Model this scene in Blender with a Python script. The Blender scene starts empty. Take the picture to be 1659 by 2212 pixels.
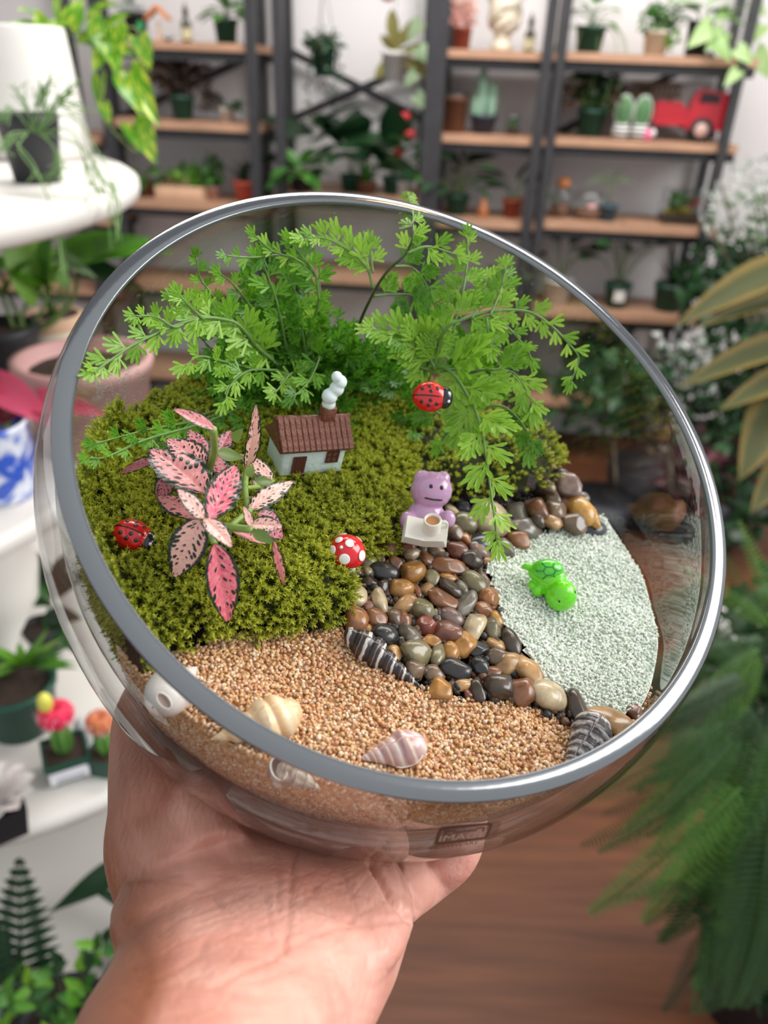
import bpy, bmesh, math, random
import numpy as np
from mathutils import Vector, Matrix, noise

random.seed(7)
rng = np.random.default_rng(7)
SC = bpy.context.scene
COL = SC.collection
PI = math.pi

# ------------------------------------------------------------------ camera
F, CX, CY = 1660.0, 829.5, 1106.0
PITCH, ROLL = math.radians(30.0), math.radians(2.3)
up = Vector((math.tan(ROLL) * math.cos(PITCH), math.cos(PITCH), math.sin(PITCH))).normalized()
fw = (Vector((0, 0, -1)) + up * up.z).normalized()
rt = fw.cross(up)
RM = Matrix((rt, fw, up))                     # camera axes -> world axes
EYE = Vector((0, 0, 1.5))
CAM = Matrix.Translation(EYE) @ RM.to_4x4()
cam_data = bpy.data.cameras.new('camera')
cam = bpy.data.objects.new('camera', cam_data)
COL.objects.link(cam)
cam.matrix_world = CAM
cam_data.sensor_fit = 'HORIZONTAL'
cam_data.sensor_width = 36.0
cam_data.lens = F / 1659 * 36.0
cam_data.clip_start = 0.02
cam_data.dof.use_dof = True
cam_data.dof.focus_distance = 0.255
cam_data.dof.aperture_fstop = cam_data.lens / 3.0      # a 3 mm wide aperture
SC.camera = cam

# ------------------------------------------------------------------ light
SC.view_settings.view_transform = 'Standard'
SC.view_settings.look = 'None'
SC.view_settings.gamma = 1.0
SC.view_settings.exposure = -0.06
SC.view_settings.use_curve_mapping = False
world = bpy.data.worlds.new('overcast_daylight')
SC.world = world
world.use_nodes = True
bg = world.node_tree.nodes['Background']
bg.inputs['Color'].default_value = (0.93, 0.97, 1.0, 1)
bg.inputs['Strength'].default_value = 0.85


def area(name, loc, target, sx, sy, power, col=(1, 1, 1)):
    d = bpy.data.lights.new(name, 'AREA')
    d.shape = 'RECTANGLE'
    d.size, d.size_y, d.energy, d.color = sx, sy, power, col
    o = bpy.data.objects.new(name, d)
    o.matrix_world = Matrix.Translation(loc) @ (Vector(target) - Vector(loc)).to_track_quat('-Z', 'Y').to_matrix().to_4x4()
    COL.objects.link(o)


area('window_light', (2.3, 0.6, 2.9), (0.0, 0.5, 1.3), 2.0, 1.8, 105, (1.0, 0.99, 0.97))
area('added_ceiling_fill', (0.3, 2.0, 2.92), (0.3, 2.3, 0), 2.6, 1.0, 100, (1.0, 0.97, 0.94))  # added fill lamp, makes up for the light the ceiling blocks
area('warm_spot', (0.6, 0.98, 2.9), (0.6, 0.98, 0), 0.12, 0.12, 2.5, (1.0, 0.62, 0.3))

cy = SC.cycles
cy.use_denoising = True
cy.max_bounces = 8
cy.diffuse_bounces = 3
cy.glossy_bounces = 3
cy.transmission_bounces = 6
cy.transparent_max_bounces = 24
cy.sample_clamp_indirect = 4.0
cy.caustics_reflective = False


# ------------------------------------------------------------------ placing
def W(c):
    return CAM @ Vector(c)


def ray(px, py):
    return Vector(((px - CX) / F, -(py - CY) / F, -1.0))


def D(px, py, z):
    """the world point that lies z metres in front of the camera"""
    return W(ray(px, py) * z)


def mpp(z):
    return z / F


# the bowl: rim circle, glass sphere and the level of the filling (camera axes)
RIM_C = Vector((.01368828, .02389034, -.24419173))
RIM_N = Vector((.30108217, .47220975, .82847298)).normalized()
RIM_R, RIM_RI = 0.110, 0.1045
SPH, SPH_R, SPH_RI = Vector((0.00448, -0.00062, -0.2862)), 0.118, 0.1115
SPHI = SPH + Vector((0, .004, 0))            # the hollow is a little higher than the outside: the glass is thicker below
FIL = Vector((.24247345, .76389096, .59806123)).normalized()
ORG = SPH - FIL * 0.01487
bx_ = (Vector((1, 0, 0)) - FIL * FIL.x).normalized()
by_ = FIL.cross(bx_)
BOWL = CAM @ Matrix(((bx_.x, by_.x, FIL.x, ORG.x), (bx_.y, by_.y, FIL.y, ORG.y), (bx_.z, by_.z, FIL.z, ORG.z), (0, 0, 0, 1)))
BOWL_I = BOWL.inverted()
UPB = (BOWL.to_3x3() @ Vector((0, 0, 1))).normalized()


def P(px, py, h=0.0):
    """the world point where the sight line meets the filling's level raised by h"""
    d = ray(px, py)
    t = (ORG + FIL * h).dot(FIL) / d.dot(FIL)
    return W(d * t)


def B(px, py, h=0.0):
    return BOWL_I @ P(px, py, h)


def GL(px, py, fr):
    """a world point inside the bowl, fr of the way from the opening to the far glass"""
    d = ray(px, py)
    t0 = RIM_C.dot(RIM_N) / d.dot(RIM_N)
    dn = d.normalized()
    b = dn.dot(SPHI)
    disc = b * b - (SPHI.length_squared - SPH_RI ** 2)
    t1 = (b + math.sqrt(max(disc, 0))) / d.length if disc > 0 else t0 + .01
    return W(d * (t0 + (t1 - t0) * fr))


def zof(p):
    return -(CAM.inverted() @ p).z


# ------------------------------------------------------------------ materials
def lin(c):
    return tuple((v / 255 / 12.92 if v / 255 <= .04045 else ((v / 255 + .055) / 1.055) ** 2.4) for v in c) + (1.0,)


def newmat(name):
    m = bpy.data.materials.new(name)
    m.use_nodes = True
    nt = m.node_tree
    return m, nt, nt.nodes['Principled BSDF']


def mul(c, k):
    return tuple(min(1, v * k) for v in c[:3]) + (1.0,)


def mat(name, c, rough=.5, amt=.15, scale=30.0, spec=.5, bump=0.0, bscale=None, coat=0.0, metal=0.0, sss=0.0, c2=None, trans=0.0):
    """colour with fine mottling; c2 is a second colour of the same stuff"""
    m, nt, b = newmat(name)
    N, L = nt.nodes, nt.links
    tc = N.new('ShaderNodeTexCoord')
    no = N.new('ShaderNodeTexNoise')
    no.inputs['Scale'].default_value = scale
    no.inputs['Detail'].default_value = 4
    L.new(tc.outputs['Object'], no.inputs['Vector'])
    rp = N.new('ShaderNodeValToRGB')
    c = lin(c)
    rp.color_ramp.elements[0].position, rp.color_ramp.elements[1].position = .3, .7
    rp.color_ramp.elements[0].color = mul(c, 1 - amt)
    rp.color_ramp.elements[1].color = lin(c2) if c2 else mul(c, 1 + amt)
    L.new(no.outputs['Fac'], rp.inputs['Fac'])
    L.new(rp.outputs['Color'], b.inputs['Base Color'])
    b.inputs['Roughness'].default_value = rough
    b.inputs['Specular IOR Level'].default_value = spec
    b.inputs['Coat Weight'].default_value = coat
    b.inputs['Coat Roughness'].default_value = .08
    b.inputs['Metallic'].default_value = metal
    if sss:
        b.inputs['Subsurface Weight'].default_value = sss
        b.inputs['Subsurface Radius'].default_value = (.004, .0016, .0008)
        b.inputs['Subsurface Scale'].default_value = 1.0
    if bump:
        n2 = N.new('ShaderNodeTexNoise')
        n2.inputs['Scale'].default_value = bscale or scale * 4
        n2.inputs['Detail'].default_value = 5
        L.new(tc.outputs['Object'], n2.inputs['Vector'])
        bp = N.new('ShaderNodeBump')
        bp.inputs['Strength'].default_value = bump
        bp.inputs['Distance'].default_value = .002
        L.new(n2.outputs['Fac'], bp.inputs['Height'])
        L.new(bp.outputs['Normal'], b.inputs['Normal'])
    if trans:
        tr = N.new('ShaderNodeBsdfTranslucent')
        L.new(rp.outputs['Color'], tr.inputs['Color'])
        mx = N.new('ShaderNodeMixShader')
        mx.inputs[0].default_value = trans
        L.new(b.outputs[0], mx.inputs[1])
        L.new(tr.outputs[0], mx.inputs[2])
        L.new(mx.outputs[0], N['Material Output'].inputs['Surface'])
    return m


def leafmat(name, c, c2, rough=.4, trans=.3, rnd='object'):
    """leaf green that differs from leaf to leaf"""
    m, nt, b = newmat(name)
    N, L = nt.nodes, nt.links
    if rnd == 'object':
        src = N.new('ShaderNodeObjectInfo').outputs['Random']
    else:
        src = N.new('ShaderNodeNewGeometry').outputs['Random Per Island']
    tc = N.new('ShaderNodeTexCoord')
    no = N.new('ShaderNodeTexNoise')
    no.inputs['Scale'].default_value = 25
    L.new(tc.outputs['Object'], no.inputs['Vector'])
    ad = N.new('ShaderNodeMath')
    ad.operation = 'MULTIPLY_ADD'
    L.new(no.outputs['Fac'], ad.inputs[0])
    ad.inputs[1].default_value = .5
    L.new(src, ad.inputs[2])
    sb = N.new('ShaderNodeMath')
    sb.operation = 'SUBTRACT'
    L.new(ad.outputs[0], sb.inputs[0])
    sb.inputs[1].default_value = .25
    mx = N.new('ShaderNodeMix')
    mx.data_type = 'RGBA'
    L.new(sb.outputs[0], mx.inputs[0])
    mx.inputs[6].default_value, mx.inputs[7].default_value = lin(c), lin(c2)
    L.new(mx.outputs[2], b.inputs['Base Color'])
    b.inputs['Roughness'].default_value = rough
    tr = N.new('ShaderNodeBsdfTranslucent')
    L.new(mx.outputs[2], tr.inputs['Color'])
    ms = N.new('ShaderNodeMixShader')
    ms.inputs[0].default_value = trans
    L.new(b.outputs[0], ms.inputs[1])
    L.new(tr.outputs[0], ms.inputs[2])
    L.new(ms.outputs[0], N['Material Output'].inputs['Surface'])
    return m


# ------------------------------------------------------------------ mesh builders
class MB:
    def __init__(s):
        s.v, s.f = [], []

    def add(s, v, f, M=None):
        o = len(s.v)
        s.v += [tuple(M @ Vector(p)) for p in v] if M is not None else [tuple(p) for p in v]
        s.f += [tuple(i + o for i in q) for q in f]
        return s

    def box(s, c, h, M=None):
        c, h = Vector(c), Vector(h)
        v = [c + Vector((h.x * x, h.y * y, h.z * z)) for z in (-1, 1) for y in (-1, 1) for x in (-1, 1)]
        return s.add(v, [(0, 2, 3, 1), (4, 5, 7, 6), (0, 1, 5, 4), (2, 6, 7, 3), (0, 4, 6, 2), (1, 3, 7, 5)], M)

    def lathe(s, prof, seg=24, M=None):
        v, f = [], []
        n = len(prof)
        for r, z in prof:
            for k in range(seg):
                a = 2 * PI * k / seg
                v.append((max(r, 1e-5) * math.cos(a), max(r, 1e-5) * math.sin(a), z))
        for i in range(n - 1):
            for k in range(seg):
                k2 = (k + 1) % seg
                f.append((i * seg + k, i * seg + k2, (i + 1) * seg + k2, (i + 1) * seg + k))
        return s.add(v, f, M)

    def tube(s, pts, rad, seg=6, M=None, cap=True):
        pts = [Vector(p) for p in pts]
        n = len(pts)
        if not hasattr(rad, '__len__'):
            rad = [rad] * n
        v, f = [], []
        ref = None
        for i, p in enumerate(pts):
            t = (pts[min(i + 1, n - 1)] - pts[max(i - 1, 0)])
            t = t.normalized() if t.length > 1e-9 else Vector((0, 0, 1))
            if ref is None:
                ref = t.orthogonal().normalized()
            ref = (ref - t * ref.dot(t))
            ref = ref.normalized() if ref.length > 1e-6 else t.orthogonal().normalized()
            b = t.cross(ref)
            for k in range(seg):
                a = 2 * PI * k / seg
                v.append(p + (ref * math.cos(a) + b * math.sin(a)) * rad[i])
        for i in range(n - 1):
            for k in range(seg):
                k2 = (k + 1) % seg
                f.append((i * seg + k, i * seg + k2, (i + 1) * seg + k2, (i + 1) * seg + k))
        if cap:
            f.append(tuple(range(seg - 1, -1, -1)))
            f.append(tuple((n - 1) * seg + k for k in range(seg)))
        return s.add(v, f, M)

    def ball(s, c, r, M=None, nu=16, nv=10):
        r = Vector((r, r, r)) if not hasattr(r, '__len__') else Vector(r)
        c = Vector(c)
        prof = [(math.sin(PI * i / nv), -math.cos(PI * i / nv)) for i in range(nv + 1)]
        T = Matrix.Translation(c) @ Matrix.Diagonal((r.x, r.y, r.z, 1))
        return s.lathe(prof, nu, (M @ T) if M is not None else T)

    def mesh(s, name, m=None, smooth=True):
        me = bpy.data.meshes.new(name)
        me.from_pydata(s.v, [], s.f)
        if m is not None:
            me.materials.append(m)
        if smooth:
            me.polygons.foreach_set('use_smooth', [True] * len(me.polygons))
        me.update()
        return me

    def build(s, name, m, parent=None, smooth=True, M=None, kind=None):
        o = link(name, s.mesh(name, m, smooth), parent, M)
        if kind:
            o['kind'] = kind
        return o


def link(name, me, parent=None, M=None):
    o = bpy.data.objects.new(name, me)
    COL.objects.link(o)
    if parent is not None:
        o.parent = parent
    if M is not None:
        if parent is not None:
            o.matrix_local = M
        else:
            o.matrix_world = M
    return o


def tag(o, label=None, cat=None, group=None, kind=None):
    if label: o['label'] = label
    if cat: o['category'] = cat
    if group: o['group'] = group
    if kind: o['kind'] = kind
    return o


def thing(name, label, cat, M, group=None):
    o = bpy.data.objects.new(name, None)
    COL.objects.link(o)
    o.empty_display_size = .02
    o.matrix_world = M
    return tag(o, label, cat, group)


def frame(pos, z, x=None):
    """a frame at pos with the given up direction and rough x direction"""
    z = Vector(z).normalized()
    x = Vector(x) if x is not None else z.orthogonal()
    x = (x - z * x.dot(z)).normalized()
    y = z.cross(x)
    return Matrix(((x.x, y.x, z.x, pos[0]), (x.y, y.y, z.y, pos[1]), (x.z, y.z, z.z, pos[2]), (0, 0, 0, 1)))


def npmesh(name, V, FC, m, smooth=False, attr=None):
    """V (n,3), FC (k,3) arrays -> mesh, fast"""
    me = bpy.data.meshes.new(name)
    me.vertices.add(len(V))
    me.vertices.foreach_set('co', np.asarray(V, np.float32).ravel())
    me.loops.add(FC.size)
    me.loops.foreach_set('vertex_index', FC.astype(np.int32).ravel())
    me.polygons.add(len(FC))
    me.polygons.foreach_set('loop_start', np.arange(0, FC.size, FC.shape[1], dtype=np.int32))
    me.polygons.foreach_set('loop_total', np.full(len(FC), FC.shape[1], np.int32))
    if smooth:
        me.polygons.foreach_set('use_smooth', np.ones(len(FC), bool))
    me.materials.append(m)
    me.update(calc_edges=True)
    if attr is not None:
        a = me.attributes.new('tint', 'FLOAT', 'POINT')
        a.data.foreach_set('value', np.asarray(attr, np.float32))
    return me


def scatter(name, BV, BF, pos, rot, scl, m, smooth=False, attr=None):
    """many copies of one small shape joined in one mesh. rot (n,3,3), scl (n,) or (n,3)"""
    BV = np.asarray(BV, float)
    scl = np.asarray(scl, float)
    if scl.ndim == 1:
        scl = scl[:, None]
    V = np.einsum('nij,nkj->nki', rot, BV[None] * scl[:, None, :]) + pos[:, None, :]
    n, k = len(pos), len(BV)
    FC = (np.asarray(BF)[None] + (np.arange(n) * k)[:, None, None]).reshape(-1, len(BF[0]))
    at = np.tile(np.asarray(attr, float), n) if attr is not None else None
    return npmesh(name, V.reshape(-1, 3), FC, m, smooth, at)


def randrot(n):
    q = rng.normal(size=(n, 4))
    q /= np.linalg.norm(q, axis=1)[:, None]
    w, x, y, z = q.T
    return np.stack([np.stack([1 - 2 * (y * y + z * z), 2 * (x * y - z * w), 2 * (x * z + y * w)], 1),
                     np.stack([2 * (x * y + z * w), 1 - 2 * (x * x + z * z), 2 * (y * z - x * w)], 1),
                     np.stack([2 * (x * z - y * w), 2 * (y * z + x * w), 1 - 2 * (x * x + y * y)], 1)], 1)


def smoothpath(pts, k=5):
    """Catmull-Rom through the points"""
    p = [Vector(q) for q in pts]
    p = [p[0] * 2 - p[1]] + p + [p[-1] * 2 - p[-2]]
    out = []
    for i in range(1, len(p) - 2):
        for j in range(k):
            t = j / k
            a, b, c, d = p[i - 1], p[i], p[i + 1], p[i + 2]
            out.append(.5 * ((2 * b) + (c - a) * t + (2 * a - 5 * b + 4 * c - d) * t * t + (3 * b - a - 3 * c + d) * t ** 3))
    out.append(p[-2])
    return out


def sm(a, b, x):
    t = min(1, max(0, (x - a) / (b - a)))
    return t * t * (3 - 2 * t)


# leaves: y runs along the leaf (0..1), x across, z is the upper side
SHAPES = {
    'ovate': lambda t: math.sin(PI * t ** .8) ** .8 * (1 - .25 * t),
    'heart': lambda t: (math.sin(PI * min(1, (t + .14) / 1.14) ** .62)) ** .9 * (1 - .2 * t),
    'strap': lambda t: min(1, 6 * t + .3) * (1 - t ** 3),
    'round': lambda t: math.sqrt(max(0, 1 - (2 * t - 1) ** 2)),
    'lance': lambda t: math.sin(PI * t ** .7) * (1 - .3 * t),
    'fat': lambda t: math.sin(PI * t ** 1.4) ** .7,
}


def leafmesh(name, shape, m, w=.5, nseg=8, fold=.12, droop=.25, wave=0.0):
    mb = MB()
    xs = (-1, -.5, 0, .5, 1)
    for i in range(nseg + 1):
        t = i / nseg
        hw = .5 * w * max(SHAPES[shape](t), .02)
        back = -.12 * w if shape == 'heart' else 0
        for x in xs:
            yy = t + back * abs(x) * (1 - t) ** 3 * 2
            z = -droop * t * t + fold * abs(x) * hw * 2 + wave * math.sin(t * 17) * abs(x) * hw
            mb.v.append((x * hw, yy, z))
    for i in range(nseg):
        for j in range(4):
            a = i * 5 + j
            mb.f.append((a, a + 1, a + 6, a + 5))
    me = mb.mesh(name, m)
    uv = me.uv_layers.new(name='leaf')
    for lo in me.loops:
        k = lo.vertex_index
        uv.data[lo.index].uv = ((xs[k % 5] + 1) / 2, (k // 5) / nseg)
    return me


def leafM(base, tip, nrm, wf=1.0):
    """matrix that lays a unit leaf from base to tip with its upper side towards nrm"""
    y = Vector(tip) - Vector(base)
    L = y.length
    y = y / L
    n = Vector(nrm)
    n = n - y * n.dot(y)
    n = n.normalized() if n.length > 1e-5 else y.orthogonal().normalized()
    x = y.cross(n)
    return Matrix(((x.x * L * wf, y.x * L, n.x * L, base[0]), (x.y * L * wf, y.y * L, n.y * L, base[1]),
                   (x.z * L * wf, y.z * L, n.z * L, base[2]), (0, 0, 0, 1)))

# ------------------------------------------------------------------ the room
m_wall = mat('white_plaster', (226, 222, 222), .8, .03, 3, bump=.2, bscale=60)
m_steel = mat('black_steel', (46, 45, 48), .45, .15, 20)
m_board = mat('oak_board', (172, 132, 106), .55, .12, 12)
m_tier = mat('white_lacquer', (218, 214, 208), .35, .02, 6)

m_floor, nt, b = newmat('brown_laminate')
N, L = nt.nodes, nt.links
tc = N.new('ShaderNodeTexCoord')
mp = N.new('ShaderNodeMapping')
mp.inputs['Scale'].default_value = (1.2, 14, 1)
no = N.new('ShaderNodeTexNoise')
no.inputs['Scale'].default_value = 2.5
no.inputs['Detail'].default_value = 6
rp = N.new('ShaderNodeValToRGB')
rp.color_ramp.elements[0].position, rp.color_ramp.elements[1].position = .32, .7
rp.color_ramp.elements[0].color, rp.color_ramp.elements[1].color = lin((80, 46, 28)), lin((110, 66, 41))
L.new(tc.outputs['Object'], mp.inputs['Vector'])
L.new(mp.outputs[0], no.inputs['Vector'])
L.new(no.outputs['Fac'], rp.inputs['Fac'])
L.new(rp.outputs['Color'], b.inputs['Base Color'])
b.inputs['Roughness'].default_value = .5
b.inputs['Specular IOR Level'].default_value = .25

YAW = math.radians(4.5)
SU = Vector((math.cos(YAW), -math.sin(YAW), 0))
SN = Vector((-math.sin(YAW), -math.cos(YAW), 0))
_d = RM @ ray(1000, 300)
SA = EYE + _d * (3.15 / math.hypot(_d.x, _d.y))
SDEP = 0.30


def sh(px, py, b=0.0):
    d = RM @ ray(px, py)
    t = (SA - SN * b - EYE).dot(SN) / d.dot(SN)
    return EYE + d * t


def scoord(p):
    return (p - SA).dot(SU)


def sxyz(s, b, z):
    p = SA + SU * s - SN * b
    return Vector((p.x, p.y, z))


def on(px, z, b=.13):
    lo, hi = -4.0, 4.0
    for _ in range(40):
        mid = (lo + hi) / 2
        c = CAM.inverted() @ sxyz(mid, b, z)
        if CX + F * c.x / -c.z < px: lo = mid
        else: hi = mid
    return sxyz(lo, b, z)


MSH = Matrix(((SU.x, -SN.x, 0, 0), (SU.y, -SN.y, 0, 0), (0, 0, 1, 0), (0, 0, 0, 1)))
wallp = sxyz(0, SDEP + .06, 0)
MB().box((0, .05, 1.75), (4.5, .05, 1.75)).build('wall_back', m_wall, smooth=False, M=Matrix.Translation(wallp) @ MSH)['kind'] = 'structure'
m_ceil = mat('grey_ceiling', (120, 112, 108), .8, .06, 3)
MB().box((0, 0, .05), (4.5, 1.75, .05)).build('ceiling', m_ceil, smooth=False, M=Matrix.Translation((0, 2.4, 2.98)))['kind'] = 'structure'
MB().box((0, 0, -.05), (4.5, 4.2, .05)).build('floor', m_floor, smooth=False, M=Matrix.Translation((0, 1.6, 0)))['kind'] = 'structure'


def shelving(label, posts, boards, s0px, s1px, brace=None, pw=.018):
    """posts: (px, py, b); boards: (px, py); ends given at py 300"""
    s0, s1 = scoord(sh(s0px, 300)), scoord(sh(s1px, 300))
    base = sxyz((s0 + s1) / 2, SDEP / 2, 0)
    MT = Matrix.Translation(base) @ MSH
    I = MT.inverted()
    t = thing('shelving_unit', label, 'shelf', MT, 'open steel shelving units along the wall')
    zs = []
    for px, py in boards:
        z = sh(px, py).z
        zs.append(z)
        c = I @ sxyz((s0 + s1) / 2, SDEP / 2, z - .013)
        MB().box(c, ((s1 - s0) / 2, SDEP / 2, .013)).build('shelf_board', m_board, t, False)
        MB().box(c + Vector((0, SDEP / 2 - .02, -.03)), ((s1 - s0) / 2, .008, .016)).build('crossbar', m_steel, t, False)
        MB().box(c + Vector((0, -SDEP / 2 + .03, -.03)), ((s1 - s0) / 2, .008, .016)).build('crossbar', m_steel, t, False)
    for px, py, bb in posts:
        c = I @ sh(px, py, bb)
        MB().box((c.x, c.y, 1.3), (pw, .018, 1.3)).build('post', m_steel, t, False)
    for a, bq in brace or ():
        MB().tube([I @ sh(*a, SDEP), I @ sh(*bq, SDEP)], .016, 6).build('brace', m_steel, t, False)
    return zs


ZA = shelving('black steel shelving unit with wooden boards behind the white tiered stand',
              [(236, 260, 0), (250, 260, SDEP), (550, 260, 0), (572, 260, SDEP)],
              [(400, 90), (400, 264), (400, 438), (400, 618), (400, 810)], 228, 562, [((250, 260), (566, 110))])
ZL = shelving('black steel shelving unit far behind the big green leaves of the tiered stand',
              [(-110, 520, 0), (205, 520, 0), (212, 520, SDEP)], [(100, 290), (100, 466), (100, 620), (100, 800)], -120, 215)
ZB = shelving('open black steel frame with crossed braces and no upper boards',
              [(606, 260, 0), (626, 260, SDEP), (925, 260, 0), (917, 260, SDEP)],
              [(760, 420), (760, 600), (760, 790)], 596, 935, [((620, 262), (925, 128)), ((625, 110), (920, 262))])
ZC = shelving('narrow black steel shelving unit with wooden boards, holding the pale sculpted pot',
              [(950, 200, 0), (962, 200, SDEP), (1172, 200, 0)],
              [(1050, 108), (1050, 294), (1050, 478), (1050, 670), (1050, 860)], 938, 1180, None)
ZD = shelving('black steel shelving unit with wooden boards, holding the red toy truck',
              [(1202, 200, 0), (1196, 200, SDEP), (1588, 200, 0), (1556, 200, SDEP)],
              [(1400, 118), (1400, 306), (1400, 490), (1400, 684), (1400, 880)], 1192, 1600,
              [((1210, 120), (1530, 300)), ((1200, 290), (1540, 118))], .015)

# ------------------------------------------------------------------ leaf stock
G = dict(
    mid=leafmat('leaf_green', (52, 104, 42), (92, 146, 60)),
    dark=leafmat('leaf_dark_green', (28, 58, 36), (52, 92, 50)),
    deep=leafmat('leaf_deep_green', (18, 44, 26), (38, 72, 40)),
    bright=leafmat('leaf_bright_green', (84, 150, 40), (150, 200, 70)),
    lime=leafmat('leaf_lime', (120, 176, 48), (196, 216, 96)),
    pale=leafmat('leaf_pale_green', (120, 160, 110), (176, 200, 160)),
    brown=leafmat('leaf_bronze', (58, 42, 36), (92, 74, 58)),
    white=leafmat('leaf_silver_white', (206, 214, 204), (232, 232, 228)),
    pink=leafmat('leaf_pink', (206, 60, 96), (232, 110, 140)),
    plum=leafmat('leaf_plum', (110, 50, 66), (150, 84, 92)),
    i_mid=leafmat('foliage_green', (44, 92, 38), (92, 150, 60), rnd='island'),
    i_dark=leafmat('foliage_dark', (26, 54, 32), (58, 98, 56), rnd='island'),
    i_brown=leafmat('foliage_bronze', (52, 38, 32), (96, 78, 62), rnd='island'),
    i_bright=leafmat('foliage_bright', (62, 122, 30), (130, 186, 62), rnd='island'),
    i_grey=leafmat('foliage_grey', (150, 160, 150), (214, 218, 212), rnd='island'),
    i_pink=leafmat('foliage_pink', (220, 150, 140), (236, 196, 180), rnd='island'),
    i_plum=leafmat('foliage_plum', (92, 44, 58), (140, 84, 92), rnd='island'),
)
m_stem = mat('plant_stem', (96, 120, 62), .5, .2, 40)
m_stemd = mat('dark_stem', (70, 62, 44), .6, .2, 40)
m_soil = mat('potting_soil', (58, 44, 36), .9, .4, 60, bump=.6, bscale=120)
POT = dict(
    green=mat('dark_green_plastic', (22, 74, 58), .45, .1, 10),
    terra=mat('terracotta', (150, 74, 54), .75, .12, 18),
    white=mat('white_ceramic', (220, 217, 212), .3, .03, 10),
    black=mat('black_plastic', (34, 35, 40), .5, .1, 10),
    navy=mat('navy_ceramic', (44, 54, 76), .3, .1, 10),
    teal=mat('teal_ceramic', (52, 84, 100), .35, .1, 10),
    cream=mat('cream_ceramic', (214, 204, 184), .45, .06, 12),
    rose=mat('dusty_pink_ceramic', (206, 160, 156), .5, .06, 14),
    brown=mat('brown_wood_pot', (110, 74, 54), .6, .2, 14),
    wood=mat('pale_wood', (206, 168, 138), .6, .1, 14),
)
LM = {}


def leaf(shape, col, w=.5, droop=.25, fold=.12, wave=0.0, nseg=8):
    k = (shape, col, w, droop, fold, wave)
    if k not in LM:
        LM[k] = leafmesh('leaf', shape, G[col] if isinstance(col, str) else col, w, nseg, fold, droop, wave)
    return LM[k]


def pot(t, rt_, rb, h, m, soil=True, lip=True):
    pr = [(0, 0), (rb, 0), (rb + (rt_ - rb) * .86, h * .86)]
    if lip:
        pr += [(rt_ * 1.03, h * .86), (rt_ * 1.06, h)]
    else:
        pr += [(rt_, h)]
    pr += [(rt_ * .93, h), (rt_ * .9, h * .86), (0, h * .84)]
    MB().lathe(pr, 24).build('pot', m, t)
    if soil:
        MB().lathe([(rt_ * .9, h * .85), (rt_ * .6, h * .89), (0, h * .9)], 16).build('soil', m_soil, t)


def rosette(t, z0, n, sl, ll, lf, e0=20, e1=75, spread=360, az0=0, stem=m_stem, sr=.0016, seed=0, jit=.25, flat=.5):
    r = random.Random(seed)
    st = MB()
    for i in range(n):
        az = math.radians(az0 + spread * (i + r.uniform(-.3, .3)) / n + (137 * i if spread == 360 else 0))
        el = math.radians(r.uniform(e0, e1))
        d = Vector((math.cos(az) * math.cos(el), math.sin(az) * math.cos(el), math.sin(el)))
        s = sl * r.uniform(1 - jit, 1 + jit)
        p1 = Vector((0, 0, z0)) + d * s
        st.tube(smoothpath([(0, 0, z0 - .01), Vector((0, 0, z0)) + d * s * .5 + Vector((0, 0, s * .08)), p1], 3), sr, 5)
        l = ll * 1.2 * r.uniform(1 - jit, 1 + jit)
        tip = p1 + Vector((d.x, d.y, d.z * flat - .25)).normalized() * l
        tip.y = min(tip.y, .17)
        link('leaf', lf, t, leafM(p1, tip, Vector((d.x * .3, d.y * .3, 1)) + Vector((r.uniform(-.3, .3), r.uniform(-.5, .1), 0)), r.uniform(.9, 1.1)))
    if sl > .004:
        st.build('stem', stem, t)


def straps(t, z0, n, ll, lf, e0=40, e1=85, seed=0, wf=1.0):
    r = random.Random(seed)
    for i in range(n):
        az = math.radians(137.5 * i + r.uniform(-15, 15))
        el = math.radians(r.uniform(e0, e1))
        d = Vector((math.cos(az) * math.cos(el), math.sin(az) * math.cos(el), math.sin(el)))
        b = Vector((math.cos(az) * .003, math.sin(az) * .003, z0))
        link('leaf', lf, t, leafM(b, b + d * ll * r.uniform(.7, 1.1), Vector((-d.x, -d.y, 1.2)), wf))


QV = np.array([(0, 0, 0), (-.28, .45, .06), (.28, .45, .06), (0, 1, -.08)], float)
QF = np.array([(0, 2, 1), (1, 2, 3)])


def bush(t, c, rad, n, ls, m, seed=0, name='foliage', down=0.0):
    g = np.random.default_rng(seed)
    u = g.normal(size=(n, 3))
    u /= np.linalg.norm(u, axis=1)[:, None]
    q = u * (g.random(n) ** .4)[:, None] * np.asarray(rad)
    q[:, 2] -= down * (q[:, 0] ** 2 + q[:, 1] ** 2)
    o = link(name, scatter(name, QV, QF, q + np.asarray(c), randrot(n), ls * (.6 + .7 * g.random(n)), m), t)
    o['kind'] = 'stuff'
    return o


def vines(t, starts, lf, ll, step, seed=0, stem=m_stem, sr=.0012):
    """starts: lists of local points, each one vine"""
    r = random.Random(seed)
    st = MB()
    for pts in starts:
        p = smoothpath(pts, 6)
        st.tube(p, sr, 5)
        acc, side = 0, 1
        for a, bq in zip(p, p[1:]):
            acc += (bq - a).length
            if acc > step:
                acc, side = 0, -side
                dirn = (bq - a).normalized()
                off = Vector((side * .8, r.uniform(-.7, .1), -.5)) + dirn * .3
                link('leaf', lf, t, leafM(bq, bq + off.normalized() * ll * r.uniform(.7, 1.15), Vector((r.uniform(-.3, .3), -1, .5))))
    st.build('stem', stem, t)


def place(px, z, b=.13, rot=0.0):
    p = on(px, z, b)
    return Matrix.Translation(p) @ MSH @ Matrix.Rotation(rot, 4, 'Z'), zof(p) / F


PLG = 'potted plants on the wall shelves'


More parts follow.
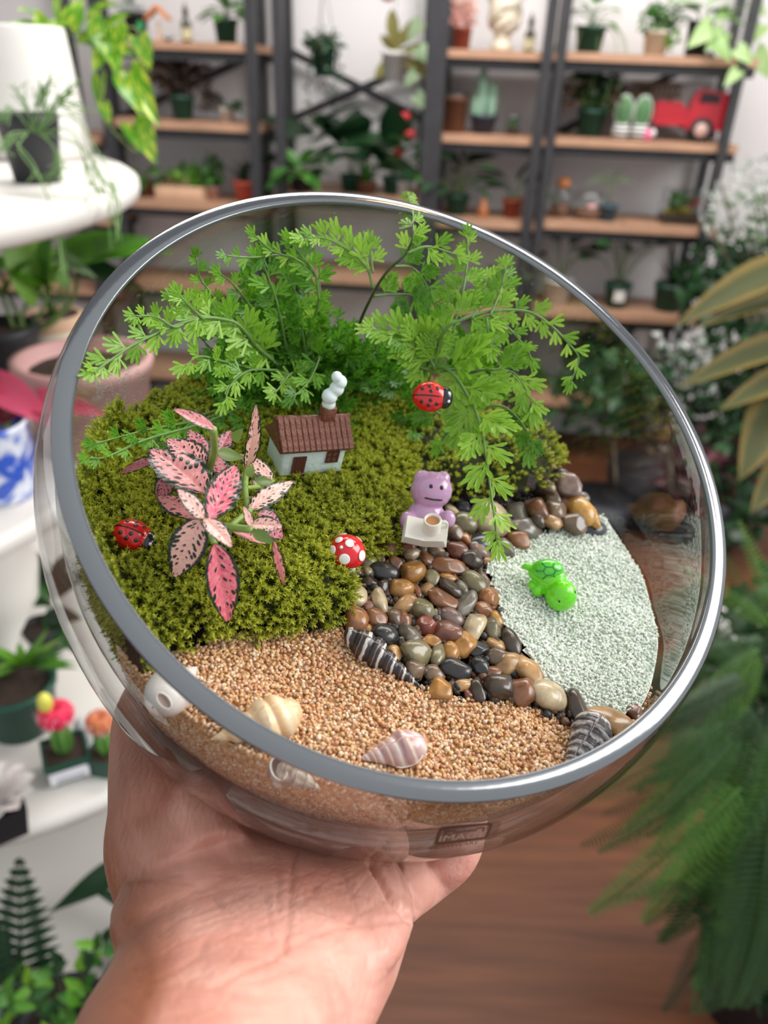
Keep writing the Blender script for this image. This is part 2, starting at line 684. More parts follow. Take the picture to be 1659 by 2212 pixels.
def bottle(px, z, label):
    M, k = place(px, z)
    t = thing('spray_bottle', label, 'bottle', M, 'small dark bottles on the shelves')
    MB().lathe([(0, 0), (11 * k, 0), (11 * k, 36 * k), (5 * k, 44 * k), (5 * k, 48 * k), (0, 48 * k)], 14).build('body', mat('amber_glass', (60, 56, 40), .15, .1), t)
    MB().lathe([(5 * k, 48 * k), (6 * k, 50 * k), (6 * k, 60 * k), (2 * k, 66 * k), (2 * k, 72 * k), (0, 72 * k)], 12).build('pump', POT['black'], t)
    MB().lathe([(11.3 * k, 6 * k), (11.3 * k, 26 * k)], 14).build('paper_label', mat('label_paper', (206, 198, 160), .7, .1), t)


# ---- unit behind the tiered stand
M, k = place(298, ZA[0])
t = thing('potted_plant', 'trailing plant with fine pale leaves in a black pot with a green mark, top shelf', 'plant', M, PLG)
pot(t, 26 * k, 20 * k, 52 * k, POT['black'])
MB().ball((15 * k, -20 * k, 26 * k), (8 * k, 5 * k, 10 * k)).build('green_mark', mat('green_print', (40, 140, 80), .5), t)
bush(t, (-10 * k, 0, 64 * k), (34 * k, 20 * k, 22 * k), 90, 16 * k, G['i_grey'], 1)
M, k = place(346, ZA[0])
t = thing('bird_feeder', 'small orange wooden house with a slanted roof on the top shelf', 'decoration', M)
MB().box((0, 0, 2 * k), (10 * k, 10 * k, 2 * k)).build('base', POT['wood'], t, False)
MB().box((0, 0, 20 * k), (2.5 * k, 2.5 * k, 18 * k)).build('post', POT['wood'], t, False)
m_or = mat('orange_wood', (206, 130, 76), .6, .12, 20)
for s in (-1, 1):
    MB().box((0, 0, 0), (17 * k, 16 * k, 2.2 * k), Matrix.Translation((s * 12 * k, 0, 52 * k)) @ Matrix.Rotation(s * .75, 4, 'Y')).build('roof_board', m_or, t, False)
bottle(405, ZA[0], 'slim dark bottle with a pump beside the orange wooden house')
M, k = place(490, ZA[0])
t = thing('potted_plant', 'leafy green plant in a dark green pot at the end of the top shelf', 'plant', M, PLG)
pot(t, 26 * k, 20 * k, 46 * k, POT['green'])
rosette(t, 44 * k, 16, 26 * k, 38 * k, leaf('ovate', 'mid', .6), 10, 80, seed=3)
M, k = place(396, ZA[1])
t = thing('potted_plant', 'bushy bronze leaved plant in a dark green pot on the second shelf', 'plant', M, PLG)
pot(t, 26 * k, 20 * k, 46 * k, POT['green'])
bush(t, (-12 * k, 0, 96 * k), (68 * k, 46 * k, 46 * k), 420, 20 * k, G['i_brown'], 4)
bush(t, (60 * k, 0, 44 * k), (30 * k, 26 * k, 30 * k), 90, 16 * k, G['i_brown'], 5)
M, k = place(492, ZA[1])
t = thing('potted_plant', 'low green plant in a small pale blue pot beside the bronze plant', 'plant', M, PLG)
pot(t, 18 * k, 15 * k, 26 * k, POT['white'])
rosette(t, 26 * k, 10, 16 * k, 26 * k, leaf('ovate', 'dark', .6), 5, 50, seed=8)
M, k = place(322, ZA[2])
t = thing('potted_plant', 'small green plant in a brown pot at the start of the third shelf', 'plant', M, PLG)
pot(t, 22 * k, 18 * k, 30 * k, POT['brown'])
rosette(t, 28 * k, 16, 26 * k, 30 * k, leaf('ovate', 'mid', .6), 0, 75, seed=9)
M, k = place(398, ZA[2])
t = thing('plant_tray', 'pale wooden tray filled with pink and green seedlings', 'plant', M)
tr = MB()
tr.box((0, 0, 3 * k), (54 * k, 30 * k, 3 * k))
for s in (-1, 1):
    tr.box((s * 52 * k, 0, 14 * k), (2 * k, 30 * k, 12 * k)).box((0, s * 28 * k, 14 * k), (54 * k, 2 * k, 12 * k))
tr.build('tray', POT['wood'], t, False)
bush(t, (10 * k, 0, 40 * k), (52 * k, 24 * k, 22 * k), 160, 18 * k, G['i_bright'], 10)
bush(t, (-4 * k, -10 * k, 30 * k), (34 * k, 14 * k, 12 * k), 60, 14 * k, G['i_pink'], 11)
M, k = place(462, ZA[2])
t = thing('potted_plant', 'feathery light green plant in a pinkish pot between tray and red pot', 'plant', M, PLG)
pot(t, 14 * k, 11 * k, 26 * k, POT['rose'])
bush(t, (0, 0, 52 * k), (30 * k, 22 * k, 36 * k), 150, 17 * k, G['i_mid'], 12)
M, k = place(530, ZA[2])
t = thing('potted_plant', 'spiky grass-like plant in a red terracotta pot at the end of the third shelf', 'plant', M, PLG)
pot(t, 24 * k, 18 * k, 40 * k, mat('red_terracotta', (206, 96, 78), .6, .1))
straps(t, 38 * k, 16, 52 * k, leaf('strap', 'dark', .12), 20, 85, 13)
for i, (px, c, lb) in enumerate(((50, 'rose', 'pink pot at the far end of the lower shelf behind the tall leaves'), (120, 'cream', 'cream pot on the lower shelf behind the tall leaves'))):
    M, k = place(px + 10, ZL[2], .1)
    t = thing('flower_pot', lb, 'pot', M)
    pot(t, 22 * k, 17 * k, 44 * k, POT[c])

# ---- middle frame: hanging pots and the big dark plants
hp = sh(700, 165, .14)
k = zof(hp) / F
t = thing('hanging_plant', 'trailing brown and green plant in a dark green hanging pot on thin wires', 'plant', Matrix.Translation(hp) @ MSH)
pot(t, 25 * k, 20 * k, 56 * k, POT['green'])
bush(t, (0, 0, 62 * k), (44 * k, 36 * k, 20 * k), 190, 17 * k, G['i_dark'], 20)
r = random.Random(4)
for j in range(12):
    a = 2 * PI * j / 12
    p = Vector((math.cos(a) * 30 * k, math.sin(a) * 24 * k, 56 * k))
    ln = r.uniform(50, 170) * k
    n = int(ln / (9 * k))
    V = np.array([(p.x * (1 + .35 * math.sin(i / n * 1.5)) + r.uniform(-3, 3) * k, p.y * 1.3, p.z - ln * i / n) for i in range(n)])
    o = link('strand', scatter('strand', QV, QF, V, randrot(n), np.full(n, 13 * k), G['i_brown' if j % 2 else 'i_dark']), t)
wr = MB()
for a in (0, 2.1, 4.2):
    wr.tube([(25 * k * math.cos(a), 25 * k * math.sin(a), 56 * k), (0, 0, 175 * k), (0, 0, 330 * k)], .0012, 5)
wr.build('wire', m_steel, t)
hp = sh(850, 178, .14)
t = thing('hanging_plant', 'antler-shaped olive fern in a white hanging pot', 'plant', Matrix.Translation(hp) @ MSH)
pot(t, 27 * k, 23 * k, 58 * k, POT['white'])
m_ol = leafmat('olive_frond', (120, 110, 52), (150, 146, 84))
for i, (dx, dz, w) in enumerate(((-8, 76, .35), (48, 66, .3), (-30, 30, .4), (20, 40, .5), (62, -40, .3), (100, -52, .25), (-40, -50, .3), (80, 10, .3))):
    p0 = Vector((0, (i % 3 - 1) * 8 * k, 56 * k))
    link('leaf', leaf('fat', m_ol, w, .1), t, leafM(p0, p0 + Vector((dx * k, -8 * k, dz * k)), (0, -1, .3)))
MB().tube([(0, 0, 56 * k), (0, 0, 330 * k)], .0012, 5).build('wire', m_steel, t)
hp = sh(905, 0, .1)
t = thing('hanging_plant', 'vine of round blue-green leaves hanging beside the frame post', 'plant', Matrix.Translation(hp) @ MSH)
vines(t, [[(0, 0, 0), (6 * k, 0, -60 * k), (0, 0, -130 * k), (8 * k, 0, -190 * k)]], leaf('heart', G['pale'], .8), 40 * k, 38 * k, 2)
hp = sh(838, -6, .12)
t = thing('flower', 'red flower head hanging at the top of the frame', 'flower', Matrix.Translation(hp) @ MSH)
MB().ball((0, 0, 0), (14 * k, 12 * k, 8 * k)).build('bloom', mat('red_bloom', (190, 44, 52), .5), t)
MB().tube([(0, 0, 0), (0, 0, 60 * k)], .002, 5).build('stem', m_stem, t)
for px, lb, col, n, sl, ll, sd, sp in (
        (668, 'big round dark leaves on tall stems in the middle frame', 'deep', 9, 92, 74, 21, (10, 80)),
        (760, 'dark glossy leaved plant rising from the middle frame', 'deep', 11, 84, 70, 22, (15, 80)),
        (850, 'dark heart leaved plant beside the red flowers in the middle frame', 'dark', 11, 70, 56, 23, (20, 85))):
    M, k = place(px, ZB[0], .08)
    t = thing('potted_plant', lb, 'plant', M, PLG)
    pot(t, 26 * k, 20 * k, 34 * k, POT['green'])
    rosette(t, 30 * k, n, sl * k, ll * k, leaf('heart', col, .85), *sp, seed=sd)
M, k = place(652, ZB[0], .02)
t = thing('potted_plant', 'bushy mid green plant low at the left of the middle frame', 'plant', M, PLG)
pot(t, 26 * k, 20 * k, 30 * k, POT['black'])
rosette(t, 28 * k, 26, 30 * k, 40 * k, leaf('ovate', 'mid', .6), 0, 85, seed=24)
M, k = place(792, ZB[0], .03)
t = thing('potted_plant', 'grassy olive green plant low in the middle of the frame', 'plant', M, PLG)
pot(t, 22 * k, 18 * k, 26 * k, POT['brown'])
straps(t, 24 * k, 26, 74 * k, leaf('strap', 'mid', .1), 25, 85, 25)
M, k = place(872, ZB[0], .06)
t = thing('flowering_plant', 'red flowering plant in a small white pot beside the frame post', 'plant', M, PLG)
pot(t, 18 * k, 15 * k, 28 * k, POT['white'])
rosette(t, 26 * k, 10, 30 * k, 26 * k, leaf('ovate', 'mid', .6), 20, 80, seed=26)
for dx, dz in ((-4, 150), (8, 118), (-14, 84)):
    MB().tube([(0, 0, 26 * k), (dx * k, 0, dz * k)], .0015, 5).build('stem', m_stem, t)
    MB().ball((dx * k, 0, dz * k), (12 * k, 10 * k, 9 * k)).build('bloom', mat('red_flower', (196, 48, 54), .5), t)

# ---- unit with the sculpted pot
M, k = place(996, ZC[0])
t = thing('potted_plant', 'pale pink leaved plant in a terracotta pot beside the sculpted pot', 'plant', M, PLG)
pot(t, 20 * k, 17 * k, 42 * k, POT['terra'])
bush(t, (0, 0, 66 * k), (34 * k, 26 * k, 26 * k), 130, 16 * k, G['i_pink'], 30)
M, k = place(1082, ZC[0])
t = thing('sculpted_pot', 'cream pot sculpted in tangled ropes on the shelf below the ceiling', 'pot', M)
MB().lathe([(0, 0), (24 * k, 0), (22 * k, 12 * k), (16 * k, 24 * k), (26 * k, 46 * k), (34 * k, 72 * k), (30 * k, 98 * k), (24 * k, 104 * k), (0, 100 * k)], 24).build('body', POT['cream'], t)
r = random.Random(5)
for i in range(14):
    a, zz = r.uniform(0, 6.28), r.uniform(30, 80)
    MB().tube(smoothpath([((33 + 2 * math.sin(q)) * k * math.cos(a + q * .5) * sm(-20, 70, zz + q * 9), (33 + 2 * math.sin(q)) * k * math.sin(a + q * .5) * sm(-20, 70, zz + q * 9), (zz + q * 9) * k) for q in range(4)], 3), 4.5 * k, 6).build('rope', POT['cream'], t)
bottle(1141, ZC[0], 'slim dark bottle with a pump beside the cream sculpted pot')
M, k = place(978, ZC[1])
t = thing('flower_pot', 'rough brown log-like pot with a dark rim', 'pot', M)
pot(t, 28 * k, 26 * k, 70 * k, POT['brown'])
MB().lathe([(29 * k, 66 * k), (31 * k, 76 * k), (24 * k, 76 * k)], 20).build('rim', POT['black'], t)
M, k = place(1042, ZC[1])
t = thing('cactus', 'pale green column cactus with three lobes in a navy pot', 'plant', M)
pot(t, 28 * k, 22 * k, 36 * k, POT['navy'])
mc = mat('cactus_skin', (150, 186, 160), .6, .1, 30, bump=.3)
for dx, h, w in ((-8, 100, 13), (14, 74, 12), (-20, 50, 9)):
    MB().ball((dx * k, 0, (30 + h * .45) * k), (w * k, w * k, h * .5 * k)).build('lobe', mc, t)
m_gls, nt, b = newmat('clear_jar_glass')
N, L = nt.nodes, nt.links
trn, gls, fr, mxs = N.new('ShaderNodeBsdfTransparent'), N.new('ShaderNodeBsdfGlossy'), N.new('ShaderNodeLayerWeight'), N.new('ShaderNodeMixShader')
trn.inputs[0].default_value = (.93, .95, .95, 1)
gls.inputs['Roughness'].default_value = .05
fr.inputs['Blend'].default_value = .2
L.new(fr.outputs['Facing'], mxs.inputs[0]); L.new(trn.outputs[0], mxs.inputs[1]); L.new(gls.outputs[0], mxs.inputs[2])
L.new(mxs.outputs[0], N['Material Output'].inputs['Surface'])
N.remove(b)
M, k = place(1106, ZC[1])
t = thing('terrarium_jar', 'small glass jar with dark soil and a sprig inside', 'jar', M)
MB().lathe([(0, 0), (15 * k, 0), (17 * k, 14 * k), (15 * k, 34 * k), (11 * k, 40 * k)], 18).build('glass', m_gls, t)
MB().lathe([(0, 1 * k), (13 * k, 1 * k), (14 * k, 14 * k), (0, 16 * k)], 14).build('soil', m_soil, t)
bush(t, (0, 0, 24 * k), (9 * k, 9 * k, 10 * k), 30, 9 * k, G['i_mid'], 31)
M, k = place(985, ZC[2])
t = thing('potted_plant', 'dark leaved plant with drooping leaves in a dark green pot', 'plant', M, PLG)
pot(t, 26 * k, 20 * k, 40 * k, POT['green'])
rosette(t, 38 * k, 22, 62 * k, 52 * k, leaf('ovate', 'dark', .4), 20, 88, seed=32)
M, k = place(1042, ZC[2])
t = thing('gnome', 'small orange cone-shaped ornament beside the drooping plant', 'decoration', M)
MB().lathe([(0, 0), (12 * k, 0), (11 * k, 14 * k), (7 * k, 26 * k), (0, 38 * k)], 14).build('body', m_or, t)
MB().ball((0, -9 * k, 18 * k), 4 * k).build('nose', POT['rose'], t)
M, k = place(1104, ZC[2])
t = thing('potted_plant', 'long leaved plant in a terracotta pot at the end of the shelf', 'plant', M, PLG)
pot(t, 22 * k, 17 * k, 38 * k, POT['terra'])
rosette(t, 36 * k, 9, 40 * k, 60 * k, leaf('lance', 'dark', .35), 30, 85, seed=33)
M, k = place(1085, ZC[3])
t = thing('potted_plant', 'pale pink potted plant seen through the bowl glass', 'plant', M, PLG)
pot(t, 24 * k, 19 * k, 36 * k, POT['rose'])
rosette(t, 34 * k, 12, 26 * k, 34 * k, leaf('ovate', 'pale', .5), 10, 70, seed=34)

# ---- unit with the toy truck
M, k = place(1270, ZD[0])
t = thing('potted_plant', 'trailing plant with long thin stems in a dark green pot on the top shelf', 'plant', M, PLG)
pot(t, 32 * k, 25 * k, 50 * k, POT['green'])
rosette(t, 48 * k, 14, 36 * k, 30 * k, leaf('ovate', 'mid', .6), 10, 80, seed=40)
st = MB()
for i in range(7):
    a = .6 * i - 1.6
    st.tube(smoothpath([(0, 0, 50 * k), (math.sin(a) * 60 * k, -20 * k, 40 * k), (math.sin(a) * 80 * k, -40 * k, -20 * k), (math.sin(a) * 60 * k, -45 * k, -(40 + 13 * i) * k)], 4), .0016, 5)
st.build('runner', m_stem, t)
M, k = place(1412, ZD[0])
t = thing('potted_plant', 'small leaved green plant spilling over a cream pot', 'plant', M, PLG)
pot(t, 28 * k, 22 * k, 46 * k, POT['cream'])
bush(t, (-4 * k, -8 * k, 68 * k), (44 * k, 34 * k, 30 * k), 200, 17 * k, G['i_mid'], 41)
bush(t, (30 * k, -14 * k, 36 * k), (16 * k, 16 * k, 30 * k), 50, 16 * k, G['i_bright'], 42)
M, k = place(1500, ZD[0], .1)
t = thing('potted_plant', 'vine with large pale green leaves hanging from a black pot over the shelf edge', 'plant', M, PLG)
pot(t, 26 * k, 22 * k, 66 * k, POT['black'])
rosette(t, 62 * k, 8, 30 * k, 56 * k, leaf('heart', 'pale', .75), 10, 75, seed=43)
vines(t, [[(10 * k, -10 * k, 60 * k), (40 * k, -60 * k, 40 * k), (70 * k, -90 * k, 0), (66 * k, -95 * k, -50 * k)],
          [(10 * k, -10 * k, 60 * k), (10 * k, -60 * k, 50 * k), (24 * k, -90 * k, 10 * k)],
          [(10 * k, 0, 60 * k), (80 * k, -20 * k, 100 * k), (112 * k, -30 * k, 60 * k), (116 * k, -30 * k, 10 * k)]], leaf('heart', leafmat('pale_vine_leaf', (140, 178, 104), (176, 206, 140)), .75), 54 * k, 42 * k, 44)
M, k = place(1272, ZD[1])
t = thing('potted_plant', 'dense dark bronze plant with drooping leaves in a green pot beside the truck', 'plant', M, PLG)
pot(t, 30 * k, 24 * k, 52 * k, POT['green'])
rosette(t, 48 * k, 46, 56 * k, 36 * k, leaf('lance', 'brown', .4), 10, 88, seed=45)
bush(t, (0, 0, 92 * k), (50 * k, 36 * k, 44 * k), 220, 22 * k, G['i_dark'], 46)
mstr, nt, b = newmat('black_white_stripes')
N, L = nt.nodes, nt.links
tc, wv, rp = N.new('ShaderNodeTexCoord'), N.new('ShaderNodeTexWave'), N.new('ShaderNodeValToRGB')
wv.bands_direction = 'Z'
wv.inputs['Scale'].default_value = 22
rp.color_ramp.interpolation = 'CONSTANT'
rp.color_ramp.elements[1].position = .5
rp.color_ramp.elements[0].color, rp.color_ramp.elements[1].color = lin((40, 40, 44)), lin((220, 218, 214))
L.new(tc.outputs['Object'], wv.inputs['Vector']); L.new(wv.outputs['Fac'], rp.inputs['Fac']); L.new(rp.outputs['Color'], b.inputs['Base Color'])
for px, lb in ((1338, 'striped round pot with a green oval cactus, farther from the truck cab'), (1378, 'striped round pot with a green oval cactus, nearer the truck cab')):
    M, k = place(px, ZD[1], .05)
    t = thing('cactus', lb, 'plant', M, 'twin cacti in striped pots')
    MB().lathe([(0, 0), (14 * k, 0), (20 * k, 14 * k), (16 * k, 30 * k), (0, 29 * k)], 18).build('pot', mstr, t)
    MB().ball((0, 0, 54 * k), (17 * k, 8 * k, 28 * k)).build('pad', mat('pad_green', (70, 108, 66), .6), t)
    MB().ball((0, 2 * k, 55 * k), (21 * k, 6 * k, 32 * k)).build('spine_fringe', mat('white_spines', (150, 160, 146), .9), t)
M, k = place(1397, ZD[1], .03)
t = thing('trinket', 'small pink and white trinket in front of the truck', 'decoration', M)
MB().ball((0, 0, 12 * k), (10 * k, 8 * k, 12 * k)).build('body', mat('hot_pink', (226, 90, 140), .5), t)
MB().ball((9 * k, -4 * k, 16 * k), (6 * k, 5 * k, 8 * k)).build('wing', POT['white'], t)
# the truck
M, k = place(1462, ZD[1], .12, -.12)
t = thing('toy_truck', 'red metal toy fire truck with a ladder on the second shelf', 'toy', M)
mr = mat('red_enamel', (176, 12, 32), .3, .05, 10, coat=.5)
mk = mat('tyre_rubber', (30, 30, 32), .7)
mh = mat('hub_metal', (196, 160, 150), .35)


def extr(poly, y0, y1):
    n = len(poly)
    v = [(x * k, y0 * k, z * k) for x, z in poly] + [(x * k, y1 * k, z * k) for x, z in poly]
    mb = MB().add(v, [tuple(range(n)), tuple(range(2 * n - 1, n - 1, -1))] + [(i, i + n, (i + 1) % n + n, (i + 1) % n) for i in range(n)])
    return mb


extr([(10, 22), (10, 78), (22, 100), (78, 94), (90, 74), (92, 24)], -30, 30).build('cab', mr, t, False)
extr([(-110, 30), (-110, 52), (12, 52), (12, 30)], -26, 26).build('chassis', mr, t, False)
extr([(-60, 50), (-60, 74), (-8, 74), (14, 54), (14, 50)], -27, 27).build('truck_bed', mr, t, False)
extr([(24, 74), (28, 94), (66, 90), (66, 74)], -31, -30).build('window', mat('dark_window', (40, 10, 16), .2), t, False)
extr([(88, 8), (88, 66), (98, 60), (98, 12)], -32, 32).build('bumper', mr, t, False)
for x in (40, -80):
    for y in (-30, 30):
        w = MB().lathe([(0, -8 * k), (22 * k, -8 * k), (24 * k, -4 * k), (24 * k, 4 * k), (22 * k, 8 * k), (0, 8 * k)], 20, Matrix.Translation((x * k, y * k, 24 * k)) @ Matrix.Rotation(PI / 2, 4, 'X')).build('wheel', mk, t)
        MB().lathe([(0, 10 * k), (13 * k, 9 * k), (14 * k, 7 * k)], 16, Matrix.Translation((x * k, y * k, 24 * k)) @ Matrix.Rotation(PI / 2 if y < 0 else -PI / 2, 4, 'X')).build('hubcap', mh, w)
for y in (-20, 20):
    MB().ball((98 * k, y * k, 54 * k), 6 * k).build('headlight', POT['white'], t)
ld = MB()
for y in (-10, 10):
    ld.box((-62 * k, y * k, 104 * k), (50 * k, 2.5 * k, 4.5 * k)).box((-62 * k, y * k, 84 * k), (50 * k, 2.5 * k, 4.5 * k))
for i in range(9):
    ld.tube([((-106 + i * 11) * k, -10 * k, 84 * k), ((-106 + i * 11) * k, -10 * k, 104 * k)], 1.5 * k, 5)
    ld.tube([((-106 + i * 11) * k, 10 * k, 84 * k), ((-106 + i * 11) * k, 10 * k, 104 * k)], 1.5 * k, 5)
ld.box((-80 * k, 0, 66 * k), (4 * k, 10 * k, 18 * k)).box((-30 * k, 0, 70 * k), (4 * k, 10 * k, 14 * k))
ld.build('ladder', mat('ladder_wood', (96, 68, 46), .6), t, False)
M, k = place(1208, ZD[2])
t = thing('terrarium_jar', 'tall glass jar with a round cork stopper and earth inside', 'jar', M)
MB().lathe([(0, 0), (20 * k, 0), (22 * k, 30 * k), (18 * k, 52 * k), (11 * k, 60 * k)], 18).build('glass', m_gls, t)
MB().ball((0, 0, 68 * k), (15 * k, 15 * k, 12 * k)).build('cork', m_or, t)
MB().lathe([(0, 1 * k), (17 * k, 1 * k), (19 * k, 26 * k), (0, 30 * k)], 14).build('earth', POT['brown'], t)
M, k = place(1268, ZD[2])
t = thing('terrarium_bowl', 'low open glass bowl planted with stones on the third shelf', 'bowl', M)
MB().lathe([(0, 0), (26 * k, 0), (40 * k, 20 * k), (38 * k, 44 * k), (30 * k, 54 * k)], 22).build('glass', m_gls, t)
MB().lathe([(0, 2 * k), (25 * k, 2 * k), (36 * k, 18 * k), (0, 20 * k)], 18).build('earth', POT['brown'], t)
MB().ball((6 * k, -6 * k, 24 * k), (14 * k, 10 * k, 8 * k)).build('stone', POT['rose'], t)
M, k = place(1310, ZD[2], .1)
t = thing('potted_plant', 'thin palm-like plant in a small blue-grey pot', 'plant', M, PLG)
pot(t, 20 * k, 17 * k, 32 * k, POT['teal'])
MB().tube([(0, 0, 28 * k), (-4 * k, 0, 78 * k)], 1.6 * k, 6).build('trunk', m_stem, t)
for a in (-75, -50, -20, 15, 45, 72):
    d = Vector((math.sin(math.radians(a)), -.1, math.cos(math.radians(a)) * .6))
    link('leaf', leaf('lance', 'pale', .2, .35), t, leafM((-4 * k, 0, 78 * k), Vector((-4 * k, 0, 78 * k)) + d * 60 * k, (0, -.4, 1)))
M, k = place(1462, ZD[2])
t = thing('terrarium_box', 'glass box terrarium with yellow moss and little red plants', 'terrarium', M)
MB().box((0, 0, 34 * k), (38 * k, 28 * k, 34 * k)).build('glass', m_gls, t, False)
MB().box((0, 0, 10 * k), (37 * k, 27 * k, 9 * k)).build('earth', m_soil, t, False)
bush(t, (0, 0, 24 * k), (34 * k, 22 * k, 8 * k), 110, 11 * k, leafmat('yellow_moss', (150, 140, 50), (196, 176, 70), rnd='island'), 47)
bush(t, (-8 * k, 0, 46 * k), (26 * k, 16 * k, 20 * k), 70, 15 * k, G['i_mid'], 48)
bush(t, (26 * k, 0, 40 * k), (10 * k, 12 * k, 10 * k), 26, 12 * k, leafmat('red_sprig', (176, 70, 60), (206, 110, 80), rnd='island'), 49)
M, k = place(1328, ZD[3])
t = thing('potted_plant', 'tall stemmed plant in a dark green pot with a white label on the lower shelf', 'plant', M, PLG)
pot(t, 28 * k, 21 * k, 50 * k, POT['green'])
MB().box((0, -27 * k, 28 * k), (11 * k, 1.5 * k, 11 * k)).build('pot_label', POT['white'], t, False)
rosette(t, 46 * k, 16, 92 * k, 34 * k, leaf('ovate', 'dark', .6), 45, 88, seed=50)
M, k = place(1200, ZD[3])
t = thing('potted_plant', 'sparse round leaved plant in a white pot, seen through the glass', 'plant', M, PLG)
pot(t, 30 * k, 24 * k, 52 * k, POT['white'])
rosette(t, 50 * k, 10, 66 * k, 34 * k, leaf('ovate', 'dark', .8), 30, 85, seed=51)
M, k = place(1440, ZD[3])
t = thing('potted_plant', 'snake plant with upright leaves in a dark green pot by the shelf end', 'plant', M, PLG)
pot(t, 34 * k, 27 * k, 56 * k, POT['green'])
straps(t, 50 * k, 7, 88 * k, leaf('strap', 'deep', .2), 65, 88, 52)
M, k = place(1282, ZD[4])
t = thing('potted_plant', 'dark leafy plant on the lowest shelf behind the bowl', 'plant', M, PLG)
pot(t, 34 * k, 27 * k, 50 * k, POT['black'])
bush(t, (0, 0, 90 * k), (90 * k, 60 * k, 46 * k), 260, 30 * k, G['i_dark'], 53)
M, k = place(1090, ZC[4])
t = thing('potted_plant', 'green leafy plant low on the narrow shelf behind the fern', 'plant', M, PLG)
pot(t, 30 * k, 24 * k, 46 * k, POT['white'])
rosette(t, 44 * k, 18, 40 * k, 44 * k, leaf('ovate', 'mid', .6), 0, 85, seed=54)

# ------------------------------------------------------------------ the tiered stand
def hpt(px, py, Z):
    d = RM @ ray(px, py)
    return EYE + d * ((Z - EYE.z) / d.z)


def cyl_z(px, py, c, R):
    d = RM @ ray(px, py)
    a, bq, cc = d.x ** 2 + d.y ** 2, -2 * (d.x * c[0] + d.y * c[1]), c[0] ** 2 + c[1] ** 2 - R * R
    t = (-bq - math.sqrt(max(0, bq * bq - 4 * a * cc))) / (2 * a)
    return EYE.z + d.z * t


C1, R1, Z1 = (-.96, 1.075), .595, 1.35
C3, R3, Z3 = (-.714, 1.193), .575, .60
C2, R2 = (-.87, 1.02), .47
Z2 = cyl_z(50, 1137, C2, R2)
C4, R4, Z4 = (-.68, 1.22), .62, .22
stand_c = Vector((-.80, 1.15, 0))
t = thing('tiered_stand', 'white round tiered plant stand crowded with pots', 'stand', Matrix.Translation(stand_c))
for c, R, Z in ((C1, R1, Z1), (C2, R2, Z2), (C3, R3, Z3), (C4, R4, Z4)):
    e = .017
    pr = [(0, -2 * e), (R - .012, -2 * e), (R, -1.6 * e), (R + .002, -e), (R, -.4 * e), (R - .01, 0), (0, 0)]
    MB().lathe(pr, 72).build('tier_plate', m_tier, t, M=Matrix.Translation(Vector((c[0], c[1], Z)) - stand_c))
MB().lathe([(0, 0), (.2, 0), (.19, .02), (.06, .1), (.05, .3), (.05, .5), (.1, .58), (.05, .7), (.05, Z2 - .1), (.12, Z2 - .05), (.05, Z2 + .1), (.045, Z1 - .05), (.1, Z1 - .03)], 32).build('column', m_tier, t)
# the white baluster that carries the second tier at the left of the picture
q = hpt(15, 1440, Z3) - stand_c
MB().lathe([(0, 0), (.05, 0), (.05, .02), (.03, .06), (.075, .14), (.085, .2), (.075, .26), (.05, .3), (.06, .33), (.06, Z2 - Z3 - .034)], 28).build('baluster', m_tier, t, M=Matrix.Translation(q))

STG = 'plants on the tiered stand'


def pxleaf(t, I, b0, t0, w, z0, z1, shape, col, mw=.6, up=(0, -.6, .8), droop=.2, fold=.12, wave=0):
    lf = leaf(shape, col, mw, droop, fold, wave)
    bL, tL = I @ D(b0[0], b0[1], z0), I @ D(t0[0], t0[1], z1)
    lp = math.hypot(b0[0] - t0[0], b0[1] - t0[1])
    wf = w / (lp * mw) * (lp * z0 / F) / max((tL - bL).length, 1e-4)
    return link('leaf', lf, t, leafM(bL, tL, up, wf))


def pxtube(mb, I, pts, z, r, seg=6):
    q = [I @ D(p[0], p[1], p[2] if len(p) > 2 else z) for p in pts]
    mb.tube(smoothpath(q, 4), r, seg)


def standing(px, py, Z, name, label, cat, group=None, rot=0.0):
    p = hpt(px, py, Z)
    M = Matrix.Translation(p) @ Matrix.Rotation(rot, 4, 'Z')
    return thing(name, label, cat, M, group), M.inverted(), zof(p) / F, zof(p)


# top tier
t, I, k, z = standing(84, 338, Z1, 'pothos', 'golden pothos with yellow-marked leaves trailing from a tall white pot', 'plant', STG)
kk = k
MB().lathe([(0, 0), (104 * k, 0), (112 * k, 8 * k), (108 * k, 60 * k), (90 * k, 236 * k), (86 * k, 240 * k), (82 * k, 236 * k), (84 * k, 216 * k), (0, 214 * k)], 36).build('pot', POT['white'], t)
m_pth, nt, b = newmat('pothos_leaf')
N, L = nt.nodes, nt.links
tc, no, rp, oi, ad = N.new('ShaderNodeTexCoord'), N.new('ShaderNodeTexNoise'), N.new('ShaderNodeValToRGB'), N.new('ShaderNodeObjectInfo'), N.new('ShaderNodeVectorMath')
mpn = N.new('ShaderNodeMapping')
mpn.inputs['Scale'].default_value = (9, 2, 1)
L.new(oi.outputs['Random'], ad.inputs[1])
L.new(tc.outputs['Object'], mpn.inputs['Vector']); L.new(mpn.outputs[0], ad.inputs[0]); L.new(ad.outputs[0], no.inputs['Vector'])
no.inputs['Scale'].default_value = 1.6
rp.color_ramp.elements[0].position, rp.color_ramp.elements[1].position = .5, .62
rp.color_ramp.elements[0].color, rp.color_ramp.elements[1].color = lin((88, 156, 40)), lin((204, 216, 80))
L.new(no.outputs['Fac'], rp.inputs['Fac']); L.new(rp.outputs['Color'], b.inputs['Base Color'])
b.inputs['Roughness'].default_value = .3
tr, ms = N.new('ShaderNodeBsdfTranslucent'), N.new('ShaderNodeMixShader')
L.new(rp.outputs['Color'], tr.inputs['Color'])
ms.inputs[0].default_value = .35
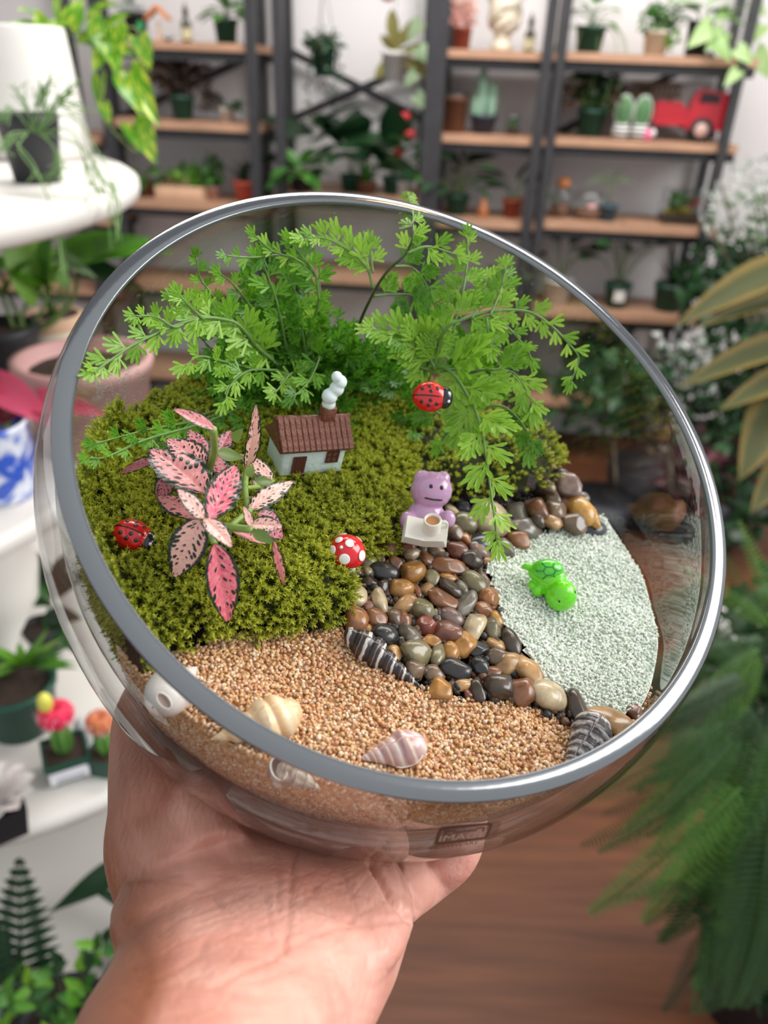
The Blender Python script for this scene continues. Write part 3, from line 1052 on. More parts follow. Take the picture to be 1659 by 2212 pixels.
L.new(b.outputs[0], ms.inputs[1]); L.new(tr.outputs[0], ms.inputs[2]); L.new(ms.outputs[0], N['Material Output'].inputs['Surface'])
for a in ((75, 66, -4, 52, 44), (100, 74, 72, 8, 34), (112, 62, 158, 30, 34), (150, 58, 172, -14, 52), (126, 34, 126, -40, 44), (60, 82, 8, 98, 32),
          (44, 100, -4, 116, 26), (212, 72, 206, 16, 40), (203, 80, 276, 96, 66), (236, 66, 250, 140, 66), (238, 92, 196, 146, 48), (300, 82, 326, 152, 38),
          (278, 160, 334, 244, 54), (270, 172, 304, 236, 44), (292, 270, 336, 344, 54), (308, 258, 320, 306, 30), (216, 170, 212, 238, 26), (224, 226, 238, 272, 22),
          (170, 92, 226, 62, 44), (30, 70, 66, 40, 34), (190, 40, 240, -10, 44), (232, 60, 270, 20, 40), (90, 40, 40, 6, 40)):
    pxleaf(t, I, a[:2], a[2:4], a[4] * 1.25, z + .02 * math.sin(a[0]) - .03, z + .02 * math.cos(a[1]) - .05, 'heart', m_pth, .75)
st = MB()
for pts in ([(100, 120), (110, 80), (100, 50)], [(110, 115), (160, 70), (205, 78), (240, 70)], [(190, 80), (222, 150), (214, 200), (228, 260), (272, 310), (296, 330)],
            [(238, 100), (262, 140), (285, 176), (322, 222)], [(60, 118), (60, 80), (30, 80)], [(240, 70), (290, 60), (302, 84)], [(120, 110), (140, 40), (160, 0)]):
    pxtube(st, I, pts, z - .03, 2.2 * k)
st.build('stem', m_stem, t)
t, I, k, z = standing(82, 392, Z1, 'rhipsalis', 'wispy mistletoe cactus with thread-thin stems in a tapered black pot', 'plant', STG)
pot(t, 64 * k, 46 * k, 132 * k, POT['black'], lip=False)
r = random.Random(3)
st = MB()
m_thr = mat('thread_stems', (112, 152, 84), .5, .2, 30)
for pts in ([(70, 285), (80, 230), (112, 165)], [(70, 285), (60, 240), (28, 182)], [(80, 285), (120, 215), (160, 200)], [(85, 285), (130, 250), (170, 262), (200, 310), (244, 395), (252, 520)],
            [(60, 290), (30, 300), (70, 350), (100, 420), (122, 480), (140, 620)], [(75, 285), (140, 300), (190, 330), (230, 420)], [(70, 285), (20, 230), (-10, 270)], [(85, 285), (100, 240), (85, 190)],
            [(90, 288), (150, 280), (185, 350), (215, 430)], [(60, 285), (40, 320), (75, 370), (84, 380)], [(80, 285), (110, 310), (130, 350), (134, 390)], [(75, 285), (100, 260), (150, 190)], [(75, 285), (130, 225), (185, 240)],
            [(70, 285), (95, 215), (100, 180)], [(60, 285), (20, 290), (0, 330)], [(90, 285), (120, 330), (115, 380)]):
    pxtube(st, I, [(x, y, z - .075 - .02 * i) for i, (x, y) in enumerate(pts)], z, 1.6 * k, 5)
    x, y = pts[-1]
    for _ in range(5):
        x0, y0 = pts[-2][0] + r.uniform(-6, 6), pts[-2][1] + r.uniform(-6, 6)
        pxtube(st, I, [(x0, y0, z - .1), ((x0 + x) / 2 + r.uniform(-14, 14), (y0 + y) / 2 + r.uniform(-14, 14), z - .11), (x + r.uniform(-34, 34), y + r.uniform(-30, 24), z - .12)], z, 1.1 * k, 4)
o = st.build('stems', m_thr, t)
o['kind'] = 'stuff'

# second tier
Z2t = Z2
t, I, k, z = standing(30, 850, Z2t, 'alocasia', 'tall plant with broad bright green leaves in a black pot with a pale dot', 'plant', STG)
pot(t, 74 * k, 58 * k, 150 * k, POT['black'])
d0 = I @ D(57, 765, z - .055)
MB().ball(d0, (15 * k, 4 * k, 16 * k)).build('round_mark', mat('grey_print', (150, 160, 158), .5), t)
for a, c in (((94, 612, 4, 470, 130), 'bright'), ((100, 612, 92, 478, 76), 'mid'), ((98, 606, -40, 540, 80), 'bright'), ((150, 562, 345, 505, 120), 'bright'), ((170, 570, 300, 486, 90), 'mid'), ((180, 590, 300, 600, 70), 'deep'), ((105, 560, 190, 570, 52), 'pale'), ((20, 620, 50, 545, 60), 'mid')):
    pxleaf(t, I, a[:2], a[2:4], a[4], z - .02, z - .10, 'heart', c, .8, (0, -.5, .9))
st = MB()
for pts in ([(60, 720), (20, 640), (-10, 560)], [(30, 710), (8, 650), (-20, 600)], [(40, 716), (60, 650), (85, 620)], [(60, 720), (100, 650), (98, 606)], [(66, 720), (132, 680), (152, 562)], [(60, 720), (150, 660), (172, 572)]):
    pxtube(st, I, pts, z - .03, 4.5 * k)
st.build('stem', m_stem, t)
t, I, k, z = standing(135, 800, Z2t, 'flower_pot', 'cream ceramic pot with a wooden top edge behind the bowl rim', 'pot', 'pots on the second tier')
MB().lathe([(0, 0), (46 * k, 0), (58 * k, 100 * k), (54 * k, 100 * k), (44 * k, 8 * k)], 28).build('pot', POT['cream'], t)
MB().lathe([(58.5 * k, 96 * k), (60 * k, 124 * k), (52 * k, 124 * k), (52 * k, 96 * k)], 28).build('wooden_rim', POT['wood'], t)
MB().lathe([(53 * k, 116 * k), (0, 118 * k)], 20).build('soil', m_soil, t)
straps(t, 110 * k, 9, 150 * k, leaf('strap', 'mid', .06), 68, 88, 60)
t, I, k, z = standing(208, 950, Z2t, 'flower_pot', 'large dusty pink pot of dark soil seen through the wet glass', 'pot', 'pots on the second tier')
pot(t, 132 * k, 112 * k, 186 * k, POT['rose'])
t, I, k, z = standing(8, 1072, Z2t, 'caladium', 'pink leaved caladium in a blue and white porcelain pot', 'plant', STG)
m_porc, nt, b = newmat('blue_white_porcelain')
N, L = nt.nodes, nt.links
tc, no, rp = N.new('ShaderNodeTexCoord'), N.new('ShaderNodeTexNoise'), N.new('ShaderNodeValToRGB')
no.inputs['Scale'].default_value = 26
no.inputs['Detail'].default_value = 3
no.inputs['Distortion'].default_value = 1.5
rp.color_ramp.elements[0].position, rp.color_ramp.elements[1].position = .44, .58
rp.color_ramp.elements[0].color, rp.color_ramp.elements[1].color = lin((58, 96, 200)), lin((222, 228, 240))
L.new(tc.outputs['Object'], no.inputs['Vector']); L.new(no.outputs['Fac'], rp.inputs['Fac']); L.new(rp.outputs['Color'], b.inputs['Base Color'])
b.inputs['Roughness'].default_value = .15
MB().lathe([(0, 0), (58 * k, 0), (66 * k, 20 * k), (80 * k, 110 * k), (78 * k, 165 * k), (82 * k, 178 * k), (74 * k, 178 * k), (72 * k, 160 * k), (0, 158 * k)], 36).build('pot', m_porc, t)
for a, c in (((-4, 838, 112, 906, 84), 'pink'), ((20, 890, -60, 930, 60), 'plum'), ((0, 880, -50, 800, 60), 'pink'), ((90, 870, 215, 880, 70), 'pink'), ((-6, 900, 22, 950, 40), 'lime')):
    pxleaf(t, I, a[:2], a[2:4], a[4], z - .03, z - .06, 'heart', c, .75, (0, -.5, .8))
st = MB()
for pts in ([(10, 920), (0, 880), (-4, 838)], [(12, 920), (40, 880), (90, 870)], [(8, 920), (16, 900), (20, 890)]):
    pxtube(st, I, pts, z - .02, 3 * k)
st.build('stem', m_stemd, t)

# third tier
t, I, k, z = standing(52, 1560, Z3, 'potted_palm', 'small palm with finger-like leaves in a round dark green pot', 'plant', STG)
pot(t, 82 * k, 66 * k, 120 * k, POT['green'])
r = random.Random(9)
for i in range(22):
    a = math.radians(r.uniform(-88, 88))
    ln = r.uniform(70, 110)
    p0 = (60 + 20 * math.sin(a), 1440)
    pxleaf(t, I, p0, (p0[0] + math.sin(a) * ln, p0[1] - math.cos(a) * ln * .8 + r.uniform(0, 34)), 24, z - .02, z - r.uniform(.02, .1), 'lance', 'bright' if i % 3 else 'mid', .25, (0, -.4, .9), .3)
m_lab = mat('white_plastic_label', (236, 236, 244), .35, .02)
m_skin = mat('cactus_green', (92, 142, 62), .55, .15, 40)


def moon(px, py, rot, label, ball_c, s, bud):
    t, I, k, z = standing(px, py, Z3, 'moon_cactus', label, 'cactus', None, rot)
    k *= s
    mb = MB()
    v = [(x * a * k, y * a * k, zz * k) for a, zz in ((32, 0), (42, 62)) for x, y in ((-1, -1), (1, -1), (1, 1), (-1, 1))]
    mb.add(v, [(3, 2, 1, 0), (0, 1, 5, 4), (1, 2, 6, 5), (2, 3, 7, 6), (3, 0, 4, 7)])
    v2 = [(x * a * k, y * a * k, zz * k) for a, zz in ((45, 54), (45, 64), (39, 64), (38, 52)) for x, y in ((-1, -1), (1, -1), (1, 1), (-1, 1))]
    mb.add(v2, [(i * 4 + j, i * 4 + (j + 1) % 4, i * 4 + 4 + (j + 1) % 4, i * 4 + 4 + j) for i in range(3) for j in range(4)])
    mb.build('pot', POT['green'], t, False)
    MB().box((0, 0, 54 * k), (39 * k, 39 * k, 3 * k)).build('soil', m_soil, t, False)
    st = MB()
    for a in range(3):
        st.ball((0, 0, 100 * k), (9 * k, 24 * k, 50 * k), Matrix.Rotation(a * PI / 3, 4, 'Z'))
    st.build('stem', m_skin, t)
    hb = MB()
    r = random.Random(7)
    for a in range(9):
        hb.ball((17 * k * math.cos(a * .698), 17 * k * math.sin(a * .698), 160 * k), (19 * k, 15 * k, 25 * k))
    ho = hb.build('graft', mat(label[:6] + '_cactus', ball_c, .6, .15, 60, bump=.6, bscale=200), t)
    sp = MB()
    for a in range(90):
        d = Vector((r.gauss(0, 1), r.gauss(0, 1), r.gauss(0, .7))).normalized()
        sp.tube([Vector((0, 0, 160 * k)) + d * 26 * k, Vector((0, 0, 160 * k)) + d * 43 * k], .6 * k, 3)
    o = sp.build('spines', mat('pale_spines', (236, 200, 200), .7), ho)
    o['kind'] = 'stuff'
    if bud:
        MB().ball((-14 * k, -6 * k, 204 * k), (15 * k, 15 * k, 24 * k)).build('bud', mat('yellow_bud', (216, 210, 90), .5), t)
    return t, I, k


t, I, k = moon(150, 1664, math.radians(28), 'red moon cactus with a yellow bud in a square green pot', (226, 40, 84), 1.02, True)
lb = MB().box((0, -46 * k, 34 * k), (38 * k, 2 * k, 14 * k)).build('pot_label', m_lab, t, False)
tx = MB()
for i in range(9):
    tx.box(((-22 + i * 6) * k, -48.4 * k, 28 * k), (1.2 * k, .3 * k, 6 * k))
tx.build('print', mat('grey_ink', (120, 126, 130), .6), lb, False)
moon(236, 1660, math.radians(-10), 'orange moon cactus in a green pot beside the forearm', (196, 112, 70), .85, False)
p = hpt(186, 1610, Z3)
k = zof(p) / F
t = thing('stone', 'smooth pale grey stone between the two moon cacti', 'stone', Matrix.Translation(p))
MB().ball((0, 0, 40 * k), (20 * k, 20 * k, 42 * k)).build('body', mat('pale_stone', (196, 198, 202), .5, .06, 20), t)
t, I, k, z = standing(14, 1790, Z3, 'succulent', 'whitish rosette succulent in a square black pot', 'plant', STG, .6)
mb = MB()
v = [(x * a * k, y * a * k, zz * k) for a, zz in ((38, 0), (48, 84), (43, 84), (42, 74)) for x, y in ((-1, -1), (1, -1), (1, 1), (-1, 1))]
mb.add(v, [(3, 2, 1, 0)] + [(i * 4 + j, i * 4 + (j + 1) % 4, i * 4 + 4 + (j + 1) % 4, i * 4 + 4 + j) for i in range(3) for j in range(4)])
mb.build('pot', POT['black'], t, False)
m_suc = leafmat('succulent_leaf', (206, 206, 200), (226, 214, 214), .5, .15)
for ring, (n, ln, el) in enumerate(((11, 84, 12), (9, 66, 30), (7, 44, 52), (5, 26, 72))):
    for i in range(n):
        a = 2 * PI * i / n + ring * .4
        d = Vector((math.cos(a) * math.cos(math.radians(el)), math.sin(a) * math.cos(math.radians(el)), math.sin(math.radians(el))))
        link('leaf', leaf('fat', m_suc, .55, -.1, .2), t, leafM((d.x * 4 * k, d.y * 4 * k, 94 * k), Vector((0, 0, 94 * k)) + d * ln * k, Vector((-d.x, -d.y, 1.5))))
t, I, k, z = standing(96, 1400, Z3, 'potted_plant', 'dark leaved plant half hidden between second and third tier', 'plant', STG)
pot(t, 40 * k, 32 * k, 60 * k, POT['black'])
for a, c in (((110, 1290, 14, 1222, 56), 'mid'), ((112, 1270, 60, 1190, 60), 'deep'), ((110, 1300, 70, 1300, 40), 'dark'), ((100, 1330, 160, 1330, 50), 'dark'), ((110, 1280, 170, 1240, 60), 'deep'), ((100, 1320, 150, 1400, 50), 'dark'), ((120, 1290, 130, 1200, 60), 'deep')):
    pxleaf(t, I, a[:2], a[2:4], a[4], z, z - .05, 'ovate', c, .6)
st = MB()
pxtube(st, I, [(96, 1370), (104, 1320), (112, 1270)], z, 3 * k)
st.build('stem', m_stem, t)


# ------------------------------------------------------------------ ferns, drawn as fronds of many leaflets
def frondmesh(m, n=30, w=.27, gap=.8, lw=.22, droop=.45):
    """unit frond along y with a midrib and two rows of leaflets"""
    mb = MB()
    path = [(0, i / n, -droop * (i / n) ** 2) for i in range(n + 1)]
    mb.tube(path, [.012 * (1 - .7 * i / n) for i in range(n + 1)], 4)
    for i in range(1, n + 1):
        t = i / n
        ln = w * .5 * min(1, .35 + t * 2.4) * (1 - t ** 2.2) + .03
        for s in (-1, 1):
            b = Vector(path[i])
            d = Vector((s * .93, .36, -.12)).normalized()
            q = Vector((-d.y * s, d.x * s, 0)) * (.5 * lw / n * 2.4)
            p0, p1, p2 = b, b + d * ln * .5, b + d * ln
            mb.add([p0 - q * .6, p1 - q, p2, p1 + q, p0 + q * .6], [(0, 1, 3, 4), (1, 2, 3)])
    return mb.mesh('frond', m, False)


FR_B = frondmesh(leafmat('fern_bright', (58, 104, 28), (112, 156, 62)))
FR_D = frondmesh(leafmat('fern_dark', (26, 56, 20), (54, 92, 34)))
FR_L = frondmesh(leafmat('fern_leathery', (22, 54, 30), (44, 84, 50)), n=15, w=.42, lw=.42, droop=.1)


def pxfrond(t, I, me, b0, t0, z0, z1, wf=1.0, up=(0, -.6, .7)):
    return link('frond', me, t, leafM(I @ D(b0[0], b0[1], z0), I @ D(t0[0], t0[1], z1), up, wf))


# below the third tier
t, I, k, z = standing(150, 2240, Z4, 'potted_plant', 'bushy bright green plant low beside the forearm', 'plant', STG)
pot(t, 90 * k, 70 * k, 80 * k, POT['black'])
r = random.Random(11)
for i in range(120):
    x = r.uniform(-10, 300)
    top = 2140 - (x - 40) * .62 if x > 40 else 2110
    y = r.uniform(max(top, 1985), 2270)
    a = r.uniform(-2.4, 2.4)
    zz = z - r.uniform(.0, .12)
    pxleaf(t, I, (x, y), (x + 42 * math.sin(a), y - 34 * math.cos(a)), 27, zz, zz - .015, 'ovate', ('mid', 'bright', 'mid', 'dark')[i % 4], .6, (r.uniform(-.4, .4), -.6, .8))
st = MB()
for x in (60, 120, 180, 240):
    pxtube(st, I, [(150, 2230), ((150 + x) / 2, 2160), (x, 2080)], z - .05, 3 * k)
st.build('stem', m_stemd, t)
t, I, k, z = standing(60, 2230, Z4, 'fern', 'dark upright fern with a pointed frond at the lower left edge', 'fern', STG)
pot(t, 50 * k, 40 * k, 50 * k, POT['green'])
pxfrond(t, I, FR_L, (56, 2200), (26, 1886), z, z - .04, 1.25)
pxfrond(t, I, FR_L, (40, 2210), (-60, 1960), z, z - .04, 1.1)
pxfrond(t, I, FR_L, (60, 2210), (120, 2100), z + .05, z, 1.1)
t, I, k, z = standing(330, 2080, Z4, 'potted_plant', 'plant with two long dark green leaves reaching out behind the forearm', 'plant', STG)
pot(t, 60 * k, 48 * k, 80 * k, POT['black'])
pxleaf(t, I, (300, 1850), (92, 1974), 62, z, z - .05, 'lance', 'deep', .3)
pxleaf(t, I, (320, 1960), (196, 1926), 40, z, z - .03, 'lance', 'deep', .3)
pxleaf(t, I, (330, 1850), (420, 1760), 50, z, z, 'lance', 'deep', .3)
pxleaf(t, I, (250, 1740), (200, 1700), 34, z + .2, z + .2, 'lance', 'dark', .4)
st = MB()
pxtube(st, I, [(330, 2000), (325, 1920), (300, 1850)], z, 3 * k)
pxtube(st, I, [(330, 2000), (325, 1980), (320, 1960)], z, 3 * k)
st.build('stem', m_stem, t)

# ------------------------------------------------------------------ the right side
def gnd(px, py, z, name, label, cat, group=None):
    p = D(px, py, z)
    p.z = 0
    M = Matrix.Translation(p)
    return thing(name, label, cat, M, group), M.inverted(), z / F


m_rub, nt, b = newmat('variegated_rubber_leaf')
N, L = nt.nodes, nt.links
uv, sp, no, rp = N.new('ShaderNodeUVMap'), N.new('ShaderNodeSeparateXYZ'), N.new('ShaderNodeTexNoise'), N.new('ShaderNodeValToRGB')
ma, mb_ = N.new('ShaderNodeMath'), N.new('ShaderNodeMath')
L.new(uv.outputs[0], sp.inputs[0])
ma.operation = 'SUBTRACT'; ma.inputs[1].default_value = .5
L.new(sp.outputs['X'], ma.inputs[0])
mb_.operation = 'ABSOLUTE'
L.new(ma.outputs[0], mb_.inputs[0])
m3 = N.new('ShaderNodeMath'); m3.operation = 'MULTIPLY_ADD'
L.new(no.outputs['Fac'], m3.inputs[0]); m3.inputs[1].default_value = .35
no.inputs['Scale'].default_value = 4
L.new(mb_.outputs[0], m3.inputs[2])
rp.color_ramp.elements[0].position, rp.color_ramp.elements[1].position = .42, .56
rp.color_ramp.elements[0].color, rp.color_ramp.elements[1].color = lin((58, 62, 30)), lin((98, 84, 38))
L.new(m3.outputs[0], rp.inputs['Fac']); L.new(rp.outputs['Color'], b.inputs['Base Color'])
b.inputs['Roughness'].default_value = .6
b.inputs['Specular IOR Level'].default_value = .2
z = 1.6
t, I, k = gnd(1800, 900, z, 'rubber_plant', 'rubber plant with broad yellow-edged leaves at the right edge', 'plant')
for a in ((1740, 560, 1484, 660, 92), (1740, 640, 1530, 672, 48), (1740, 730, 1492, 800, 74), (1740, 800, 1578, 856, 70), (1700, 830, 1612, 1010, 110), (1740, 960, 1640, 1080, 90)):
    pxleaf(t, I, a[:2], a[2:4], a[4], z + .1, z - .04, 'ovate', m_rub, .45, (-.2, -.6, .8), .15)
st = MB()
pxtube(st, I, [(1790, 1500), (1770, 1100), (1745, 800), (1740, 500)], z + .1, 9 * k, 8)
for a in ((1740, 560), (1740, 640), (1740, 730), (1740, 800)):
    pxtube(st, I, [(1748, a[1] + 20), a], z + .1, 4 * k)
st.build('stem', m_stemd, t)
pt = MB().lathe([(0, 0), (.12, 0), (.15, .26), (.16, .3), (.14, .3), (.13, .26), (0, .26)], 28)
pt.build('pot', POT['white'], t)
z = 2.7
t, I, k = gnd(1640, 600, z, 'shrub', 'dense dark green shrub between the shelf end and the rubber plant', 'plant')
MB().lathe([(0, 0), (.14, 0), (.18, .3), (.16, .3), (0, .27)], 24).build('pot', POT['black'], t)
st = MB()
pxtube(st, I, [(1620, 1180), (1610, 900), (1600, 620)], z, .012, 6)
for x, y in ((1540, 620), (1660, 560), (1520, 800), (1680, 760)):
    pxtube(st, I, [(1608, 900), ((1608 + x) / 2, (900 + y) / 2 - 20), (x, y)], z, .007, 5)
st.build('trunk', m_stemd, t)
for (px, py, rx, rz, n, m, s) in ((1590, 610, 130, 100, 700, 'i_dark', 1), (1620, 820, 150, 150, 800, 'i_dark', 2), (1600, 980, 130, 90, 300, 'i_dark', 3)):
    bush(t, I @ D(px, py, z), (rx * k, .16, rz * k), n, 34 * k, G[m], s)
z = 2.6
t, I, k = gnd(1640, 500, z, 'airy_shrub', 'airy silvery shrub against the bright wall', 'plant')
MB().lathe([(0, 0), (.12, 0), (.15, .26), (0, .24)], 20).build('pot', POT['cream'], t)
st = MB()
r = random.Random(6)
for i in range(16):
    x, y = 1640 + r.uniform(-100, 80), r.uniform(360, 560)
    pxtube(st, I, [(1650, 900), ((1650 + x) / 2 + 20, (900 + y) / 2), (x, y)], z, .004, 4)
st.build('stem', m_stemd, t)
bush(t, I @ D(1630, 450, z), (110 * k, .2, 110 * k), 330, 20 * k, G['i_grey'], 5)
bush(t, I @ D(1640, 480, z), (100 * k, .2, 80 * k), 120, 22 * k, G['i_mid'], 6)
z = 2.7
t, I, k = gnd(1440, 780, z, 'flowering_shrub', 'pale pink flecked shrub behind the right rim of the bowl', 'plant')
MB().lathe([(0, 0), (.1, 0), (.13, .24), (0, .22)], 20).build('pot', POT['black'], t)
st = MB()
for x, y in ((1470, 760), (1500, 860), (1420, 760), (1450, 900)):
    pxtube(st, I, [(1450, 1080), (1450, 960), (x, y)], z, .006, 5)
st.build('stem', m_stemd, t)
bush(t, I @ D(1480, 800, z), (80 * k, .12, 110 * k), 170, 24 * k, G['i_grey'], 7)
bush(t, I @ D(1440, 860, z), (110 * k, .14, 120 * k), 260, 26 * k, G['i_dark'], 8)
z = 2.75
t, I, k = gnd(1560, 1020, z, 'potted_plant', 'plum red leaved plant low behind the right rim', 'plant', None)
MB().lathe([(0, 0), (.1, 0), (.13, .22), (0, .2)], 20).build('pot', POT['black'], t)
bush(t, I @ D(1530, 1030, z), (110 * k, .12, 90 * k), 260, 40 * k, G['i_plum'], 9)
bush(t, I @ D(1600, 1090, z), (110 * k, .14, 90 * k), 220, 40 * k, G['i_dark'], 10)
st = MB()
pxtube(st, I, [(1560, 1250), (1550, 1150), (1540, 1050)], z, .007, 5)
st.build('stem', m_stemd, t)
z = 2.6
t, I, k = gnd(1330, 900, z, 'potted_plant', 'dark grey-green plant on the floor seen through the right side of the bowl', 'plant', None)
MB().lathe([(0, 0), (.1, 0), (.12, .2), (0, .18)], 20).build('pot', POT['black'], t)
bush(t, I @ D(1320, 850, z), (130 * k, .14, 90 * k), 320, 40 * k, G['i_dark'], 12)
bush(t, I @ D(1400, 930, z), (60 * k, .1, 60 * k), 90, 34 * k, G['i_brown'], 13)
st = MB()
pxtube(st, I, [(1330, 1050), (1325, 950), (1320, 860)], z, .007, 5)
st.build('stem', m_stemd, t)

z = 1.08
t, I, k = gnd(1960, 1500, z, 'boston_fern', 'large Boston fern with long hanging fronds at the lower right', 'fern')
MB().lathe([(0, 0), (.11, 0), (.13, .3), (.14, .34), (.12, .34), (0, .3)], 28).build('pot', POT['black'], t)
MB().lathe([(.03, .3), (.025, .52), (.02, .56)], 10).build('stem', m_stemd, t)
bush(t, I @ D(1680, 1420, z + .2), (170 * k, .14, 230 * k), 700, 60 * k, G['i_dark'], 14)
bush(t, I @ D(1690, 1950, z + .15), (150 * k, .12, 320 * k), 900, 60 * k, G['i_dark'], 15)
r = random.Random(12)
fl = [((1640, 1400), (1500, 1540), .9, 0), ((1640, 1420), (1560, 1640), .9, 0), ((1600, 1500), (1420, 1830), 1.0, 0), ((1620, 1600), (1470, 2080), 1.2, 0), ((1600, 1700), (1300, 2010), 1.0, 0), ((1640, 1640), (1540, 2170), 1.3, 1),
      ((1680, 1700), (1600, 2160), 1.2, 1), ((1700, 1600), (1640, 2120), 1.2, 1), ((1560, 1560), (1290, 1760), 1.0, 1), ((1620, 1480), (1370, 1640), .9, 1), ((1650, 1380), (1480, 1420), .9, 1), ((1660, 1350), (1520, 1250), .9, 0),
      ((1680, 1420), (1560, 1180), .9, 1), ((1690, 1400), (1640, 1150), .9, 0), ((1700, 1450), (1700, 1240), .9, 1), ((1600, 1600), (1380, 1900), 1.0, 1), ((1640, 1600), (1510, 1960), 1.1, 1), ((1680, 1560), (1640, 1900), 1.1, 0),
      ((1620, 1540), (1440, 1700), 1.1, 1), ((1660, 1500), (1560, 1420), 1.0, 1), ((1600, 1460), (1450, 1560), 1.0, 1), ((1640, 1560), (1480, 1760), 1.1, 1), ((1640, 1520), (1600, 1760), 1.1, 1), ((1680, 1640), (1700, 2000), 1.2, 1), ((1660, 1800), (1620, 2290), 1.2, 1), ((1640, 1780), (1560, 2260), 1.1, 0), ((1690, 1800), (1680, 2300), 1.2, 1), ((1600, 1700), (1470, 1990), 1.1, 0)]
for i, (a, c, wf, col) in enumerate(fl):
    zz = z + r.uniform(-.08, .1)
    pxfrond(t, I, FR_D if col else FR_B, a, c, zz, zz - r.uniform(0, .06), wf, (r.uniform(-.4, .2), -.7, .5))
for i in range(120):
    a = (r.uniform(1480, 1740), r.uniform(1230, 2050))
    ang = r.uniform(1.7, 4.4)
    ln = r.uniform(130, 260)
    zz = z + r.uniform(.05, .25)
    pxfrond(t, I, FR_D, a, (a[0] + ln * math.sin(ang) * .8, a[1] - ln * math.cos(ang)), zz, zz - .04, 1.2, (r.uniform(-.5, .5), -.7, .5))

# ------------------------------------------------------------------ the glass bowl
def glassmat(name, tint, ior, rough=.02):
    m, nt, b = newmat(name)
    N, L = nt.nodes, nt.links
    trn, gls, fr, mxs = N.new('ShaderNodeBsdfTransparent'), N.new('ShaderNodeBsdfGlossy'), N.new('ShaderNodeLayerWeight'), N.new('ShaderNodeMixShader')
    trn.inputs[0].default_value = tint
    gls.inputs['Roughness'].default_value = rough
    f0 = ((ior - 1) / (ior + 1)) ** 2
    pw, ma = N.new('ShaderNodeMath'), N.new('ShaderNodeMath')
    pw.operation, ma.operation = 'POWER', 'MULTIPLY_ADD'
    fr.inputs['Blend'].default_value = .5
    pw.inputs[1].default_value, ma.inputs[1].default_value, ma.inputs[2].default_value = 4.0, 1 - f0, f0
    L.new(fr.outputs['Facing'], pw.inputs[0]); L.new(pw.outputs[0], ma.inputs[0])
    L.new(ma.outputs[0], mxs.inputs[0]); L.new(trn.outputs[0], mxs.inputs[1]); L.new(gls.outputs[0], mxs.inputs[2])
    L.new(mxs.outputs[0], N['Material Output'].inputs['Surface'])
    N.remove(b)
    return m


m_bowl = glassmat('bowl_glass', (.95, .965, .965, 1), 1.42)
m_water = glassmat('water', (.97, .99, .98, 1), 1.33)
m_rim, nt, b = newmat('ground_glass_edge')
N, L = nt.nodes, nt.links
tc, no, rp = N.new('ShaderNodeTexCoord'), N.new('ShaderNodeTexNoise'), N.new('ShaderNodeValToRGB')
no.inputs['Scale'].default_value = 9
rp.color_ramp.elements[0].color, rp.color_ramp.elements[1].color = lin((66, 70, 76)), lin((84, 90, 96))
L.new(tc.outputs['Object'], no.inputs['Vector']); L.new(no.outputs['Fac'], rp.inputs['Fac']); L.new(rp.outputs['Color'], b.inputs['Base Color'])
b.inputs['Roughness'].default_value = .12
b.inputs['Specular IOR Level'].default_value = 1.0
b.inputs['IOR'].default_value = 1.8
ru = Vector((0, 1, 0)).cross(RIM_N).normalized()
rv = RIM_N.cross(ru)


def rimpt(a, r, dz=0.0):
    return RIM_C + (ru * math.cos(a) + rv * math.sin(a)) * r + RIM_N * dz


def wallgrid(r_rim, cen, r_sph, blend, nphi=120, nt_=44, dz=0.0):
    V, Fc = [], []
    pole = -RIM_N
    for j in range(nt_ + 1):
        t = j / nt_
        for i in range(nphi):
            q = rimpt(2 * PI * i / nphi, r_rim, dz) - cen
            d0 = q.normalized()
            om = math.acos(max(-1, min(1, d0.dot(pole))))
            d = (d0 * math.sin((1 - t) * om) + pole * math.sin(t * om)) / math.sin(om)
            rr = q.length + (r_sph - q.length) * sm(0, blend, t)
            V.append(W(cen + d.normalized() * rr))
    for j in range(nt_):
        for i in range(nphi):
            i2 = (i + 1) % nphi
            Fc.append((j * nphi + i, (j + 1) * nphi + i, (j + 1) * nphi + i2, j * nphi + i2))
    return V, Fc


bowl_base = W(SPH - FIL * SPH_R)
MBW = Matrix.Translation(bowl_base) @ BOWL.to_3x3().to_4x4()
bowl = thing('glass_bowl', 'slant-cut round clear glass bowl planted as a miniature garden', 'bowl', MBW)
IB = MBW.inverted()
g = MB()
V, Fc = wallgrid(RIM_R, SPH, SPH_R, .34)
g.add(V, Fc, IB)
g.build('outer_wall', m_bowl, bowl)
g = MB()
V, Fc = wallgrid(RIM_RI, SPHI, SPH_RI + .0006, .34)
g.add(V, [tuple(reversed(q)) for q in Fc], IB)
g.build('inner_wall', m_bowl, bowl)
g = MB()
n = 160
prof = [(RIM_R, -.0012), (RIM_R - .0001, -.0002), (RIM_R - .0003, 0.0), (RIM_RI + .0004, 0.0), (RIM_RI + .0001, -.0002), (RIM_RI, -.0012)]
v = [W(rimpt(2 * PI * i / n, r, dz)) for r, dz in prof for i in range(n)]
g.add(v, [(j * n + i, j * n + (i + 1) % n, (j + 1) * n + (i + 1) % n, (j + 1) * n + i) for j in range(len(prof) - 1) for i in range(n)], IB)
g.build('rim', m_rim, bowl)['label'] = 'ground grey glass rim'


# ------------------------------------------------------------------ the filling
def poly(pts):
    out = []
    for p in pts:
        q = B(p[0], p[1], p[2] if len(p) > 2 else 0.0)
        out.append((q.x, q.y))
    return np.array(out)


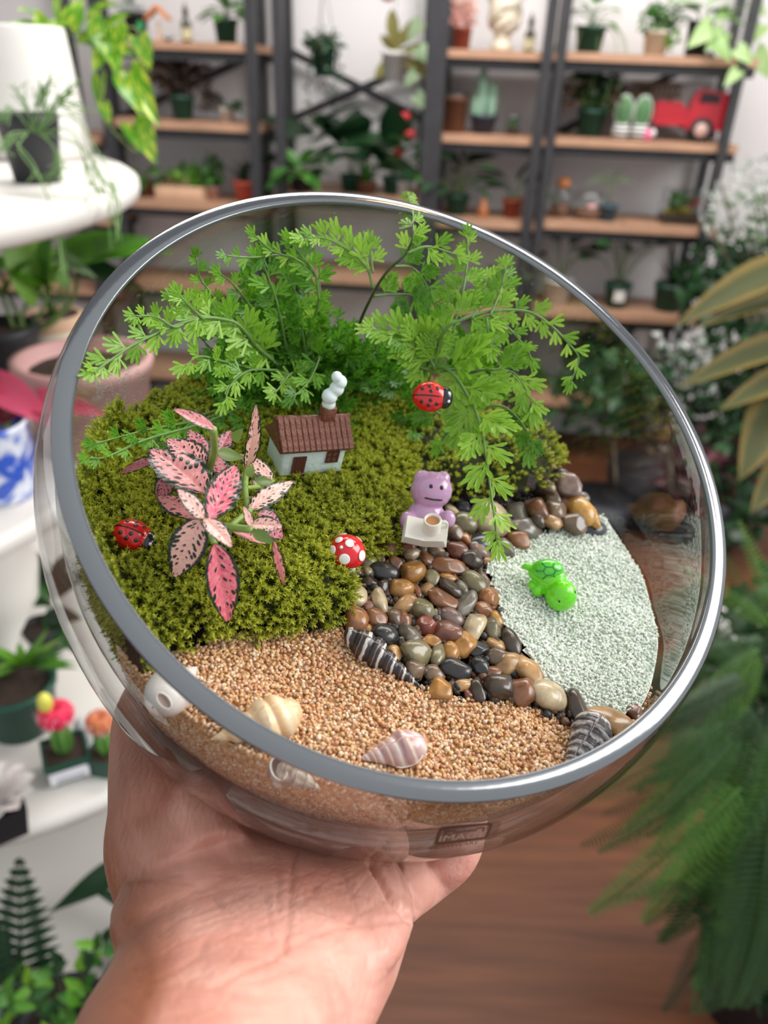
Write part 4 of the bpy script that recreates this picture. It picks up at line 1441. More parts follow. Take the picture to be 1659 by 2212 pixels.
def inside(X, Y, pg):
    r = np.zeros(X.shape, bool)
    n = len(pg)
    for i in range(n):
        x1, y1 = pg[i]
        x2, y2 = pg[(i + 1) % n]
        c = ((y1 > Y) != (y2 > Y)) & (X < (x2 - x1) * (Y - y1) / (y2 - y1 + 1e-12) + x1)
        r ^= c
    return r


def edgedist(X, Y, pg):
    d = np.full(X.shape, 9.0)
    n = len(pg)
    for i in range(n):
        a, bq = pg[i], pg[(i + 1) % n]
        e = bq - a
        t = np.clip(((X - a[0]) * e[0] + (Y - a[1]) * e[1]) / (e @ e + 1e-12), 0, 1)
        d = np.minimum(d, np.hypot(X - a[0] - t * e[0], Y - a[1] - t * e[1]))
    return d


SI = BOWL_I @ W(SPHI)                      # the hollow's centre in the bowl's frame


def disc_r(h):
    return math.sqrt(SPH_RI ** 2 - (h - SI.z) ** 2)


SAND = poly([(296, 1468), (375, 1408), (440, 1390), (500, 1372), (640, 1362), (738, 1352), (752, 1384), (800, 1440), (915, 1488), (1010, 1512), (1100, 1518), (1180, 1538), (1240, 1562), (1300, 1572), (1392, 1548),
             (1450, 1600), (1300, 1800), (900, 1950), (500, 1850), (180, 1560)])
WHITE = poly([(1180, 1150), (1085, 1185), (1050, 1235), (1072, 1300), (1085, 1360), (1120, 1400), (1160, 1460), (1210, 1490), (1280, 1540), (1385, 1546), (1500, 1520), (1560, 1300), (1400, 1080), (1300, 1120), (1240, 1136)])
MOSS = poly([(300, 1462), (372, 1405), (440, 1386, .003), (490, 1366, .003), (560, 1366, .003), (640, 1356, .003), (700, 1346, .003), (742, 1322, .003), (762, 1282, .004), (752, 1238, .004), (764, 1205, .004), (800, 1190, .004),
             (866, 1168, .004), (872, 1120, .006), (890, 1076, .006), (985, 1066, .006), (1080, 1080, .006), (1150, 1074, .008), (1186, 1046, .01), (1206, 1000, .014), (1240, 950, .014), (1300, 800), (1000, 600), (400, 600), (40, 900), (40, 1300), (150, 1560)])
PEB = poly([(740, 1335), (762, 1290), (755, 1235), (780, 1195), (866, 1165), (890, 1080), (1080, 1085), (1186, 1040), (1260, 1000), (1330, 1120), (1240, 1140), (1180, 1155), (1085, 1190), (1052, 1240), (1078, 1310), (1090, 1370), (1170, 1470),
            (1290, 1545), (1360, 1580), (1240, 1570), (1100, 1522), (1010, 1515), (915, 1492), (800, 1440)])
rL = poly([(1165, 985, .02)])[0]


def moss_h(X, Y):
    d = edgedist(X, Y, MOSS)
    t = np.clip(d / .016, 0, 1)
    h = .0015 + .0105 * np.sqrt(t * (2 - t)) + np.clip(Y - .02, 0, 1) * .06
    h = h + .010 * np.exp(-((X - rL[0]) ** 2 + (Y - rL[1]) ** 2) / .0006)
    return h + .0016 * np.sin(X * 210 + 1) * np.sin(Y * 190) + .001 * np.sin(X * 420 + Y * 370)


def sand_h(X, Y):
    return .0007 * np.sin(X * 130 + 2) + .0007 * np.sin(Y * 170 + X * 60)


def ground(px, py):
    """bowl-frame point of the moss surface under a picture point"""
    h = .01
    for _ in range(12):
        q = B(px, py, h)
        h = .5 * h + .5 * float(moss_h(np.array([q.x]), np.array([q.y]))[0])
    return B(px, py, h), h


# soil: the whole filling under everything
nr, na = 26, 96
RS_ = SPH_RI - .0018
V, Fc = [(0, 0, -.0035)], []
for i in range(1, nr + 1):
    for j in range(na):
        a = 2 * PI * j / na
        rr = (disc_r(0) - .0018) * i / nr
        V.append((SI.x + rr * math.cos(a), SI.y + rr * math.sin(a), -.0035))
for j in range(na):
    Fc.append((0, 1 + j, 1 + (j + 1) % na))
for i in range(nr - 1):
    for j in range(na):
        p, q = 1 + i * na + j, 1 + i * na + (j + 1) % na
        Fc.append((p, p + na, q + na, q))
lat0 = math.asin(SI.z / SPH_RI)
base = 1 + (nr - 1) * na
for i in range(1, 21):
    la = lat0 + (PI / 2 - lat0) * i / 20
    for j in range(na):
        a = 2 * PI * j / na
        V.append((SI.x + RS_ * math.cos(la) * math.cos(a), SI.y + RS_ * math.cos(la) * math.sin(a), SI.z - RS_ * math.sin(la)))
for i in range(20):
    for j in range(na):
        p, q = base + i * na + j, base + i * na + (j + 1) % na
        Fc.append((p, p + na, q + na, q))
m_earth = mat('dark_earth', (50, 38, 30), .9, .5, 140, bump=.8, bscale=300)
tag(MB().add(V, Fc).build('soil', m_earth, M=BOWL), 'dark earth filling the bowl under moss, sand and pebbles', 'soil', None, 'stuff')

ICO = bmesh.new()
bmesh.ops.create_icosphere(ICO, subdivisions=1, radius=1.0)
ICO_V = np.array([v.co[:] for v in ICO.verts])
ICO_F = np.array([[v.index for v in f.verts] for f in ICO.faces])
ICO.free()


def grainmat(name, cols, rough=.35, sp=.5):
    m, nt, b = newmat(name)
    N, L = nt.nodes, nt.links
    ge, rp = N.new('ShaderNodeNewGeometry'), N.new('ShaderNodeValToRGB')
    rp.color_ramp.interpolation = 'CONSTANT'
    el = rp.color_ramp.elements
    while len(el) < len(cols):
        el.new(.5)
    for i, c in enumerate(cols):
        el[i].position = i / len(cols)
        el[i].color = lin(c)
    L.new(ge.outputs['Random Per Island'], rp.inputs['Fac'])
    L.new(rp.outputs['Color'], b.inputs['Base Color'])
    b.inputs['Roughness'].default_value = rough
    b.inputs['Specular IOR Level'].default_value = sp
    return m


def disc_points(n, pg, margin=.0012):
    a = rng.random(n) * 2 * PI
    r_ = np.sqrt(rng.random(n)) * (disc_r(0) - margin)
    X, Y = SI.x + r_ * np.cos(a), SI.y + r_ * np.sin(a)
    k = inside(X, Y, pg)
    return X[k], Y[k]


def grains(name, pg, n, size, m, label, side=None, hoff=0.0, under=None):
    X, Y = disc_points(n, pg)
    Z = sand_h(X, Y) + hoff + (rng.random(len(X)) - .6) * size * 1.1
    Pn = np.stack([X, Y, Z], 1)
    if side:
        a = np.radians(rng.uniform(side[0], side[1], side[2]))
        la = rng.uniform(lat0 - .02, .95, side[2])
        rr = SPH_RI - size * .3
        Pn = np.concatenate([Pn, np.stack([SI.x + rr * np.cos(la) * np.cos(a), SI.y + rr * np.cos(la) * np.sin(a), SI.z - rr * np.sin(la)], 1)])
    k = len(Pn)
    s = size * (.38 + .34 * rng.random((k, 3)))
    BVv = ICO_V * (1 + .18 * rng.standard_normal((len(ICO_V), 1)))
    me = scatter(name, BVv, ICO_F, Pn, randrot(k), s, m)
    o = link(name, me, None, BOWL)
    return tag(o, label, 'sand', None, 'stuff')


TAN = [(230, 192, 150), (210, 166, 120), (228, 200, 166), (214, 174, 130), (202, 146, 104), (232, 212, 186), (216, 160, 104), (206, 160, 116), (224, 190, 152), (190, 138, 104), (218, 178, 140), (228, 202, 170), (212, 170, 110), (176, 124, 92), (220, 180, 136)]
m_sand = grainmat('tan_sand', TAN, .32)
m_wsand = grainmat('pale_green_sand', [(230, 234, 222), (242, 243, 236), (218, 226, 210), (236, 239, 228), (206, 216, 198), (244, 246, 240), (226, 232, 218), (196, 206, 188)], .3)


def bed(pg, hoff, m, name, parent, side=None):
    """a closed skin under the grains so that no earth shows between them"""
    g = MB()
    nr, na = 40, 160
    R0 = disc_r(0) - .0006
    for i in range(nr):
        for j in range(na):
            r0, r1 = R0 * i / nr, R0 * (i + 1) / nr
            a0, a1 = 2 * PI * j / na, 2 * PI * (j + 1) / na
            xm, ym = SI.x + (r0 + r1) / 2 * math.cos((a0 + a1) / 2), SI.y + (r0 + r1) / 2 * math.sin((a0 + a1) / 2)
            if inside(np.array([xm]), np.array([ym]), pg)[0]:
                v = []
                for rr, aa in ((r0, a0), (r1, a0), (r1, a1), (r0, a1)):
                    x, y = SI.x + rr * math.cos(aa), SI.y + rr * math.sin(aa)
                    v.append((x, y, float(sand_h(np.array([x]), np.array([y]))[0]) + hoff))
                g.add(v, [(0, 1, 2, 3)])
    if side:
        for i in range(14):
            for j in range(60):
                v = []
                for di, dj in ((0, 0), (1, 0), (1, 1), (0, 1)):
                    la = lat0 - .01 + (1.0 - lat0) * (i + di) / 14
                    a = math.radians(side[0] + (side[1] - side[0]) * (j + dj) / 60)
                    rr = SPH_RI - .0004
                    v.append((SI.x + rr * math.cos(la) * math.cos(a), SI.y + rr * math.cos(la) * math.sin(a), SI.z - rr * math.sin(la)))
                g.add(v, [(0, 1, 2, 3)])
    o = g.build(name, m, parent, True)
    o['kind'] = 'stuff'
    return o


o = grains('tan_sand', SAND, 62000, .00125, m_sand, 'coarse tan sand beach along the front of the bowl', (222, 330, 9000))
bed(SAND, -.0006, mat('sand_bed', (204, 160, 116), .9, .2, 400), 'sand_bed', o, (222, 330))
o = grains('pale_sand', WHITE, 70000, .00098, m_wsand, 'pale greenish white sand around the green turtle', None, .0016)
bed(WHITE, .001, mat('pale_sand_bed', (222, 230, 218), .9, .1, 400), 'sand_bed', o)

# ------------------------------------------------------------------ moss
sv, sf, sa = [], [], []


def tri(a, bq, c, ta, tb, tc_):
    i = len(sv)
    sv.extend([a, bq, c]); sa.extend([ta, tb, tc_]); sf.append((i, i + 1, i + 2))


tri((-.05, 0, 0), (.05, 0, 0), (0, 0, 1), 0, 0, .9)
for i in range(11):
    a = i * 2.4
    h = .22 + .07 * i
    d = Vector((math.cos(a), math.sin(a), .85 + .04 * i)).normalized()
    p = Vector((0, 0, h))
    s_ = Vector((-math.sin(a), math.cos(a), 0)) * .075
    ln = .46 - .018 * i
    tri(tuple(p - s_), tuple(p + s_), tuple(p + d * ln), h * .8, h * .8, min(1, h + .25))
m_moss, nt, b = newmat('moss_green')
N, L = nt.nodes, nt.links
at, rp, ge = N.new('ShaderNodeAttribute'), N.new('ShaderNodeValToRGB'), N.new('ShaderNodeTexCoord')
at.attribute_name = 'tint'
no = N.new('ShaderNodeTexNoise')
no.inputs['Scale'].default_value = 26
no.inputs['Detail'].default_value = 5
L.new(ge.outputs['Object'], no.inputs['Vector'])
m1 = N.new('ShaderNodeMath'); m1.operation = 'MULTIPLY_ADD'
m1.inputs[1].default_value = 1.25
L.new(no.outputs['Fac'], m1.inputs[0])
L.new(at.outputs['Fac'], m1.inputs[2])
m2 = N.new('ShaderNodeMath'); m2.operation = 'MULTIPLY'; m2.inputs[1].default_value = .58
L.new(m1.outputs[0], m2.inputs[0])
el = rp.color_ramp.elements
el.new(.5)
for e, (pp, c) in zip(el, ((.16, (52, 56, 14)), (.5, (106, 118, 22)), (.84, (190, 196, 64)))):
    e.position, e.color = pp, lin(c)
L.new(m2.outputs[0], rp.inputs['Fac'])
L.new(rp.outputs['Color'], b.inputs['Base Color'])
b.inputs['Roughness'].default_value = .5
tr, ms = N.new('ShaderNodeBsdfTranslucent'), N.new('ShaderNodeMixShader')
L.new(rp.outputs['Color'], tr.inputs['Color'])
ms.inputs[0].default_value = .35
L.new(b.outputs[0], ms.inputs[1]); L.new(tr.outputs[0], ms.inputs[2]); L.new(ms.outputs[0], N['Material Output'].inputs['Surface'])


def align(nrm, spin):
    """rotations that take z to each nrm"""
    z = nrm / np.linalg.norm(nrm, axis=1)[:, None]
    x = np.cross(z, np.array([.3, .9, .1]))
    x /= np.linalg.norm(x, axis=1)[:, None]
    y = np.cross(z, x)
    c, s = np.cos(spin)[:, None], np.sin(spin)[:, None]
    return np.stack([x * c + y * s, y * c - x * s, z], 2)


def mossbed(name, label, cond, n, ln, lean, side=None):
    a = rng.random(n) * 2 * PI
    r_ = np.sqrt(rng.random(n)) * .1135
    X, Y = SI.x + r_ * np.cos(a), SI.y + r_ * np.sin(a)
    k = inside(X, Y, MOSS) & cond(X, Y)
    X, Y = X[k], Y[k]
    H = moss_h(X, Y)
    k = np.hypot(X - SI.x, Y - SI.y) < np.sqrt(np.maximum(SPH_RI ** 2 - (H - SI.z) ** 2, 0)) - .0015
    X, Y, H = X[k], Y[k], H[k]
    e = 1e-4
    nx, ny = -(moss_h(X + e, Y) - H) / e, -(moss_h(X, Y + e) - H) / e
    nn = np.stack([np.clip(nx, -1, 1) + lean[0], np.clip(ny, -1, 1) + lean[1], np.ones(len(X))], 1) + rng.normal(size=(len(X), 3)) * .33
    s = ln * (.55 + .75 * rng.random(len(X)))
    pos = np.stack([X, Y, H - .001], 1)
    if side:                                   # the skirt of moss pressed against the glass
        m_ = side[2]
        a2 = np.radians(rng.uniform(side[0], side[1], m_))
        la = rng.uniform(-.08, .34, m_) * (.35 + .65 * rng.random(m_))
        rr = SPH_RI - .0028 - .002 * rng.random(m_)
        u = np.stack([np.cos(la) * np.cos(a2), np.cos(la) * np.sin(a2), -np.sin(la)], 1)
        pos = np.concatenate([pos, u * rr[:, None] + np.array([SI.x, SI.y, SI.z])])
        nn = np.concatenate([nn, u * .25 + np.array([-.1, -.5, .45]) + rng.normal(size=(m_, 3)) * .4])
        s = np.concatenate([s, ln * (.5 + .5 * rng.random(m_))])
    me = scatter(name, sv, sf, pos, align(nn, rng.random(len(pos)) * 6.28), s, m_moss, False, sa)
    o = tag(link(name, me, None, BOWL), label, 'moss', None, 'stuff')
    g = MB()
    st_ = .0032
    idx = {}
    xs = np.arange(-.114, .114, st_)
    for i, x in enumerate(xs):
        for j, y in enumerate(xs):
            A = np.array([x + SI.x]), np.array([y + SI.y])
            if inside(*A, MOSS)[0] and cond(*A)[0]:
                h = float(moss_h(*A)[0]) - .0008
                if math.hypot(x, y) < math.sqrt(max(SPH_RI ** 2 - (h - SI.z) ** 2, 0)) - .0008:
                    idx[i, j] = len(g.v)
                    g.v.append((A[0][0], A[1][0], h))
    for (i, j) in idx:
        q = [(i, j), (i + 1, j), (i + 1, j + 1), (i, j + 1)]
        if all(z_ in idx for z_ in q):
            g.f.append(tuple(idx[z_] for z_ in q))
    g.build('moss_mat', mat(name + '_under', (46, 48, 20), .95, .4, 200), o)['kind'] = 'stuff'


split = poly([(893, 985, .012)])[0][0]
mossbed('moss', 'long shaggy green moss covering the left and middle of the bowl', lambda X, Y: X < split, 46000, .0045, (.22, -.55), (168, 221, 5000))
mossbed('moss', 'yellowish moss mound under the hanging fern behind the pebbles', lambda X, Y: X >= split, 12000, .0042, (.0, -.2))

# ------------------------------------------------------------------ pebbles
CN = dict(k=('black', (44, 44, 46)), b=('brown', (122, 80, 52)), r=('reddish brown', (116, 72, 58)), R=('brick red', (124, 62, 48)), a=('amber', (170, 122, 62)), g=('grey', (116, 110, 100)), d=('dark brown', (66, 54, 44)),
          c=('cream', (186, 170, 140)), t=('tan', (172, 134, 88)), o=('orange', (150, 100, 60)), y=('yellow', (198, 150, 78)), v=('olive grey', (124, 116, 86)), p=('mauve grey', (128, 106, 100)), n=('blue-black', (50, 54, 62)), w=('greyish brown', (112, 92, 74)))
SH = {'o': 'round', 'l': 'long', 'f': 'flat oval', 'x': 'angular', 'u': 'lumpy'}
A5, A2, A4 = (740, 1130, 4.366), (650, 780, 2.552), (700, 1250, 2.074)
PB = [(A5, 420, 195, 100, 112, 0, 'b', 'x'), (A5, 605, 222, 80, 74, 20, 'r', 'x'), (A5, 660, 295, 85, 62, -35, 'c', 'x'), (A5, 505, 375, 72, 68, 0, 'b', 'u'), (A5, 222, 345, 95, 78, 10, 'v', 'x'), (A5, 352, 340, 56, 56, 0, 'w', 'x'),
      (A5, 232, 450, 72, 56, 0, 'v', 'o'), (A5, 385, 458, 125, 76, 16, 'k', 'f'), (A5, 660, 455, 112, 105, -50, 'a', 'o'), (A5, 785, 342, 76, 62, 0, 'b', 'u'), (A5, 890, 278, 76, 68, 30, 'w', 'x'), (A5, 1085, 258, 98, 76, 20, 'r', 'x'),
      (A5, 1165, 168, 60, 74, 0, 'o', 'x'), (A5, 1055, 82, 90, 80, 0, 'w', 'x'), (A5, 1300, 190, 115, 82, -20, 'n', 'f'), (A5, 1290, 262, 92, 70, 30, 'p', 'o'), (A5, 1218, 345, 102, 84, -30, 'd', 'x'), (A5, 1010, 405, 178, 74, 4, 'b', 'l'),
      (A5, 835, 522, 78, 76, 0, 'v', 'x'), (A5, 1005, 522, 98, 44, 0, 'a', 'l'), (A5, 1010, 622, 118, 78, 30, 'd', 'x'), (A5, 1120, 612, 54, 70, 0, 'g', 'o'), (A5, 1248, 572, 112, 88, 42, 'v', 'f'), (A5, 1338, 532, 98, 52, 70, 'w', 'l'),
      (A5, 562, 620, 136, 88, 4, 'a', 'x'), (A5, 690, 632, 44, 82, 0, 'b', 'o'), (A5, 800, 638, 68, 62, -30, 't', 'x'), (A5, 930, 718, 142, 84, 22, 'b', 'x'), (A5, 1155, 770, 138, 74, -48, 'g', 'l'), (A5, 1380, 702, 98, 80, 0, 'o', 'u'),
      (A5, 1335, 818, 86, 68, 20, 'o', 'x'), (A5, 1450, 905, 95, 48, 65, 'y', 'l'), (A5, 590, 766, 112, 66, -18, 't', 'f'), (A5, 755, 810, 97, 90, 0, 'v', 'o'), (A5, 345, 720, 122, 78, 76, 'c', 'x'), (A5, 122, 668, 98, 106, 0, 'c', 'o'),
      (A5, 240, 790, 56, 66, 0, 'r', 'x'), (A5, 118, 905, 116, 112, 0, 'o', 'u'), (A5, 322, 902, 92, 84, 30, 'b', 'x'), (A5, 240, 1010, 52, 48, 0, 'a', 'o'), (A5, 395, 1062, 117, 98, -20, 'k', 'o'), (A5, 480, 890, 76, 78, 0, 'w', 'x'),
      (A5, 570, 915, 92, 80, 30, 'b', 'x'), (A5, 625, 1060, 98, 108, 0, 'g', 'x'), (A5, 790, 972, 98, 88, 30, 'R', 'x'), (A5, 985, 1035, 145, 90, 12, 'r', 'u'), (A5, 880, 872, 50, 60, 0, 'g', 'o'), (A5, 1025, 892, 98, 74, 32, 'p', 'f'),
      (A5, 1250, 982, 138, 94, -72, 'c', 'f'), (A5, 1410, 990, 88, 98, 0, 'v', 'x'), (A5, 1145, 1146, 112, 102, -55, 'a', 'x'), (A5, 820, 1120, 94, 60, 12, 'a', 'x'), (A5, 692, 1238, 132, 116, 20, 'v', 'x'), (A5, 900, 1240, 112, 66, -72, 'v', 'f'),
      (A5, 1025, 1228, 74, 84, 0, 'a', 'o'), (A5, 1275, 1196, 98, 78, -28, 'k', 'x'), (A5, 1450, 1146, 88, 54, 15, 't', 'l'), (A5, 1460, 1252, 116, 76, 8, 'w', 'x'), (A5, 1592, 1132, 122, 78, 62, 'd', 'f'), (A5, 480, 1226, 68, 72, 0, 't', 'o'),
      (A5, 1075, 1382, 146, 94, 4, 'k', 'x'), (A5, 1300, 1352, 84, 78, 0, 'k', 'x'), (A5, 680, 1385, 92, 84, 20, 'w', 'x'), (A5, 866, 1418, 97, 66, 5, 'w', 'f'), (A5, 930, 1560, 124, 92, -10, 'a', 'x'), (A5, 1140, 1522, 112, 48, -12, 't', 'l'),
      (A5, 1560, 1332, 112, 94, -30, 't', 'x'), (A5, 1400, 1412, 98, 56, 10, 'b', 'l'), (A5, 1490, 1542, 128, 124, -30, 'd', 'x'), (A5, 1290, 1572, 58, 88, 0, 'd', 'x'), (A5, 1190, 1615, 46, 40, 0, 'r', 'u'), (A5, 1382, 362, 74, 46, -20, 't', 'x'),
      (A5, 760, 246, 48, 42, 0, 'g', 'o'), (A5, 150, 450, 44, 44, 0, 'p', 'x'), (A5, 270, 560, 80, 50, 10, 'd', 'x'), (A5, 390, 600, 60, 60, 0, 'd', 'o'), (A5, 560, 1120, 60, 60, 0, 'd', 'o'), (A5, 470, 1130, 50, 40, 0, 'k', 'o'),
      (A2, 1045, 875, 96, 84, 20, 'c', 'f'), (A2, 898, 898, 62, 58, 30, 'v', 'o'), (A2, 962, 912, 30, 52, -20, 'o', 'x'), (A2, 840, 848, 42, 62, 0, 'c', 'x'), (A2, 888, 812, 44, 58, 0, 'n', 'x'), (A2, 1190, 840, 66, 70, 0, 'g', 'x'),
      (A2, 1232, 922, 96, 58, -15, 'g', 'x'), (A2, 1298, 814, 58, 66, 0, 'b', 'x'), (A2, 1402, 832, 64, 58, 10, 'w', 'x'), (A2, 1470, 785, 56, 36, 0, 'r', 'l'), (A2, 1470, 692, 64, 64, 0, 'p', 'u'), (A2, 1430, 640, 46, 46, 0, 'd', 'o'),
      (A2, 1378, 742, 50, 58, 0, 'w', 'x'), (A2, 1542, 826, 76, 58, 50, 'y', 'f'), (A2, 1598, 852, 72, 38, 60, 'y', 'l'), (A2, 1390, 890, 72, 36, 4, 't', 'x'), (A2, 1506, 898, 60, 50, 20, 'w', 'x'), (A2, 1612, 922, 78, 44, -12, 'n', 'f'),
      (A2, 1198, 985, 54, 58, 0, 'o', 'x'), (A2, 1126, 1036, 52, 54, 0, 'g', 'x'), (A2, 1130, 900, 40, 50, 0, 'w', 'x'), (A2, 985, 800, 60, 50, 0, 'd', 'x'), (A2, 1350, 690, 44, 50, 0, 'w', 'x'), (A2, 1370, 570, 26, 60, 10, 'y', 'l'), (A2, 1546, 752, 40, 30, 0, 'g', 'o'), (A2, 1310, 880, 40, 34, 0, 'd', 'o'),
      (A4, 1006, 522, 76, 56, 14, 'c', 'f'), (A4, 1134, 580, 50, 66, 0, 'd', 'x'), (A4, 1274, 642, 100, 54, 14, 't', 'l'), (A4, 882, 504, 62, 56, -40, 'b', 'x'), (A4, 906, 412, 66, 52, 55, 't', 'l'), (A4, 688, 500, 34, 46, 0, 'd', 'x'), (A4, 1392, 592, 36, 30, 0, 'r', 'u')]
m_peb, nt, b = newmat('wet_pebble')
N, L = nt.nodes, nt.links
oi, tc, no, hs = N.new('ShaderNodeObjectInfo'), N.new('ShaderNodeTexCoord'), N.new('ShaderNodeTexNoise'), N.new('ShaderNodeMix')
hs.data_type = 'RGBA'; hs.blend_type = 'MULTIPLY'
hs.inputs[0].default_value = 1
no.inputs['Scale'].default_value = 260
no.inputs['Detail'].default_value = 6
rp = N.new('ShaderNodeValToRGB')
rp.color_ramp.elements[0].position, rp.color_ramp.elements[1].position = .3, .72
rp.color_ramp.elements[0].color, rp.color_ramp.elements[1].color = (.6, .58, .56, 1), (1.25, 1.2, 1.12, 1)
va = N.new('ShaderNodeVectorMath')
L.new(tc.outputs['Object'], va.inputs[0]); L.new(oi.outputs['Location'], va.inputs[1])
L.new(va.outputs[0], no.inputs['Vector']); L.new(no.outputs['Fac'], rp.inputs['Fac'])
L.new(oi.outputs['Color'], hs.inputs[6]); L.new(rp.outputs['Color'], hs.inputs[7]); L.new(hs.outputs[2], b.inputs['Base Color'])
b.inputs['Roughness'].default_value = .3
b.inputs['Coat Weight'].default_value = .35
b.inputs['Coat Roughness'].default_value = .06
LMK = [('red toadstool', 740, 1215), ('white book', 914, 1150), ('banded turret shell', 830, 1430), ('green turtle', 1190, 1270), ('black shell by the rim', 1285, 1590), ('fern tip', 1073, 1180), ('moss mound at the back', 1200, 1010), ('sand beach', 1040, 1525)]
ORD = ['nearest', 'second nearest', 'third nearest', 'fourth nearest', 'fifth nearest', 'sixth nearest', 'seventh nearest', 'eighth nearest', 'ninth nearest', 'tenth nearest', 'eleventh nearest', 'twelfth nearest']


def pebble_mesh(seed, sh, ax):
    bm = bmesh.new()
    bmesh.ops.create_icosphere(bm, subdivisions=3, radius=1.0)
    r = random.Random(seed)
    off = Vector((r.uniform(-50, 50), r.uniform(-50, 50), r.uniform(-50, 50)))
    cuts = []
    for _ in range({'x': 12, 'u': 6, 'f': 2, 'o': 4, 'l': 7}[sh]):
        d = Vector((r.gauss(0, 1), r.gauss(0, 1), r.gauss(0, 1))).normalized()
        cuts.append((d, r.uniform(.66, .9)))
    amp = {'x': .10, 'u': .24, 'f': .05, 'o': .09, 'l': .14}[sh]
    fr = {'x': 1.2, 'u': 2.3, 'f': .9, 'o': 1.0, 'l': 1.3}[sh]
    for v in bm.verts:
        p = v.co.copy()
        p *= 1 + amp * noise.noise(p * fr + off) + .03 * noise.noise(p * 5 + off)
        for d, lim in cuts:
            e = p.dot(d) - lim
            if e > 0:
                p -= d * e * .95
        v.co = Vector((p.x * ax[0], p.y * ax[1], p.z * ax[2]))
    me = bpy.data.meshes.new('pebble')
    bm.to_mesh(me)
    bm.free()
    me.materials.append(m_peb)
    me.polygons.foreach_set('use_smooth', [True] * len(me.polygons))
    return me


pxs = []
for (A, X, Y, sa_, sb_, ang, col, shp) in PB:
    pxs.append((A[0] + X / A[2], A[1] + Y / A[2], sa_ / A[2], sb_ / A[2]))
for i, (A, X, Y, sa_, sb_, ang, col, shp) in enumerate(PB):
    px, py, a, bq = pxs[i]
    z = zof(P(px, py, .003))
    a, bq = a * z / F, bq * z / F
    hz = min(a, bq) * .85
    ca, s_ = math.cos(math.radians(ang)), math.sin(math.radians(ang))
    back = poly([(px, py)])[0]
    lift = .0075 if px > 1150 and py < 1060 else (.004 if px > 1150 and py < 1140 else .0)
    h = hz * .55 + lift
    c = P(px, py, h)
    xd = P(px + 10 * ca, py + 10 * s_, h) - c
    rr = random.Random(i)
    tilt = (UPB + Vector((rr.uniform(-.2, .2), rr.uniform(-.2, .2), 0))).normalized()
    fx = 1 + .35 * abs(s_)
    o = link('pebble', pebble_mesh(100 + i, shp, (a * 1.16 * fx, bq * 1.16 * (1.35 - .35 * abs(s_)), hz * 1.2)), None, frame(c, tilt, xd))
    cn, rgb = CN[col]
    kk = rr.uniform(.85, 1.15)
    o.color = mul(lin(rgb), kk)
    same = [j for j, q in enumerate(PB) if q[6] == col and q[7] == shp]
    lm = min(LMK, key=lambda q: math.hypot(q[1] - px, q[2] - py))
    rank = sorted(same, key=lambda j: math.hypot(pxs[j][0] - lm[1], pxs[j][1] - lm[2])).index(i)
    sz = 'large ' if sa_ * sb_ / A[2] ** 2 > 620 else ('small ' if sa_ * sb_ / A[2] ** 2 < 190 else '')
    tag(o, f'{sz}{SH[shp]} {cn} pebble, ' + ('beside' if len(same) == 1 else ORD[min(rank, 11)] + ' to') + f' the {lm[0]}', 'pebble', 'loose river pebbles between moss and sand')
X, Y = disc_points(9000, PEB)
k = len(X)
tag(link('gravel', scatter('gravel', ICO_V, ICO_F, np.stack([X, Y, -.001 + .002 * rng.random(k)], 1), randrot(k), .0009 + .0014 * rng.random((k, 3)),
    grainmat('dark_gravel', [(52, 44, 38), (74, 58, 46), (40, 38, 38), (92, 70, 52), (60, 54, 48), (106, 70, 50)], .4)), None, BOWL), 'fine dark gravel in the gaps under the pebbles', 'gravel', None, 'stuff')

# ------------------------------------------------------------------ the hand
def remesh(mb, voxel, it=4, name='body', adapt=None):
    me = mb.mesh('tmp', None, False)
    o = bpy.data.objects.new('tmp', me)
    COL.objects.link(o)
    r = o.modifiers.new('r', 'REMESH')
    r.mode, r.voxel_size = 'VOXEL', voxel
    s = o.modifiers.new('s', 'SMOOTH')
    s.factor, s.iterations = .5, it
    dg = bpy.context.evaluated_depsgraph_get()
    dg.update()
    out = bpy.data.meshes.new_from_object(o.evaluated_get(dg))
    bpy.data.objects.remove(o)
    bpy.data.meshes.remove(me)
    out.name = name
    out.polygons.foreach_set('use_smooth', [True] * len(out.polygons))
    return out


def under(px, py, rad):
    """camera-space point beyond the bowl where a finger of this radius touches the glass"""
    dn = ray(px, py).normalized()
    bq = dn.dot(SPH)
    disc = bq * bq - (SPH.length_squared - (SPH_R + rad) ** 2)
    return dn * (bq + math.sqrt(max(disc, 0)))


def cpt(px, py, z):
    return ray(px, py) * z


